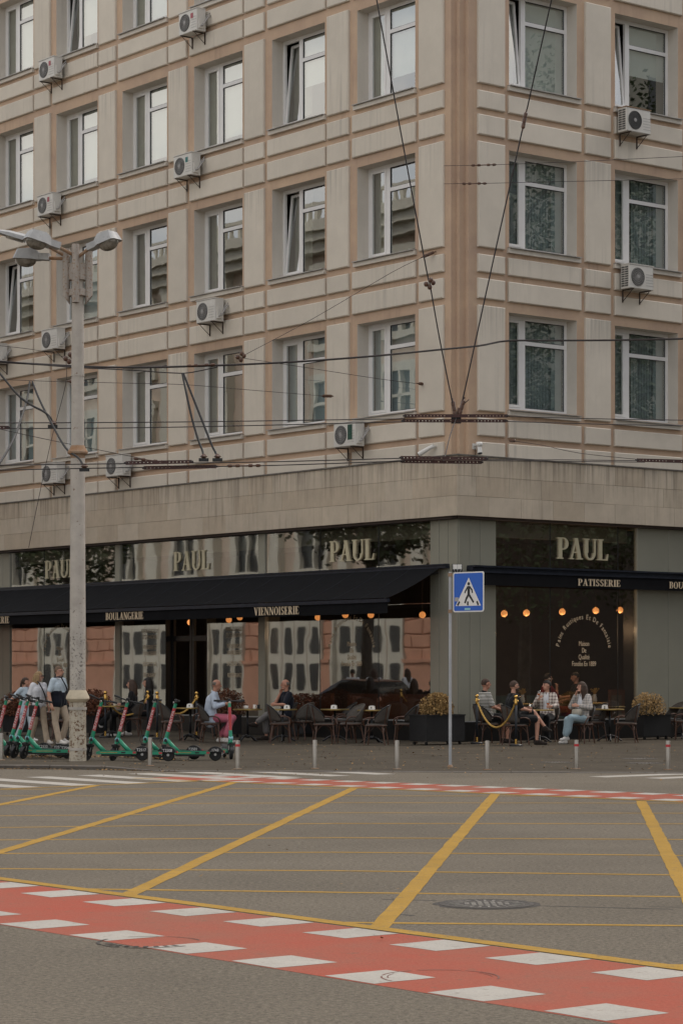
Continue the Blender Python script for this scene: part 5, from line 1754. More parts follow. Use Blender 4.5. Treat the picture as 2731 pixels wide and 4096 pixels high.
for i, (t, o_, k, lab) in enumerate(((15, 14, 1.05, 'tall street tree right of the picture, nearest the corner'), (22, 15, 1.0, 'tall street tree right of the picture, second from the corner'), (29, 14, 1.08, 'tall street tree right of the picture, third from the corner'), (37, 16, .95, 'street tree right of the picture, farthest from the corner'))):
    p_ = tuple(FR(t, o_, 0))
    if rt is None:
        rt = tree(p_, 22.5, 5.2, lab, 10, 3.2, n=30000, lf=(.06, .13))
    else:
        q_ = dup(rt, lab, p_, 1.7 * i)
        q_.scale = (k, k, k)
# dull block behind those trees
bb = thing('brick_block', 'plain brown block of flats behind the trees across the right street', 'building', tuple(FR(30, 32, 0)))
def FB(t, o, z): return FR(t, 28 - o, z)
ain(bb, MB().fbox(FB, 6, 60, -10, 0, 0, 8.6).build('wall', mat('tree_shade_brown_render', (.055, .042, .033), .9, .1, 1)))  # near-black lower storeys: dark shop fronts, with shade under the trees coloured in
ain(bb, MB().fbox(FB, 6, 60, -10, 0, 8.6, 31).build('wall', mat('grey_green_render', (.34, .325, .27), .9, .1, 1)))
for i in range(11):
    for z0 in (9.6, 13.4, 17.2, 21, 24.8):
        ain(bb, MB().fbox(FB, 8 + 4.6 * i, 10.2 + 4.6 * i, -.1, .03, z0, z0 + 2.2).build('window', M['darkpane']))
ain(bb, MB().fbox(FB, 5.8, 60.2, -10, .4, 31, 31.5).build('cornice', M['creamdoor']))

# dark red-brown car parked on the left street, mirrored low in the glass by the corner
M['carpaint'] = mat('dark_red_brown_car_paint', (.17, .052, .025), .35, .05, 3, coat=.3)
cr = thing('parked_car', 'dark red-brown car on the left street, mirrored low in the café glass', 'car', tuple(FL(13.4, 8, 0)), math.atan2(uL.y, uL.x))
secs = [(-2.2, .62, .45, .62), (-2.05, .80, .36, .86), (-1.3, .86, .32, .93), (-.75, .86, .32, .98), (.9, .86, .32, .98), (1.6, .85, .32, .96), (2.1, .80, .36, .88), (2.25, .66, .45, .70)]
def loft(secs_):
    vs, fs = [], []
    for x, w, z0, z1 in secs_:
        zm = z0 + (z1 - z0) * .55
        vs += [(x, -w * .92, z0), (x, -w, zm), (x, -w * .90, z1), (x, w * .90, z1), (x, w, zm), (x, w * .92, z0)]
    for i in range(len(secs_) - 1):
        for j in range(6):
            fs.append((i * 6 + j, i * 6 + (j + 1) % 6, i * 6 + 6 + (j + 1) % 6, i * 6 + 6 + j))
    fs += [tuple(range(5, -1, -1)), tuple(len(vs) - 6 + j for j in range(6))]
    return MB().add(vs, fs)
on(cr, loft(secs), 'body', M['carpaint'], 'auto')
on(cr, loft([(-1.5, .74, .93, .98), (-.85, .70, .95, 1.40), (.6, .70, .95, 1.46), (1.7, .72, .93, 1.00)]), 'cabin', M['darkpane'], 'auto')
on(cr, loft([(-.80, .64, 1.395, 1.43), (.0, .66, 1.43, 1.475), (.62, .64, 1.44, 1.48)]), 'roof', M['carpaint'], 'auto')
for x in (-1.35, 1.38):
    for y in (-.80, .80):
        w = on(cr, MB().lathe([(.2, -.1), (.31, -.1), (.33, -.06), (.33, .06), (.31, .1), (.2, .1)], (x, y, .33), 20, Matrix.Rotation(pi / 2, 4, 'X')), 'wheel', M['rubber'], 'auto')
        MB().lathe([(.05, -.11), (.2, -.09), (.2, .09), (.05, .11)], (x, y, .33), 14, Matrix.Rotation(pi / 2, 4, 'X')).build('rim', M['chrome'], w)
for y in (-.62, .62):
    on(cr, MB().ell((-2.12, y, .72), (.08, .14, .07), 10, 6), 'headlight', M['china'], True)
    on(cr, MB().box((2.16, y - .12, .70), (2.24, y + .12, .82)), 'tail_light', M['redband'])
# ------------------------------------------------------------------ terrace furniture
def make_chair(pale=False):
    s = bpy.data.objects.new('bistro_chair', None); COL.objects.link(s)
    rt = M['rattanpale'] if pale else M['rattan']
    # seat: rounded square pad
    def sq(a, r):
        c, q = cos(a), sin(a)
        k = (abs(c) ** 4 + abs(q) ** 4) ** -.25
        return (r * k * c, r * k * q)
    n = 20
    vs = []
    for z, r in ((.445, .215), (.452, .228), (.478, .228), (.488, .205)):
        vs += [(*sq(2 * pi * i / n, r), z) for i in range(n)]
    fs = [(k * n + i, k * n + (i + 1) % n, k * n + n + (i + 1) % n, k * n + n + i) for k in range(3) for i in range(n)]
    fs += [tuple(range(n - 1, -1, -1)), tuple(range(3 * n, 4 * n))]
    on(s, MB().add(vs, fs), 'seat', rt, True)
    on(s, MB().tube([(*sq(2 * pi * i / 20, .232), .448) for i in range(20)], .014, 6, closed=True), 'seat_ring', M['bamboo'], True)
    # curved woven back, highest behind, falling to the arms
    A0, A1, N_ = radians(92), radians(268), 18
    def top(a):
        k = abs((a - pi) / (A1 - pi))
        return .92 - .30 * k ** 2.2
    def rad(z): return .235 + .085 * (z - .48) / .42
    vs, fs = [], []
    rows = 5
    for i in range(N_ + 1):
        a = A0 + (A1 - A0) * i / N_
        zt = top(a)
        for j in range(rows):
            z = .52 + (zt - .52) * j / (rows - 1)
            r = rad(z)
            for d in (0, .014):
                vs.append(((r + d) * cos(a), (r + d) * sin(a), z))
    for i in range(N_):
        for j in range(rows - 1):
            p = (i * rows + j) * 2; q = ((i + 1) * rows + j) * 2
            fs += [(p, q, q + 2, p + 2), (p + 1, p + 3, q + 3, q + 1)]
        p = (i * rows + rows - 1) * 2; q = ((i + 1) * rows + rows - 1) * 2
        fs += [(p, q, q + 1, p + 1)]
        p = (i * rows) * 2; q = ((i + 1) * rows) * 2
        fs += [(p, p + 1, q + 1, q)]
    on(s, MB().add(vs, fs), 'backrest', rt, True)
    rim = [((rad(top(a)) + .007) * cos(a), (rad(top(a)) + .007) * sin(a), top(a)) for a in [A0 + (A1 - A0) * i / N_ for i in range(N_ + 1)]]
    on(s, MB().tube(rim, .016, 7), 'back_rim', M['dark'] if not pale else rt, True)
    for a in (radians(150), radians(210)):
        on(s, MB().tube([(.245 * cos(a), .245 * sin(a), .46), ((rad(top(a)) + .02) * cos(a), (rad(top(a)) + .02) * sin(a), top(a) - .02)], .012, 6), 'back_upright', M['bamboo'])
    for y in (-1, 1):
        p = Vector(rim[0] if y > 0 else rim[-1])
        on(s, MB().tube(smooth_path([p, p + Vector((.10, y * .01, .015)), (.20, y * .30, .60), (.245, y * .275, .52), (.235, y * .225, .44)], 4), .017, 7), 'armrest', M['bamboo'], True)
        on(s, MB().tube([(.195, y * .20, .45), (.235, y * .235, .0)], [.018, .015], 7), 'leg', M['bamboo'])
        on(s, MB().tube([(-.175, y * .175, .45), (-.245, y * .215, .0)], [.018, .015], 7), 'leg', M['bamboo'])
        on(s, MB().tube(smooth_path([(-.205, y * .19, .27), (-.10, y * .20, .40), (0, y * .2, .435), (.10, y * .205, .40), (.21, y * .215, .27)], 3), .009, 5), 'brace', M['bamboo'])
    for x in (-.205, .212):
        on(s, MB().tube(smooth_path([(x, -.20, .27), (x, -.10, .40), (x, 0, .435), (x, .10, .40), (x, .20, .27)], 3), .009, 5), 'brace', M['bamboo'])
    return s
CH = {False: make_chair(False), True: make_chair(True)}
used_c = set()
def chair(x, y, yaw, lab, pale=False):
    o = CH[pale] if pale not in used_c else copy_tree(CH[pale])
    used_c.add(pale)
    o.location = gp(x, y)
    o.rotation_euler = (0, 0, radians(yaw))
    tag(o, lab, 'chair', 'rattan chairs on the terrace')
    return o
for a in ((-1.46, 57.6, 5, 'dark rattan chair turned right, its back to the navy-shirted man'),
          (-0.42, 57.0, 8, 'dark rattan chair turned right, behind the bollard left of the middle table'),
          (0.22, 57.4, 205, 'rattan chair turned left, its pale woven back beside the middle table', True),
          (0.80, 55.9, 168, 'rattan chair turned left, nearest the street among the left tables'),
          (1.50, 57.0, 172, 'rattan chair turned left, half behind the black planter'),
          (-1.0, 60.2, 150, 'pale woven chair against the window behind the tables', True),
          (0.05, 60.6, 190, 'rattan chair against the window right of the pale one', False),
          (-3.10, 57.8, -6, 'rattan chair in which the man with pink trousers sits'),
          (-4.15, 59.3, 12, 'empty rattan chair turned right, left of the napkin table'),
          (-3.45, 61.6, 170, 'rattan chair by the window behind the napkin table'),
          (-1.42, 60.1, 195, 'rattan chair in which the navy-shirted man sits'),
          (-5.5, 63.4, 172, 'rattan chair of the dark-haired woman with white shoes'),
          (-5.15, 64.6, 185, 'rattan chair of the second dark-haired woman'),
          (-7.6, 61.5, 20, 'rattan chair behind the girl in pale blue'),
          (-6.9, 60.5, 60, 'rattan chair half hidden behind the man with the dark polo hem'),
          (3.45, 57.4, 22, 'rattan chair of the man in the striped shirt'),
          (4.02, 56.0, 18, 'rattan chair of the man in black, next to the rope post'),
          (4.98, 58.72, -105, 'rattan chair of the woman with the hair bun', True),
          (5.66, 57.25, -128, 'rattan chair of the long-haired woman in jeans'),
          (6.15, 59.1, 200, 'rattan chair behind the napkin table, beside the long-haired woman'),
          (6.80, 57.9, 165, 'empty rattan chair turned left in front of the right-hand planter'),
          (8.35, 61.4, -160, 'pale woven chair at the right edge', True),
          (8.55, 60.4, 170, 'rattan chair cut off by the right edge')):
    chair(*a)

def make_table():
    s = bpy.data.objects.new('cafe_table', None); COL.objects.link(s)
    on(s, MB().lathe([(.345, .758), (.352, .764), (.352, .784), (.345, .788)], n=32), 'rim', M['brassrim'])
    on(s, MB().lathe([(.342, .786), (.0, .7905)], n=32), 'tabletop', M['woodtop'])
    on(s, MB().tube([(0, 0, .10), (0, 0, .76)], [.032, .026], 12), 'column', M['ironblack'], True)
    on(s, MB().lathe([(.05, .09), (.06, .13), (.032, .18)], n=12), 'hub', M['ironblack'], True)
    for i in range(4):
        a = pi / 4 + pi / 2 * i
        on(s, MB().tube(smooth_path([(.03 * cos(a), .03 * sin(a), .14), (.14 * cos(a), .14 * sin(a), .12), (.24 * cos(a), .24 * sin(a), .05), (.30 * cos(a), .30 * sin(a), .018)], 3), [.026 - .0008 * k for k in range(10)], 7), 'foot', M['ironblack'], True)
    return s
TB = make_table()
first = True
TABLES = {}
for key, x, y, lab in (('napkin', -3.74, 60.0, 'round table with a napkin box left of the man with pink trousers'),
                       ('coffee', -2.28, 58.9, 'round table with a coffee cup between the two seated men'),
                       ('navy', -1.42, 58.75, 'round table with a napkin box in front of the navy-shirted man'),
                       ('mid', -0.16, 58.8, 'round table with a napkin box in the middle of the left terrace'),
                       ('near', 0.72, 57.6, 'round table with a napkin box nearest the golden bush'),
                       ('left', -5.95, 62.6, 'round table of the two dark-haired women behind the lamp pole'),
                       ('leftmost', -7.15, 61.6, 'round table behind the walking woman'),
                       ('group', 4.72, 58.0, 'round table with drinks between the four seated people'),
                       ('right', 6.52, 59.0, 'round table with a napkin box right of the long-haired woman'),
                       ('edge', 8.65, 61.5, 'round table cut off by the right edge')):
    o = TB if first else copy_tree(TB)
    first = False
    o.location = gp(x, y)
    o.rotation_euler = (0, 0, R.uniform(0, 1.5))
    tag(o, lab, 'table', 'round café tables')
    TABLES[key] = o.location.copy()
def on_table(key, dx, dy): return TABLES[key] + Vector((dx, dy, .7908))
for key, dx, dy, lab in (('napkin', .0, -.1, 'white napkin box on the table left of the man with pink trousers'), ('navy', .10, -.1, 'white napkin box in front of the navy-shirted man'), ('mid', -.02, -.1, 'white napkin box on the middle left table'),
                         ('near', .0, -.12, 'white napkin box on the table nearest the golden bush'), ('right', -.12, -.05, 'white napkin box on the right-hand table')):
    s = thing('napkin_box', lab, 'napkin box', tuple(on_table(key, dx, dy)), R.uniform(-.4, .4), 'napkin boxes')
    on(s, MB().add([(x * w, y * d, z) for z, w, d in ((0, .075, .05), (.085, .062, .042)) for x, y in ((-1, -1), (1, -1), (1, 1), (-1, 1))], [(3, 2, 1, 0), (4, 5, 6, 7), (0, 1, 5, 4), (1, 2, 6, 5), (2, 3, 7, 6), (3, 0, 4, 7)]), 'box', M['china'])
    on(s, MB().box((-.04, -.03, .0855), (.04, .03, .095)), 'napkins', M['signwhite'])
    on(s, MB().prism([(.016 * cos(2 * pi * i / 10), .045 + .022 * sin(2 * pi * i / 10)) for i in range(10)], .0, .004, frame((0, -.048, 0), (1, 0, 0), (0, .08, 1))), 'emblem', M['acdark'])
def cup(loc, lab):
    s = thing('coffee_cup', lab, 'cup', tuple(loc), .4)
    on(s, MB().lathe([(.035, .002), (.08, .012), (.082, .016), (.03, .010)], n=20), 'saucer', M['china'], True)
    on(s, MB().lathe([(.025, .012), (.042, .03), (.055, .075), (.052, .075), (.03, .03)], n=18), 'bowl', M['china'], True)
    on(s, MB().tube([(-.05, 0, .065), (-.085, 0, .06), (-.08, 0, .035), (-.045, 0, .03)], .006, 6), 'handle', M['china'], True)
cup(on_table('coffee', -.02, -.15), 'white coffee cup on a saucer between the two seated men')
s = thing('milk_jug', 'small white jug beside the coffee cup', 'jug', tuple(on_table('coffee', .17, -.12)))
on(s, MB().lathe([(.03, 0), (.036, .03), (.03, .07), (.036, .10)], n=14), 'jug_body', M['china'], True)
on(s, MB().tube([(.03, 0, .08), (.06, 0, .07), (.055, 0, .03), (.034, 0, .025)], .005, 5), 'handle', M['china'])
s = thing('sugar_holder', 'dark square holder at the right of the coffee cup', 'holder', tuple(on_table('coffee', .26, -.02)))
on(s, MB().lathe([(.04, 0), (.04, .10), (.035, .10), (.034, .02)], n=12), 'holder', M['black'])
s = thing('cup', 'small white cup on the table of the two dark-haired women', 'cup', tuple(on_table('left', .12, -.2)))
on(s, MB().lathe([(.03, 0), (.045, .05), (.05, .09), (.045, .09), (.03, .02)], n=14), 'bowl', M['china'], True)
on(s, MB().tube([(.045, 0, .07), (.075, 0, .06), (.045, 0, .03)], .005, 5), 'handle', M['china'])
gm = glass('drink_glass', .12, (.93, .94, .93), 0, 1)
M['spritz'] = mat('orange_red_drink', (.55, .10, .02), .2, .1, 5, spec=.6)
def wineglass(loc, lab):
    s = thing('wine_glass', lab, 'glass', tuple(loc), 0, 'glasses of orange drink')
    on(s, MB().lathe([(.035, 0), (.033, .004), (.005, .008), (.005, .09), (.03, .115), (.045, .15), (.044, .19), (.037, .22)], n=16), 'bowl', gm, True)
    on(s, MB().lathe([(.002, .105), (.029, .117), (.042, .148), (.0, .150)], n=14), 'drink', M['spritz'], True)
wineglass(on_table('group', .22, .05), 'glass of orange drink on the table in front of the bun-haired woman')
s = thing('tumbler', 'dark tumbler on the table of the four people', 'glass', tuple(on_table('group', -.20, -.05)))
on(s, MB().lathe([(.035, 0), (.042, .12), (.039, .12), (.033, .01)], n=14), 'bowl', gm, True)
s = thing('cutlery_stand', 'black wire stand behind the napkin box on the right-hand table', 'stand', tuple(on_table('right', .08, .05)))
mb = MB()
for i in range(5):
    mb.tube([(-.05 + .025 * i, 0, .0), (-.06 + .03 * i, 0, .16)], .004, 4)
for z in (.04, .09, .14):
    mb.tube([(-.06, 0, z), (.06, 0, z)], .004, 4)
on(s, mb, 'frame', M['black'])

# ------------------------------------------------------------------ planters with dry bushes
def bush(par, c, r, m, seed, n=2600):
    rr = random.Random(seed)
    mb_ = MB()
    for i in range(40):
        a = rr.uniform(0, 6.28)
        mb_.tube([(c[0], c[1], c[2] - r * .6), (c[0] + cos(a) * r * .8, c[1] + sin(a) * r * .8, c[2] + rr.uniform(-.3, .8) * r)], .006, 4)
    on(par, mb_, 'twig', M['stem'])
    mb_ = MB()
    for i in range(n):
        a, u = rr.uniform(0, 6.28), rr.uniform(-.5, 1)
        q = rr.uniform(.62, 1.04) if rr.random() < .85 else rr.uniform(.2, .7)
        q *= 1 + .09 * sin(3 * a + seed) * (1 - u * u)
        p = Vector((c[0] + r * q * cos(a) * (1 - u * u) ** .5, c[1] + r * q * sin(a) * (1 - u * u) ** .5, c[2] + r * .92 * u * q))
        s_ = rr.uniform(.016, .034)
        e1 = Vector((rr.gauss(0, 1), rr.gauss(0, 1), rr.gauss(0, 1))).normalized() * s_
        e2 = e1.orthogonal().normalized() * s_ * .7
        mb_.quad(p - e1, p + e2, p + e1, p - e2)
    o = mb_.build('foliage', m, par, fix=False)
    o['kind'] = 'stuff'
def planter(x, y, yaw, w, d, h, lab, blab, m, r, seed, bx=0, extra=0):
    loc = gp(x, y)
    s = thing('planter', lab, 'planter', tuple(loc), yaw, 'black planter boxes')
    F = lambda t, o, z: (t, o, z)
    on(s, MB().box((-w / 2, -d / 2, .09), (w / 2, d / 2, h)), 'box', M['planter'])
    mb_ = MB()
    for e in ((-w / 2 - .015, w / 2 + .015, -d / 2 - .015, -d / 2 + .03), (-w / 2 - .015, w / 2 + .015, d / 2 - .03, d / 2 + .015)):
        mb_.box((e[0], e[2], h + .001), (e[1], e[3], h + .03))
    for e in ((-w / 2 - .015, -w / 2 + .03), (w / 2 - .03, w / 2 + .015)):
        mb_.box((e[0], -d / 2 + .031, h + .001), (e[1], d / 2 - .031, h + .03))
    on(s, mb_, 'rim', M['planter'])
    for i in (-1, 1):
        for j in (-1, 1):
            on(s, MB().lathe([(.035, -.02), (.04, 0), (.035, .02)], (i * (w / 2 - .1), j * (d / 2 - .07), .04), 10, Matrix.Rotation(pi / 2, 4, 'X')), 'caster', M['black'])
    b = thing('dry_bush', blab, 'bush', tuple(loc + Matrix.Rotation(yaw, 3, 'Z') @ Vector((bx, 0, h))), yaw, 'dry bushes in planters')
    bush(b, (0, 0, r * .45), r, m, seed)
planter(2.22, 56.3, RZL, .62, 1.15, .67, 'black planter box left of the road sign post', 'golden dry bush in the black planter left of the road sign post', M['drybush'], .385, 3, 0)
planter(7.75, 60.7, RZR, .95, .42, .60, 'black planter box near the right edge', 'golden dry bush in the black planter near the right edge', M['drybush'], .42, 4, -.12)
planter(-3.0, 63.0, RZL, .8, .42, .55, 'black planter behind the man with pink trousers', 'large rust-red dry bush behind the man with pink trousers', M['redbush'], .50, 5)
planter(-6.55, 63.6, RZL, .8, .42, .50, 'black planter right behind the lamp pole', 'rust-red dry bush right behind the lamp pole', M['redbush'], .50, 6)
planter(-1.05, 63.2, RZL, .8, .42, .50, 'black planter behind the navy-shirted man', 'dark rust-red bush against the glass behind the navy-shirted man', M['redbush'], .46, 8)
planter(-8.6, 64.5, RZL, .8, .42, .50, 'black planter behind the walking trio', 'rust-red dry bush behind the walking trio', M['redbush'], .46, 9)

# ------------------------------------------------------------------ rope posts
def post(x, y, lab):
    p = gp(x, y)
    s = thing('rope_post', lab, 'barrier post', tuple(p), 0, 'rope posts')
    on(s, MB().lathe([(.155, 0), (.155, .03), (.14, .045), (.03, .055)], n=24), 'base', M['ironblack'], 'auto')
    on(s, MB().tube([(0, 0, .05), (0, 0, .95)], .026, 12), 'tube', M['velvetpost'], True)
    on(s, MB().lathe([(.030, .055), (.030, .16)], n=12), 'lower_sleeve', M['brass'], 'auto')
    on(s, MB().lathe([(.030, .93), (.036, .95), (.030, .99), (.034, 1.06), (.02, 1.08)], n=14), 'collar', M['brass'], 'auto')
    on(s, MB().ell((0, 0, 1.115), (.045, .045, .045), 14, 10), 'ball', M['brass'], True)
    on(s, MB().tube([(.055 * cos(2 * pi * i / 14), 0, 1.02 + .02 * sin(2 * pi * i / 14)) for i in range(14)], .006, 5, closed=True), 'ring', M['brass'])
    return p + Vector((0, 0, 1.03))
A1_ = post(-6.067, 62.31, 'brass-topped rope post right of the lamp pole')
A2_ = post(-5.08, 63.6, 'brass-topped rope post behind the two dark-haired women')
A3_ = post(-4.631, 60.915, 'brass-topped rope post left of the empty chair')
A4_ = post(-3.72, 62.3, 'brass-topped rope post behind the napkin table')
B1_ = post(3.175, 56.882, 'brass-topped rope post behind the man in stripes')
B2_ = post(3.966, 55.152, 'brass-topped rope post in front of the man in black')
def rope(a, b, sag, lab):
    o_ = MB()
    n = 40
    P_ = []
    for i in range(n + 1):
        k = i / n
        p = a.lerp(b, k)
        p.z -= sag * (1 - (2 * k - 1) ** 2) ** .92
        P_.append(p)
    for ph_ in (0, 2 * pi / 3, 4 * pi / 3):
        q = []
        for i, p in enumerate(P_):
            for s_ in range(2):
                k = i + s_ / 2
                pp = P_[min(i + s_, n)] if s_ else p
                c = p if s_ == 0 else (p + P_[min(i + 1, n)]) / 2
                q.append(c + Vector((.011 * cos(k * 1.6 + ph_), .008 * sin(k * 1.6 + ph_), .011 * sin(k * 1.6 + ph_))))
        o_.tube(q, .0135, 6)
    o = o_.build('rope', M['rope'], None, True)
    o.data.update()
    tag(o, lab, 'rope', 'gold barrier ropes')
    MB().tube([a + Vector((0, 0, .0)), a.lerp(b, .03) - Vector((0, 0, .035))], .018, 8).build('hook', M['brass'], o)
    MB().tube([b, b.lerp(a, .03) - Vector((0, 0, .035))], .018, 8).build('hook', M['brass'], o)
rope(B1_, B2_, .62, 'thick gold rope sagging in front of the two men')
rope(A1_, A2_, .48, 'gold rope right of the lamp pole')
rope(A3_, A4_, .42, 'gold rope between the posts by the napkin table')

# ------------------------------------------------------------------ scooters
def make_scooter(fork, number):
    s = bpy.data.objects.new('electric_scooter', None); COL.objects.link(s)
    rx = Matrix.Rotation(pi / 2, 4, 'X')
    tilt = Vector((-.215, 0, .80)).normalized()           # steering axis leaning back
    FW = Vector((.50, 0, .117))
    B0 = FW + Vector((-.045, 0, .20))                     # lower end of the steering tube
    T0 = B0 + tilt * .80
    ax = Matrix.Translation(B0) @ Matrix.Rotation(fork, 4, tilt) @ Matrix.Translation(-B0)
    def wheel(c, Mx, nm):
        w = on(s, MB().lathe([(.075, -.028), (.105, -.028), (.117, -.012), (.117, .012), (.105, .028), (.075, .028)], Mx @ c, 22, Mx.to_3x3().to_4x4() @ rx), nm, M['rubber'], 'auto')
        MB().lathe([(.02, -.03), (.078, -.022), (.078, .022), (.02, .03)], Mx @ c, 14, Mx.to_3x3().to_4x4() @ rx).build('rim', M['black'], w)
        MB().lathe([(.025, -.036), (.025, .036)], Mx @ c, 8, Mx.to_3x3().to_4x4() @ rx).build('hub', M['chrome'], w)
    wheel(FW, ax, 'front_wheel')
    I4 = Matrix.Identity(4)
    wheel(Vector((-.50, 0, .117)), I4, 'rear_wheel')
    # fork
    mb_ = MB()
    for y in (-.045, .045):
        mb_.tube([ax @ (FW + Vector((0, y, 0))), ax @ (FW + Vector((-.03, y, .15)))], .014, 7)
        mb_.tube([ax @ (FW + Vector((-.015, y * 1.05, .05))), ax @ (FW + Vector((-.03, y * 1.05, .14)))], .02, 7)
    mb_.box((-.045, -.065, -.02), (.045, .065, .02), ax @ Matrix.Translation(FW + Vector((-.032, 0, .165))))
    on(s, mb_, 'fork', M['black'])
    mb_ = MB()
    for y in (-.047, .047):
        mb_.tube([ax @ (FW + Vector((.018, y, .06))), ax @ (FW + Vector((.002, y, .155)))], .008, 6)
    on(s, mb_, 'shock_absorber', M['chrome'])
    mb_ = MB()
    for i in range(7):
        a0, a1 = radians(25 + 17 * i), radians(25 + 17 * (i + 1))
        p = [FW + Vector((.135 * cos(a), 0, .135 * sin(a))) for a in (a0, a1)]
        for y0, y1 in ((-.036, .036),):
            mb_.add([ax @ (p[0] + Vector((0, y0, 0))), ax @ (p[0] + Vector((0, y1, 0))), ax @ (p[1] + Vector((0, y1, 0))), ax @ (p[1] + Vector((0, y0, 0)))], [(0, 1, 2, 3)])
    on(s, mb_, 'front_mudguard', M['black'])
    on(s, MB().tube([ax @ (B0 + Vector((.05, .04, -.02))), ax @ (B0 + Vector((.09, .05, .06))), ax @ (B0 + Vector((.04, .03, .16)))], .005, 5), 'brake_cable', M['black'])
    # steering tube
    def seg(a, b, r0, r1, m, nm): return on(s, MB().tube([B0 + tilt * a, B0 + tilt * b], [r0, r1], 12), nm, m, 'auto')
    seg(.0, .24, .040, .034, M['green'], 'head_tube')
    seg(.24, .70, .031, .029, M['stick'], 'sticker_tube')
    seg(.70, .79, .030, .030, M['green'], 'top_tube')
    for y in (-1, 1):
        # printed word along the tube, both sides
        Mx = frame(B0 + tilt * .26 + Vector((0, y * .0325, 0)) + Vector((-.0, 0, 0)), tilt, Vector((-.966, 0, -.26)) * (1 if y < 0 else -1))
        me = text_mesh('ЗЕΛЕКТРА', .062, Mx, .0, 'LEFT', 1.22)
        bmx = Vector((0, 0, 0))
        me.transform(Matrix.Translation(Vector((.022 * (1 if y < 0 else -1) * .966, 0, .022 * .26 * (1 if y < 0 else -1)))))
        link('lettering', me, M['print'], s, fix=False)
    on(s, MB().lathe([(.030, -.043), (.030, .043)], B0 + tilt * .07, 12, rx), 'emblem', M['black'])
    on(s, MB().lathe([(.040, -.041), (.040, .041)], B0 + tilt * .085 + Vector((.004, 0, 0)), 12, rx), 'emblem_patch', M['cyan'])
    # handlebar
    Hc = T0 + tilt * .02
    mb_ = MB().tube([ax @ (Hc + Vector((-.035, -.29, .015))), ax @ (Hc + Vector((0, -.12, .01))), ax @ (Hc), ax @ (Hc + Vector((0, .12, .01))), ax @ (Hc + Vector((-.035, .29, .015)))], .014, 8)
    hb = on(s, mb_, 'handlebar', M['black'], True)
    for y in (-1, 1):
        MB().tube([ax @ (Hc + Vector((-.022, y * .18, .0125))), ax @ (Hc + Vector((-.036, y * .30, .015)))], .020, 8).build('grip', M['black'], hb)
        MB().tube([ax @ (Hc + Vector((.012, y * .12, .0))), ax @ (Hc + Vector((.035, y * .17, -.012))), ax @ (Hc + Vector((.02, y * .25, -.015)))], .006, 5).build('brake_lever', M['black'], hb)
    on(s, MB().lathe([(.028, 0), (.034, .02), (.034, .045), (.02, .055)], ax @ (Hc + Vector((0, 0, .0))), 12), 'display', M['black'], 'auto')
    on(s, MB().tube([ax @ (Hc + Vector((.03, 0, -.015))), ax @ (Hc + Vector((.055, 0, -.015)))], .022, 10), 'headlight', M['chrome'])
    # deck and neck
    mb_ = MB()
    prof = [(-.40, .125), (-.40, .175), (-.30, .185), (.28, .185), (.34, .165), (.34, .125)]
    mb_.prism(prof, -.075, .075, Matrix(((1, 0, 0, 0), (0, 0, -1, 0), (0, 1, 0, 0), (0, 0, 0, 1))))
    on(s, mb_, 'deck', M['green'])
    on(s, MB().box((-.36, -.065, .1855), (.27, .065, .190)), 'deck_mat', M['black'])
    on(s, MB().box((-.30, -.055, .085), (.25, .055, .124)), 'battery_case', M['black'])
    on(s, MB().tube([(.20, 0, .165), (.29, 0, .26), tuple(B0 + tilt * .10)], [.045, .040, .038], 10), 'neck', M['green'], True)
    for y in (-1, 1):
        on(s, MB().box((-.395, y * .0765 - .001, .135), (-.335, y * .0765 + .001, .172)), 'side_sticker', M['stick'])
        on(s, MB().box((-.20, y * .0765 - .001, .140), (-.12, y * .0765 + .001, .165)), 'side_label', M['black'])
        on(s, MB().box((-.05, y * .0765 - .001, .150), (.26, y * .0765 + .001, .160)), 'side_stripe', M['rope'])
    # rear mudguard with number
    mb_ = MB()
    pr = [(-.50 + .155 * cos(a), .115 + .155 * sin(a)) for a in [radians(12 + 15.5 * i) for i in range(11)]]
    pr = [(-.30, .150)] + pr + [(-.645, .12), (-.60, .155), (-.40, .165)]
    Mx = Matrix(((1, 0, 0, 0), (0, 0, -1, 0), (0, 1, 0, 0), (0, 0, 0, 1)))
    mb_.prism([(-.33, .165)] + [(-.50 + .16 * cos(a), .112 + .16 * sin(a)) for a in [radians(22 + 14 * i) for i in range(11)]], -.062, .062, Mx)
    mg = on(s, mb_, 'rear_mudguard', M['black'])
    for y, xd in ((-1, (1, 0, 0)), (1, (-1, 0, 0))):
        me = text_mesh(number, .072, frame((-.49, y * .0635, .178), xd), 0, 'CENTER', .95)
        link('number', me, M['print'], mg, fix=False)
    on(s, MB().box((-.672, -.03, .15), (-.655, .03, .19)), 'tail_light', M['redband'])
    on(s, MB().tube([(.02, -.06, .12), (.0, -.12, .06), (.03, -.16, .012)], .009, 6), 'kickstand', M['chrome'])
    return s
SC = {}
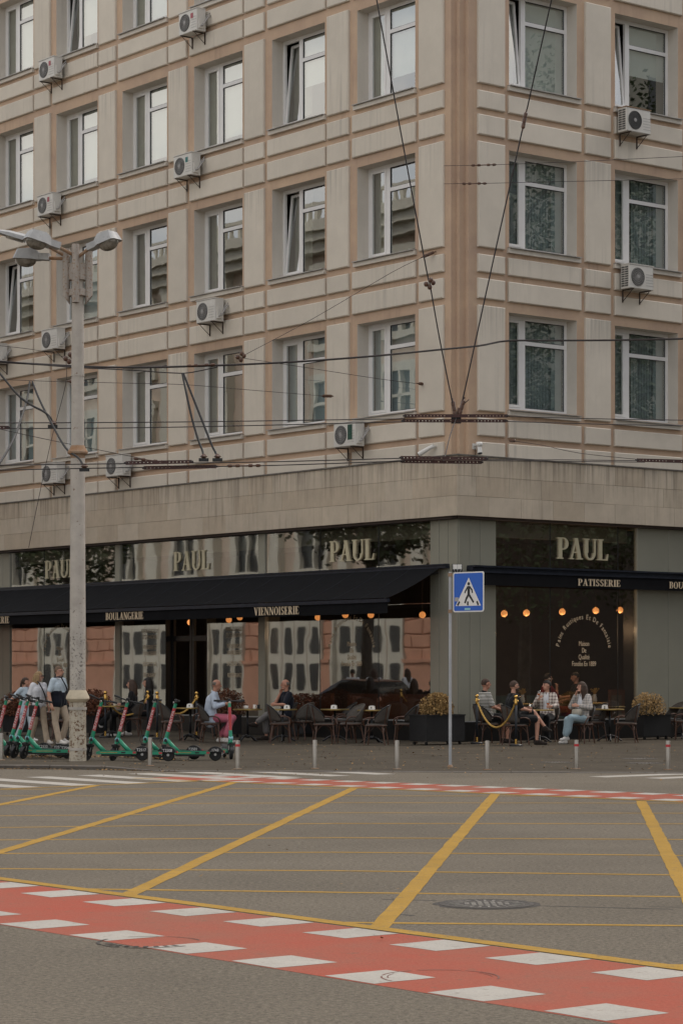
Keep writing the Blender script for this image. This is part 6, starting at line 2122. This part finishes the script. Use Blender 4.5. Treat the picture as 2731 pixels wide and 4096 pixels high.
for (x, y), yaw, fork, num, lab in (((-2.90, 46.1), 180, 0, '.1743', 'green scooter side on, its whole deck visible, number .1743'),
                                    ((-3.35, 46.9), 172, 0, 'T2501', 'green scooter behind a bollard, number T2501 on its mudguard'),
                                    ((-2.22, 47.35), -80, 0, 'T1160', 'green scooter seen from the front beside the red-banded bollard'),
                                    ((-4.30, 46.1), 176, 70, 'T2517', 'green scooter right of the lamp pole with its front wheel turned, nearer the pole'),
                                    ((-3.80, 46.0), 177, 72, 'T2508', 'green scooter with turned front wheel, second to the right of the lamp pole'),
                                    ((-5.62, 46.9), 176, 68, 'T1172', 'green scooter with turned wheel, rightmost of the row left of the lamp pole'),
                                    ((-5.86, 47.3), 174, 70, 'T2540', 'green scooter with turned wheel, second from the lamp pole in the left row'),
                                    ((-6.05, 47.75), 172, 70, 'T2574', 'green scooter with turned wheel, third from the lamp pole in the left row'),
                                    ((-6.42, 48.3), 172, 30, 'T2533', 'green scooter cut off by the left edge')):
    key = (fork, num)
    o = make_scooter(radians(fork), num)
    o.location = gp(x, y)
    o.rotation_euler = (0, 0, radians(yaw))
    tag(o, lab, 'scooter', 'green scooters parked along the kerb')

# ------------------------------------------------------------------ fallen leaves
rr = random.Random(5)
mb = MB()
def leaf(x, y, z, s_):
    a = rr.uniform(0, 6.28)
    e1 = Vector((cos(a), sin(a), rr.uniform(-.3, .5))) * s_
    e2 = Vector((-sin(a), cos(a), rr.uniform(-.3, .5))) * s_ * .55
    c = Vector((x, y, z + s_ * .4))
    mb.quad(c - e1, c + e2, c + e1, c - e2)
for i in range(900):
    x = rr.uniform(-9, 9); y = 41.2 + 17 * rr.random() ** 1.3
    leaf(x, y, ph(x) + .004, rr.uniform(.015, .035))
for i in range(900):
    x = rr.choice((rr.gauss(-5.5, .5), rr.gauss(-4.0, .45), rr.gauss(-3.6, .3))); y = 45.6 + rr.gauss(.3, .25)
    leaf(x, y, ph(x) + .004 + rr.random() * .025, rr.uniform(.015, .04))
for i in range(300):
    x = -9 + 6.2 * rr.random()
    leaf(x, kerb_at(x) - rr.random() ** 2 * .35 - .02, .004, rr.uniform(.015, .035))
for i in range(60):
    x = rr.uniform(-4, 6)
    leaf(x, kerb_at(max(min(x, 9), -9)) - rr.random() * 3, .012, rr.uniform(.015, .03))
for i in range(25):
    leaf(rr.uniform(-3, 4), rr.uniform(14, 34), .012, rr.uniform(.012, .025))
o = mb.build('fallen_leaves', M['leaf'], None, fix=False, kind='stuff')
# ------------------------------------------------------------------ people (local: x forward, y left, z up)
STAND = dict(pelvis=(0, 0, .96), waist=(0, 0, 1.10), chest=(.01, 0, 1.30), neck=(0, 0, 1.47), head=(.02, 0, 1.635),
             shL=(0, .185, 1.425), shR=(0, -.185, 1.425), elL=(-.02, .25, 1.13), elR=(-.02, -.25, 1.13), wrL=(.06, .25, .89), wrR=(.06, -.25, .89),
             hipL=(0, .095, .93), hipR=(0, -.095, .93), knL=(.03, .10, .50), knR=(.03, -.10, .50), anL=(0, .10, .085), anR=(0, -.10, .085), toL=(.15, .11, .035), toR=(.15, -.11, .035))
SIT = dict(pelvis=(-.02, 0, .585), waist=(-.06, 0, .74), chest=(-.07, 0, .94), neck=(-.06, 0, 1.11), head=(-.03, 0, 1.285),
           shL=(-.06, .185, 1.06), shR=(-.06, -.185, 1.06), elL=(-.02, .24, .79), elR=(-.02, -.24, .79), wrL=(.20, .16, .74), wrR=(.20, -.16, .74),
           hipL=(0, .095, .56), hipR=(0, -.095, .56), knL=(.44, .11, .555), knR=(.44, -.11, .555), anL=(.42, .11, .085), anR=(.42, -.11, .085), toL=(.57, .12, .035), toR=(.57, -.12, .035))
def person(lab, loc, yaw, base, ov=None, sc=1.0, skin='skin', hair=('short', 'hair_dark'), face=(0, 0), top='tee_white', sleeve=.55, legs='khaki', leglen=1.0,
           shoes='shoe', girth=1.0, loose=1.0, woman=False, fingers=.6, curlL=.6, curlR=.6, extras=None, bottom=None, hem=None):
    J = {k: Vector(v) for k, v in base.items()}
    for k, v in (ov or {}).items():
        J[k] = Vector(v)
    if woman:
        for a in ('shL', 'shR'):
            J[a].y *= .88
    for k in J:
        J[k] = J[k] * sc
    HR = Matrix.Rotation(radians(face[0]), 3, 'Z') @ Matrix.Rotation(radians(face[1]), 3, 'Y')
    H0 = J['head']
    def HV(x, y, z): return H0 + HR @ (Vector((x, y, z)) * sc)
    HM = HR.to_4x4()
    g = girth
    def torso(mb_, e, gg, low='pelvis'):
        for s_ in (-1, 1):
            o = lambda k, y: J[k] + Vector((0, s_ * y * gg * sc, 0))
            mb_.chain([o('pelvis', .085), o('waist', .070), o('chest', .095), (J['shL'] if s_ > 0 else J['shR']).lerp(J['neck'], .35) - Vector((0, 0, .02 * sc))],
                      [(.108 * gg + e) * sc, (.098 * gg + e) * sc, (.110 * gg + e) * sc, (.060 + e) * sc])
        mb_.chain([J['pelvis'], J['waist'] + Vector((.025 * (gg - 1) * 5 * sc, 0, 0)), J['chest'], J['neck'] - Vector((0, 0, .03 * sc))], [(.112 * gg + e) * sc, (.104 * gg + e) * sc, (.115 * gg + e) * sc, (.070 + e) * sc])
    def arm(mb_, s_, e, frac=1.0, r=(.058, .044, .028)):
        a, b, c = J['sh' + s_], J['el' + s_], J['wr' + s_]
        if frac < 1:
            b2 = a.lerp(b, frac / .6) if frac <= .6 else b
            mb_.capsule(a, b2, (r[0] + e) * sc, (r[1] + e * 1.35) * sc)
            if frac > .6:
                mb_.capsule(b, b.lerp(c, (frac - .6) / .4), (r[1] + e) * sc, (r[2] + e * 1.2) * sc)
        else:
            mb_.chain([a, b, c], [(r[0] + e) * sc, (r[1] + e) * sc, (r[2] + e) * sc])
    def leg(mb_, s_, e, frac=1.0, hemr=0.0):
        a, b, c = J['hip' + s_], J['kn' + s_], J['an' + s_]
        r = (.088 * (1 + (g - 1) * .6), .060, .038)
        if frac <= .5:
            mb_.capsule(a, a.lerp(b, frac * 2), (r[0] + e) * sc, (r[1] + e * 1.5 + .012) * sc)
        else:
            k = (frac - .5) * 2
            mb_.capsule(a, b, (r[0] + e) * sc, (r[1] + e) * sc)
            if k >= .4:
                m_ = b.lerp(c, .35)
                mb_.capsule(b, m_, (r[1] + e) * sc, (.056 + e) * sc)
                mb_.capsule(m_, b.lerp(c, k), (.056 + e) * sc, (r[2] + (.056 - r[2]) * (1 - k) + e + hemr) * sc)
            else:
                mb_.capsule(b, b.lerp(c, k), (r[1] + e) * sc, (.058 + e) * sc)
    # ---- the body: one continuous surface
    B = MB()
    torso(B, -.006, g)
    B.capsule(J['neck'] - Vector((0, 0, .05 * sc)), HV(-.015, 0, -.06), (.056 if not woman else .048) * sc, (.052 if not woman else .045) * sc)
    B.ell(HV(-.008, 0, .022), (.098 * sc, .076 * sc, .100 * sc), 18, 12, HM)
    B.ell(HV(.022, 0, -.045), (.068 * sc, .058 * sc, .072 * sc), 16, 10, HM)
    B.capsule(HV(.088, 0, .018), HV(.108, 0, -.018), .010 * sc, .016 * sc, 8)
    for s_ in (-1, 1):
        B.ell(HV(-.005, s_ * .077, -.002), (.020 * sc, .010 * sc, .030 * sc), 8, 6, HM)
    for s_, cu in (('L', curlL), ('R', curlR)):
        arm(B, s_, 0)
        w = J['wr' + s_]
        d = (w - J['el' + s_]).normalized()
        side = Vector((0, 0, 1)).cross(d)
        side = side.normalized() if side.length > .2 else Vector((0, 1, 0))
        inn = (Vector((0, -1 if s_ == 'L' else 1, 0)) - d * d.dot(Vector((0, -1 if s_ == 'L' else 1, 0))))
        inn = inn.normalized() if inn.length > .2 else Vector((0, 0, -1))
        ac = inn.cross(d).normalized()
        pe = w + d * .085 * sc
        for q in (-.024, -.008, .008, .024):
            B.capsule(w + d * .02 * sc + ac * q * .6 * sc, pe + ac * q * 1.15 * sc, .018 * sc, .013 * sc, 8)
        for q, L_ in ((-.030, .055), (-.010, .068), (.010, .072), (.030, .062)):
            p0 = pe + ac * q * sc
            d1 = (d + inn * cu * .7).normalized()
            d2 = (d + inn * cu * 2.2).normalized()
            p1 = p0 + d1 * L_ * .5 * sc
            B.capsule(p0, p1, .0105 * sc, .010 * sc, 8)
            B.capsule(p1, p1 + d2 * L_ * .55 * sc, .010 * sc, .0085 * sc, 8)
        t0 = w + d * .03 * sc + ac * .022 * sc
        t1 = t0 + (d * .6 + ac * .6 + inn * .35).normalized() * .04 * sc
        B.capsule(t0, t1, .014 * sc, .0115 * sc, 8)
        B.capsule(t1, t1 + (d + inn * .6 + ac * .1).normalized() * .032 * sc, .0112 * sc, .009 * sc, 8)
        leg(B, s_, -.004)
        B.capsule(J['an' + s_], J['to' + s_], .036 * sc, .026 * sc)
        B.capsule(J['an' + s_], J['an' + s_] + Vector((-.02, 0, -.045)) * sc, .034 * sc, .030 * sc)
    me = remesh(B, .0085, 3)
    P = link('person', me, M[skin], None, True, fix=False)
    P.location = loc
    P.rotation_euler = (0, 0, radians(yaw))
    tag(P, lab, 'person')
    # ---- clothes
    def wear(name, mb_, m, vox=.012, it=4): return link(name, remesh(mb_, vox, it), M[m] if isinstance(m, str) else m, P, True, fix=False)
    T = MB()
    torso(T, .010 * loose, g)
    for s_ in 'LR':
        arm(T, s_, .013 * loose, sleeve)
    if bottom:
        for s_ in (-1, 1):
            T.capsule(J['pelvis'] + Vector((0, s_ * .07, .0)) * sc, J['pelvis'] + Vector((-.01, s_ * .08, -bottom)) * sc, (.118 * g + .012) * sc, (.125 * g + .014) * sc)
    wear('shirt', T, top)
    if legs:
        L_ = MB()
        for s_ in 'LR':
            leg(L_, s_, .014 * loose, leglen, .016 * loose)
        L_.chain([J['hipL'], J['pelvis'], J['hipR']], [(.105 * g) * sc] * 3)
        L_.capsule(J['pelvis'], J['pelvis'] + Vector((0, 0, .05 * sc)), .112 * g * sc, .108 * g * sc)
        wear('trousers' if leglen > .6 else 'shorts', L_, legs)
    for s_ in 'LR':
        F = MB()
        a, t = J['an' + s_], J['to' + s_]
        d = (t - a); d.z = 0
        d = d.normalized() if d.length > .01 else Vector((1, 0, 0))
        dn = (t - a).normalized()
        up = Vector((0, 0, 1)) - dn * dn.z
        heel = a + Vector((0, 0, -.045)) * sc - d * .035 * sc
        F.capsule(heel, t + d * .045 * sc, .040 * sc, .036 * sc)
        F.capsule(a + Vector((0, 0, -.01)) * sc, t.lerp(a, .4) + Vector((0, 0, .012)) * sc, .046 * sc, .036 * sc)
        wear('shoe', F, shoes, .010, 3)
    # ---- face details and hair
    ir = mat_eye
    for s_ in (-1, 1):
        MB().ell(HV(.083, s_ * .031, .020), (.006 * sc, .013 * sc, .006 * sc), 8, 6, HM).build('eye', ir, P, True)
        MB().tube([HV(.087, s_ * .016, .040), HV(.083, s_ * .034, .045), HV(.072, s_ * .05, .040)], .0035 * sc, 5).build('eyebrow', M[hair[1]], P, True)
    MB().tube([HV(.083, -.021, -.058), HV(.091, 0, -.056), HV(.083, .021, -.058)], .0045 * sc, 6).build('mouth', M['lip'], P, True)
    hk, hm = hair
    n, m_ = 26, 18
    vs = []
    for i in range(m_ + 1):
        th = pi * i / m_
        for j in range(n):
            a = 2 * pi * j / n
            x, y, z = max(sin(th), .01) * cos(a), max(sin(th), .01) * sin(a), cos(th)
            k = 1.0
            front = .32 if hk != 'fringe' else .75
            if x > .25 and z < front: k = .80
            if z < -.42 and hk in ('short', 'bald', 'bun'): k = .80
            if x > -.05 and z < .12 and hk in ('short', 'bald', 'bun') and abs(y) > .2: k = min(k, .86)
            if hk == 'bald' and z > .45: k = .84
            if hk == 'bald' and x > .1: k = .84
            k *= 1 + .012 * sin(7 * a + 3 * z * 4)
            hs = .95 if hk in ('short', 'bald') else 1.0
            vs.append(HV(-.012 + .106 * hs * x * k, .085 * hs * y * k, .024 + .107 * hs * z * k))
    fs = [(i * n + j, (i + 1) * n + j, (i + 1) * n + (j + 1) % n, i * n + (j + 1) % n) for i in range(m_) for j in range(n)]
    Hh = MB().add(vs, fs)
    Hh.build('hair', M[hm], P, True)
    if hk in ('long', 'bob', 'fringe', 'ponytail'):
        L_ = {'long': .36, 'bob': .20, 'fringe': .24, 'ponytail': .16}[hk]
        Q = MB()
        lo = -.30 if hk != 'ponytail' else -.9
        for i in range(15):
            a = radians(62 + 236 * i / 14)
            if hk == 'ponytail' and not (150 < math.degrees(a) < 210):
                continue
            x, y = cos(a), sin(a)
            wv = .010 * sin(i * 2.1)
            p0 = HV(-.02 + .092 * x, .080 * y, .035)
            p1 = HV(-.025 + .105 * x + wv, .092 * y, -.07)
            p2 = HV(-.035 + .100 * x - wv, .092 * y, -L_ * .65)
            p3 = HV(-.035 + .085 * x + wv, .085 * y, -L_ * (.95 + .05 * sin(i)))
            Q.chain([p0, p1, p2, p3], [.022 * sc, .026 * sc, .025 * sc, .012 * sc], 8)
        link('hair_length', remesh(Q, .010, 3), M[hm], P, True, fix=False)
    if hk == 'bun':
        MB().ell(HV(-.075, 0, .135), (.045 * sc, .045 * sc, .042 * sc), 14, 10, HM).build('hair_bun', M[extras.get('bunmat', hm) if extras else hm], P, True)
    ex = extras or {}
    if 'glasses' in ex:
        for s_ in (-1, 1):
            mb_ = MB()
            if ex['glasses'] == 'dark':
                mb_.ell(HV(.094, s_ * .033, .018), (.006 * sc, .030 * sc, .022 * sc), 10, 6, HM)
            else:
                mb_.tube([HV(.097 - .01 * abs(cos(a)), s_ * .034 + .026 * cos(a), .018 + .019 * sin(a)) for a in [2 * pi * i / 12 for i in range(12)]], .0026 * sc, 5, closed=True)
            mb_.build('lens' if ex['glasses'] == 'dark' else 'spectacle_rim', M['black'], P, True)
        mb_ = MB()
        mb_.tube([HV(.085, -.062, .022), HV(.0, -.082, .02)], .003, 4)
        MB().tube([HV(.085, .062, .022), HV(.0, .082, .02)], .003, 4).build('spectacle_arm', M['black'], P)
        mb_.build('spectacle_arm', M['black'], P)
    if 'beard' in ex:
        MB().ell(HV(.030, 0, -.062), (.070 * sc, .060 * sc, .058 * sc), 14, 8, HM).build('beard', M[hm], P, True)
    if 'strap' in ex:
        m, side = ex['strap']
        r_ = (.135 * g + .02) * sc
        pts = []
        a = J['sh' + side].lerp(J['neck'], .45) + Vector((0, 0, .06 * sc))
        o = -1 if side == 'L' else 1
        for k in range(7):
            q = k / 6
            c = J['chest'].lerp(J['pelvis'], q)
            pts.append(Vector((c.x + r_ * (.65 + .35 * sin(pi * q)), (J['sh' + side].y * .5) * (1 - q) + o * .16 * g * sc * q, a.z + (J['pelvis'].z + .06 * sc - a.z) * q)))
        pts = [a - Vector((.05 * sc, 0, .02 * sc)), a] + pts
        MB().tube(smooth_path(pts, 3), .015 * sc, 6).build('bag_strap', M[m], P, True)
    if 'collar' in ex:
        MB().tube([J['neck'] + Vector((.062 * cos(a), .062 * sin(a), .012 - .02 * cos(a))) * sc for a in [2 * pi * i / 14 for i in range(14)]], .017 * sc, 6, closed=True).build('collar', M[ex['collar']], P, True)
    if 'inner' in ex:                       # white tee seen through an open jacket
        T = MB()
        for y in (-.022, .022):
            T.chain([J['neck'] + Vector((.045, y, -.02)) * sc, J['chest'] + Vector((.095, y * 1.1, 0)) * sc, J['waist'] + Vector((.088, y * .8, 0)) * sc], [.034 * sc, .045 * sc, .042 * sc])
        wear('undershirt', T, ex['inner'], .010, 3)
    if 'hemband' in ex:                     # darker lower half of a polo shirt
        T = MB()
        gg = g
        for s_ in (-1, 1):
            T.chain([J['pelvis'] + Vector((0, s_ * .085 * gg, -.03)) * sc, J['waist'] + Vector((0, s_ * .072 * gg, 0)) * sc, J['waist'].lerp(J['chest'], .45) + Vector((0, s_ * .085 * gg, 0)) * sc],
                    [(.108 * gg + .018) * sc, (.100 * gg + .019) * sc, (.105 * gg + .016) * sc])
        T.chain([J['pelvis'], J['waist'] + Vector((.025 * (gg - 1) * 5 * sc, 0, 0)), J['waist'].lerp(J['chest'], .45)], [(.112 * gg + .018) * sc, (.106 * gg + .019) * sc, (.110 * gg + .016) * sc])
        wear('shirt_lower_half', T, ex['hemband'], .012, 3)
    return P, J
mat_eye = mat('eye_dark', (.02, .015, .012), .2, .05, 9)
M['hair_crop'] = mat('cropped_brown_hair', (.075, .045, .032), .8, .3, 14, bump=.4, bscale=90)
M['lip'] = mat('lips', (.36, .12, .10), .5, .05, 9)

# walking trio behind the scooters
person('tall man with glasses in a pale polo with dark lower half and beige trousers', gp(-6.62, 56.7), -25, STAND,
       dict(hipL=(0, .11, .93), hipR=(0, -.11, .93), knL=(.16, .12, .53), anL=(.02, .12, .13), toL=(.16, .13, .04), knR=(.0, -.13, .50), anR=(.10, -.13, .085), toR=(.25, -.15, .035),
            elR=(-.06, -.31, 1.14), wrR=(.02, -.33, .90), elL=(-.02, .31, 1.14), wrL=(.10, .32, .92), shL=(0, .215, 1.43), shR=(0, -.215, 1.43)),
       1.0, 'skin', ('short', 'hair_light'), (10, 0), 'polopale', .45, 'khaki', 1.0, 'shoe', 1.22, 1.1, extras=dict(glasses='thin', strap=('navy', 'R'), collar='polowhite', hemband='navy'))
person('blonde woman in sunglasses, white t-shirt and beige trousers, walking beside the tall man', gp(-7.12, 57.0), -48, STAND,
       dict(knL=(.10, .10, .50), anL=(.20, .11, .085), toL=(.35, .12, .035), knR=(-.02, -.10, .50), anR=(-.20, -.09, .13), toR=(-.08, -.09, .04), elR=(-.04, -.26, 1.14), wrR=(.02, -.27, .88), elL=(-.06, .25, 1.14), wrL=(.04, .26, .90)),
       .93, 'skin', ('bob', 'hair_blonde'), (38, 4), 'tee_white', .5, 'khaki', 1.0, 'shoe', 1.02, 1.25, True, extras=dict(glasses='dark', strap=('black', 'R')))
person('girl in a pale blue shirt and pale jeans with one arm swung back', gp(-7.72, 59.2), -35, STAND,
       dict(knL=(.14, .08, .50), anL=(.16, .09, .085), toL=(.31, .09, .035), knR=(-.02, -.08, .50), anR=(-.22, -.08, .14), toR=(-.12, -.08, .05), elR=(-.16, -.30, 1.20), wrR=(-.24, -.50, 1.03), elL=(.05, .22, 1.14), wrL=(.20, .2, .98)),
       .85, 'skin', ('ponytail', 'hair_brown'), (28, 0), 'polopale', .5, 'palejeans', 1.0, 'shoe', .88, 1.25, True, bottom=.16, extras=dict(strap=('pinkstrap', 'L')))
s = thing('handbag', 'black handbag hanging at the blonde woman\'s hip', 'handbag', tuple(gp(-7.16, 56.55) + Vector((0, 0, .62))), radians(-40))
on(s, MB().add([(x * w, y * .05, z) for z, w in ((0, .12), (.03, .14), (.24, .12), (.26, .10)) for x, y in ((-1, -1), (1, -1), (1, 1), (-1, 1))], [(3, 2, 1, 0)] + [(k * 4 + i, k * 4 + (i + 1) % 4, k * 4 + 4 + (i + 1) % 4, k * 4 + 4 + i) for k in range(3) for i in range(4)] + [(12, 13, 14, 15)]), 'bag_body', M['black'])
on(s, MB().tube(smooth_path([(-.09, 0, .25), (-.05, 0, .42), (.05, 0, .42), (.09, 0, .25)], 4), .008, 5), 'handle', M['black'])

# left terrace
person('bald man in a pale blue shirt and pink trousers seated facing right', gp(-3.08, 57.8, .0), -4, SIT,
       dict(waist=(-.05, 0, .75), chest=(.0, 0, .96), neck=(.05, 0, 1.13), head=(.10, 0, 1.30), shL=(.04, .19, 1.07), shR=(.04, -.19, 1.07), elR=(.10, -.27, .82), wrR=(.32, -.20, .88), elL=(.12, .24, .84), wrL=(.34, .10, .92),
            knR=(.45, -.12, .54), anR=(.30, -.12, .10), toR=(.46, -.13, .035), knL=(.46, .10, .56), anL=(.15, .06, .10), toL=(.28, .06, .05)),
       1.05, 'skintan', ('bald', 'hair_grey'), (5, 8), 'shirt_blue', .92, 'pink', .88, 'shoe', 1.1, 1.35, bottom=.10, extras=dict(collar='shirt_blue'))
person('bald man in a navy polo shirt resting his chin on his hand, seated facing left', gp(-1.42, 60.0), 205, SIT,
       dict(waist=(-.08, 0, .74), elR=(.17, -.14, .83), wrR=(.075, -.055, 1.09), elL=(.10, .26, .83), wrL=(.25, .08, .83), knL=(.44, .05, .60), anL=(.70, -.05, .38), toL=(.84, -.06, .37), knR=(.44, -.10, .55), anR=(.40, -.10, .085)),
       1.06, 'skintan', ('bald', 'hair_grey'), (-15, 2), 'navy', .5, 'greytrouser', .86, 'darkshoe', 1.1, 1.1, curlR=1.2, extras=dict(collar='navy'))
person('dark-haired woman in black with white shoes, seated facing left', gp(-5.52, 63.3), 175, SIT,
       dict(knL=(.46, .10, .58), anL=(.72, .08, .30), toL=(.86, .08, .28), elR=(.06, -.2, .82), wrR=(.24, -.1, .80)),
       1.02, 'skin', ('long', 'hair_brown'), (0, 0), 'blackcloth', .95, 'blackcloth', .95, 'shoe', .95, 1.2, True)
person('second dark-haired woman with long curls and bare arms, seated behind the first', gp(-5.2, 64.5), 190, SIT, dict(elL=(.02, .24, .82), wrL=(.22, .14, .80)),
       1.05, 'skin', ('long', 'hair_dark'), (0, 0), 'blackcloth', .35, 'blackcloth', .95, 'shoe', .95, 1.1, True)

# right group
person('man in a black and white striped t-shirt seated behind the rope', gp(3.45, 57.4), 20, SIT,
       dict(elL=(.06, .25, .82), wrL=(.26, .12, .80), elR=(.02, -.26, .80), wrR=(.24, -.16, .74)),
       1.08, 'skintan', ('short', 'hair_crop'), (-4, 0), M['stripe'], .5, 'blackcloth', .45, 'darkshoe', 1.15, 1.1, extras=dict(collar='blackcloth'))
person('man in black t-shirt and shorts with glasses, one bare leg crossed over the other', gp(4.02, 56.0), 16, SIT,
       dict(knR=(.47, -.09, .57), anR=(.46, -.08, .09), toR=(.62, -.10, .035), hipL=(.02, .09, .58), knL=(.42, .02, .72), anL=(.66, -.04, .40), toL=(.74, -.06, .31), elR=(.06, -.25, .80), wrR=(.26, -.12, .76), elL=(.06, .24, .82), wrL=(.28, .10, .80)),
       1.05, 'skin', ('short', 'hair_crop'), (6, 0), 'blackcloth', .5, 'blackcloth', .42, 'darkshoe', 1.12, 1.1, extras=dict(glasses='thin', beard=1))
pw, Jw = person('woman with a hair bun in a checked overshirt and white top, holding a glass', gp(4.96, 58.75), -108, SIT,
       dict(elR=(.06, -.25, .84), wrR=(.25, -.12, .98), elL=(.05, .25, .82), wrL=(.27, .18, .81)),
       1.05, 'skin', ('bun', 'hair_dark'), (-42, 0), M['plaid'], .92, 'blackcloth', .97, 'darkshoe', .98, 1.3, True, extras=dict(inner='tee_white', bunmat='hair_light', collar=None) if False else dict(inner='tee_white', bunmat='hair_light'))
Rz = Matrix.Rotation(pw.rotation_euler.z, 3, 'Z')
wineglass(pw.location + Rz @ (Jw['wrR'] + Vector((.10, .03, -.02))), 'glass of orange drink held up by the bun-haired woman')
pj, Jj = person('woman with long brown hair, tweed jacket and pale jeans, hand at her mouth', gp(5.64, 57.2), -128, SIT,
       dict(elR=(.06, -.22, .84), wrR=(.12, -.05, 1.13), elL=(.02, .26, .82), wrL=(.20, .06, .86), knL=(.44, .02, .60), anL=(.42, -.10, .16), toL=(.56, -.13, .10), knR=(.45, -.07, .55), anR=(.45, -.12, .085), toR=(.60, -.14, .035)),
       1.03, 'skin', ('long', 'hair_brown'), (-30, 0), M['plaid2'], .93, 'jeans', .84, 'shoe', .95, 1.35, True, curlR=1.3, extras=dict(inner='tee_white'))
Rz = Matrix.Rotation(pj.rotation_euler.z, 3, 'Z')
s = thing('shoulder_bag', 'small beige bag on the lap of the long-haired woman', 'bag', tuple(pj.location + Rz @ Vector((.20, .03, .665))), pj.rotation_euler.z + radians(90))
on(s, MB().add([(x * w, y * d, z) for z, w, d in ((0, .11, .035), (.03, .125, .05), (.13, .115, .045), (.15, .09, .025)) for x, y in ((-1, -1), (1, -1), (1, 1), (-1, 1))], [(3, 2, 1, 0)] + [(k * 4 + i, k * 4 + (i + 1) % 4, k * 4 + 4 + (i + 1) % 4, k * 4 + 4 + i) for k in range(3) for i in range(4)] + [(12, 13, 14, 15)]), 'bag_body', M['bagbeige'], True)
on(s, MB().tube([(-.11, 0, .13), (-.05, .02, .16), (.05, .02, .16), (.11, 0, .13)], .006, 5), 'flap_edge', M['hair_brown'])
# people on the left street, out of the picture but mirrored in the glass beside the corner pier
for vx, vd, yaw, top, hair_, wm, lab in ((.3, 76, 150, 'tee_white', ('short', 'hair_dark'), False, 'man in a white t-shirt on the left street, mirrored in the café glass'),
                                         (.95, 75, 170, 'tee_white', ('long', 'hair_brown'), True, 'woman in white beside the mirrored man on the left street'),
                                         (1.95, 74, 120, 'tee_white', ('long', 'hair_brown'), True, 'second woman in a white t-shirt on the left street, mirrored nearest the corner pier')):
    v = Vector((vx, vd, 0))
    v = v - nL * (2 * (v - P0).dot(nL))
    person(lab, (v.x, v.y, ph(v.x)), yaw, STAND, dict(anL=(.12, .1, .085), toL=(.27, .11, .035), knL=(.1, .1, .5)), .98, 'skin', hair_, (0, 0), top, .5, 'greytrouser', 1.0, 'shoe', 1.05, 1.2, wm)
# inside the right window
person('person in red seated inside the right window, hand raised to the chin', FR(4.05, -1.15, .14), 20, SIT, dict(elR=(.10, -.20, .86), wrR=(.16, -.06, 1.08)),
       1.08, 'skin', ('short', 'hair_dark'), (0, 0), 'redcloth', .6, 'redcloth', .95, 'darkshoe', 1.0, 1.2, True, curlR=1.2)
person('person in black seated inside the right window under the words Fondée En 1889', FR(5.0, -1.25, .14), 190, SIT, dict(elL=(.10, .24, .84), wrL=(.30, .12, .82)),
       1.1, 'skin', ('short', 'hair_dark'), (0, 12), 'blackcloth', .6, 'blackcloth', .95, 'darkshoe', 1.15, 1.2)
s = thing('folded_jacket', 'light blue jacket hung over a seat inside the right window', 'jacket', tuple(FR(4.75, -.62, .80)), RZR)
mb = MB()
n = 9
vs, fs = [], []
for i in range(n):
    for j in range(n):
        x, z = -.17 + .34 * i / (n - 1), -.20 + .42 * j / (n - 1)
        k = .6 + .4 * j / (n - 1)
        vs.append((x * k, .03 * sin(i * 1.9) + .02 * sin(j * 1.4 + i), z))
for i in range(n - 1):
    for j in range(n - 1):
        fs.append((i * n + j, (i + 1) * n + j, (i + 1) * n + j + 1, i * n + j + 1))
mb.add(vs, fs)
on(s, mb, 'cloth', M['bluecloth'], True)
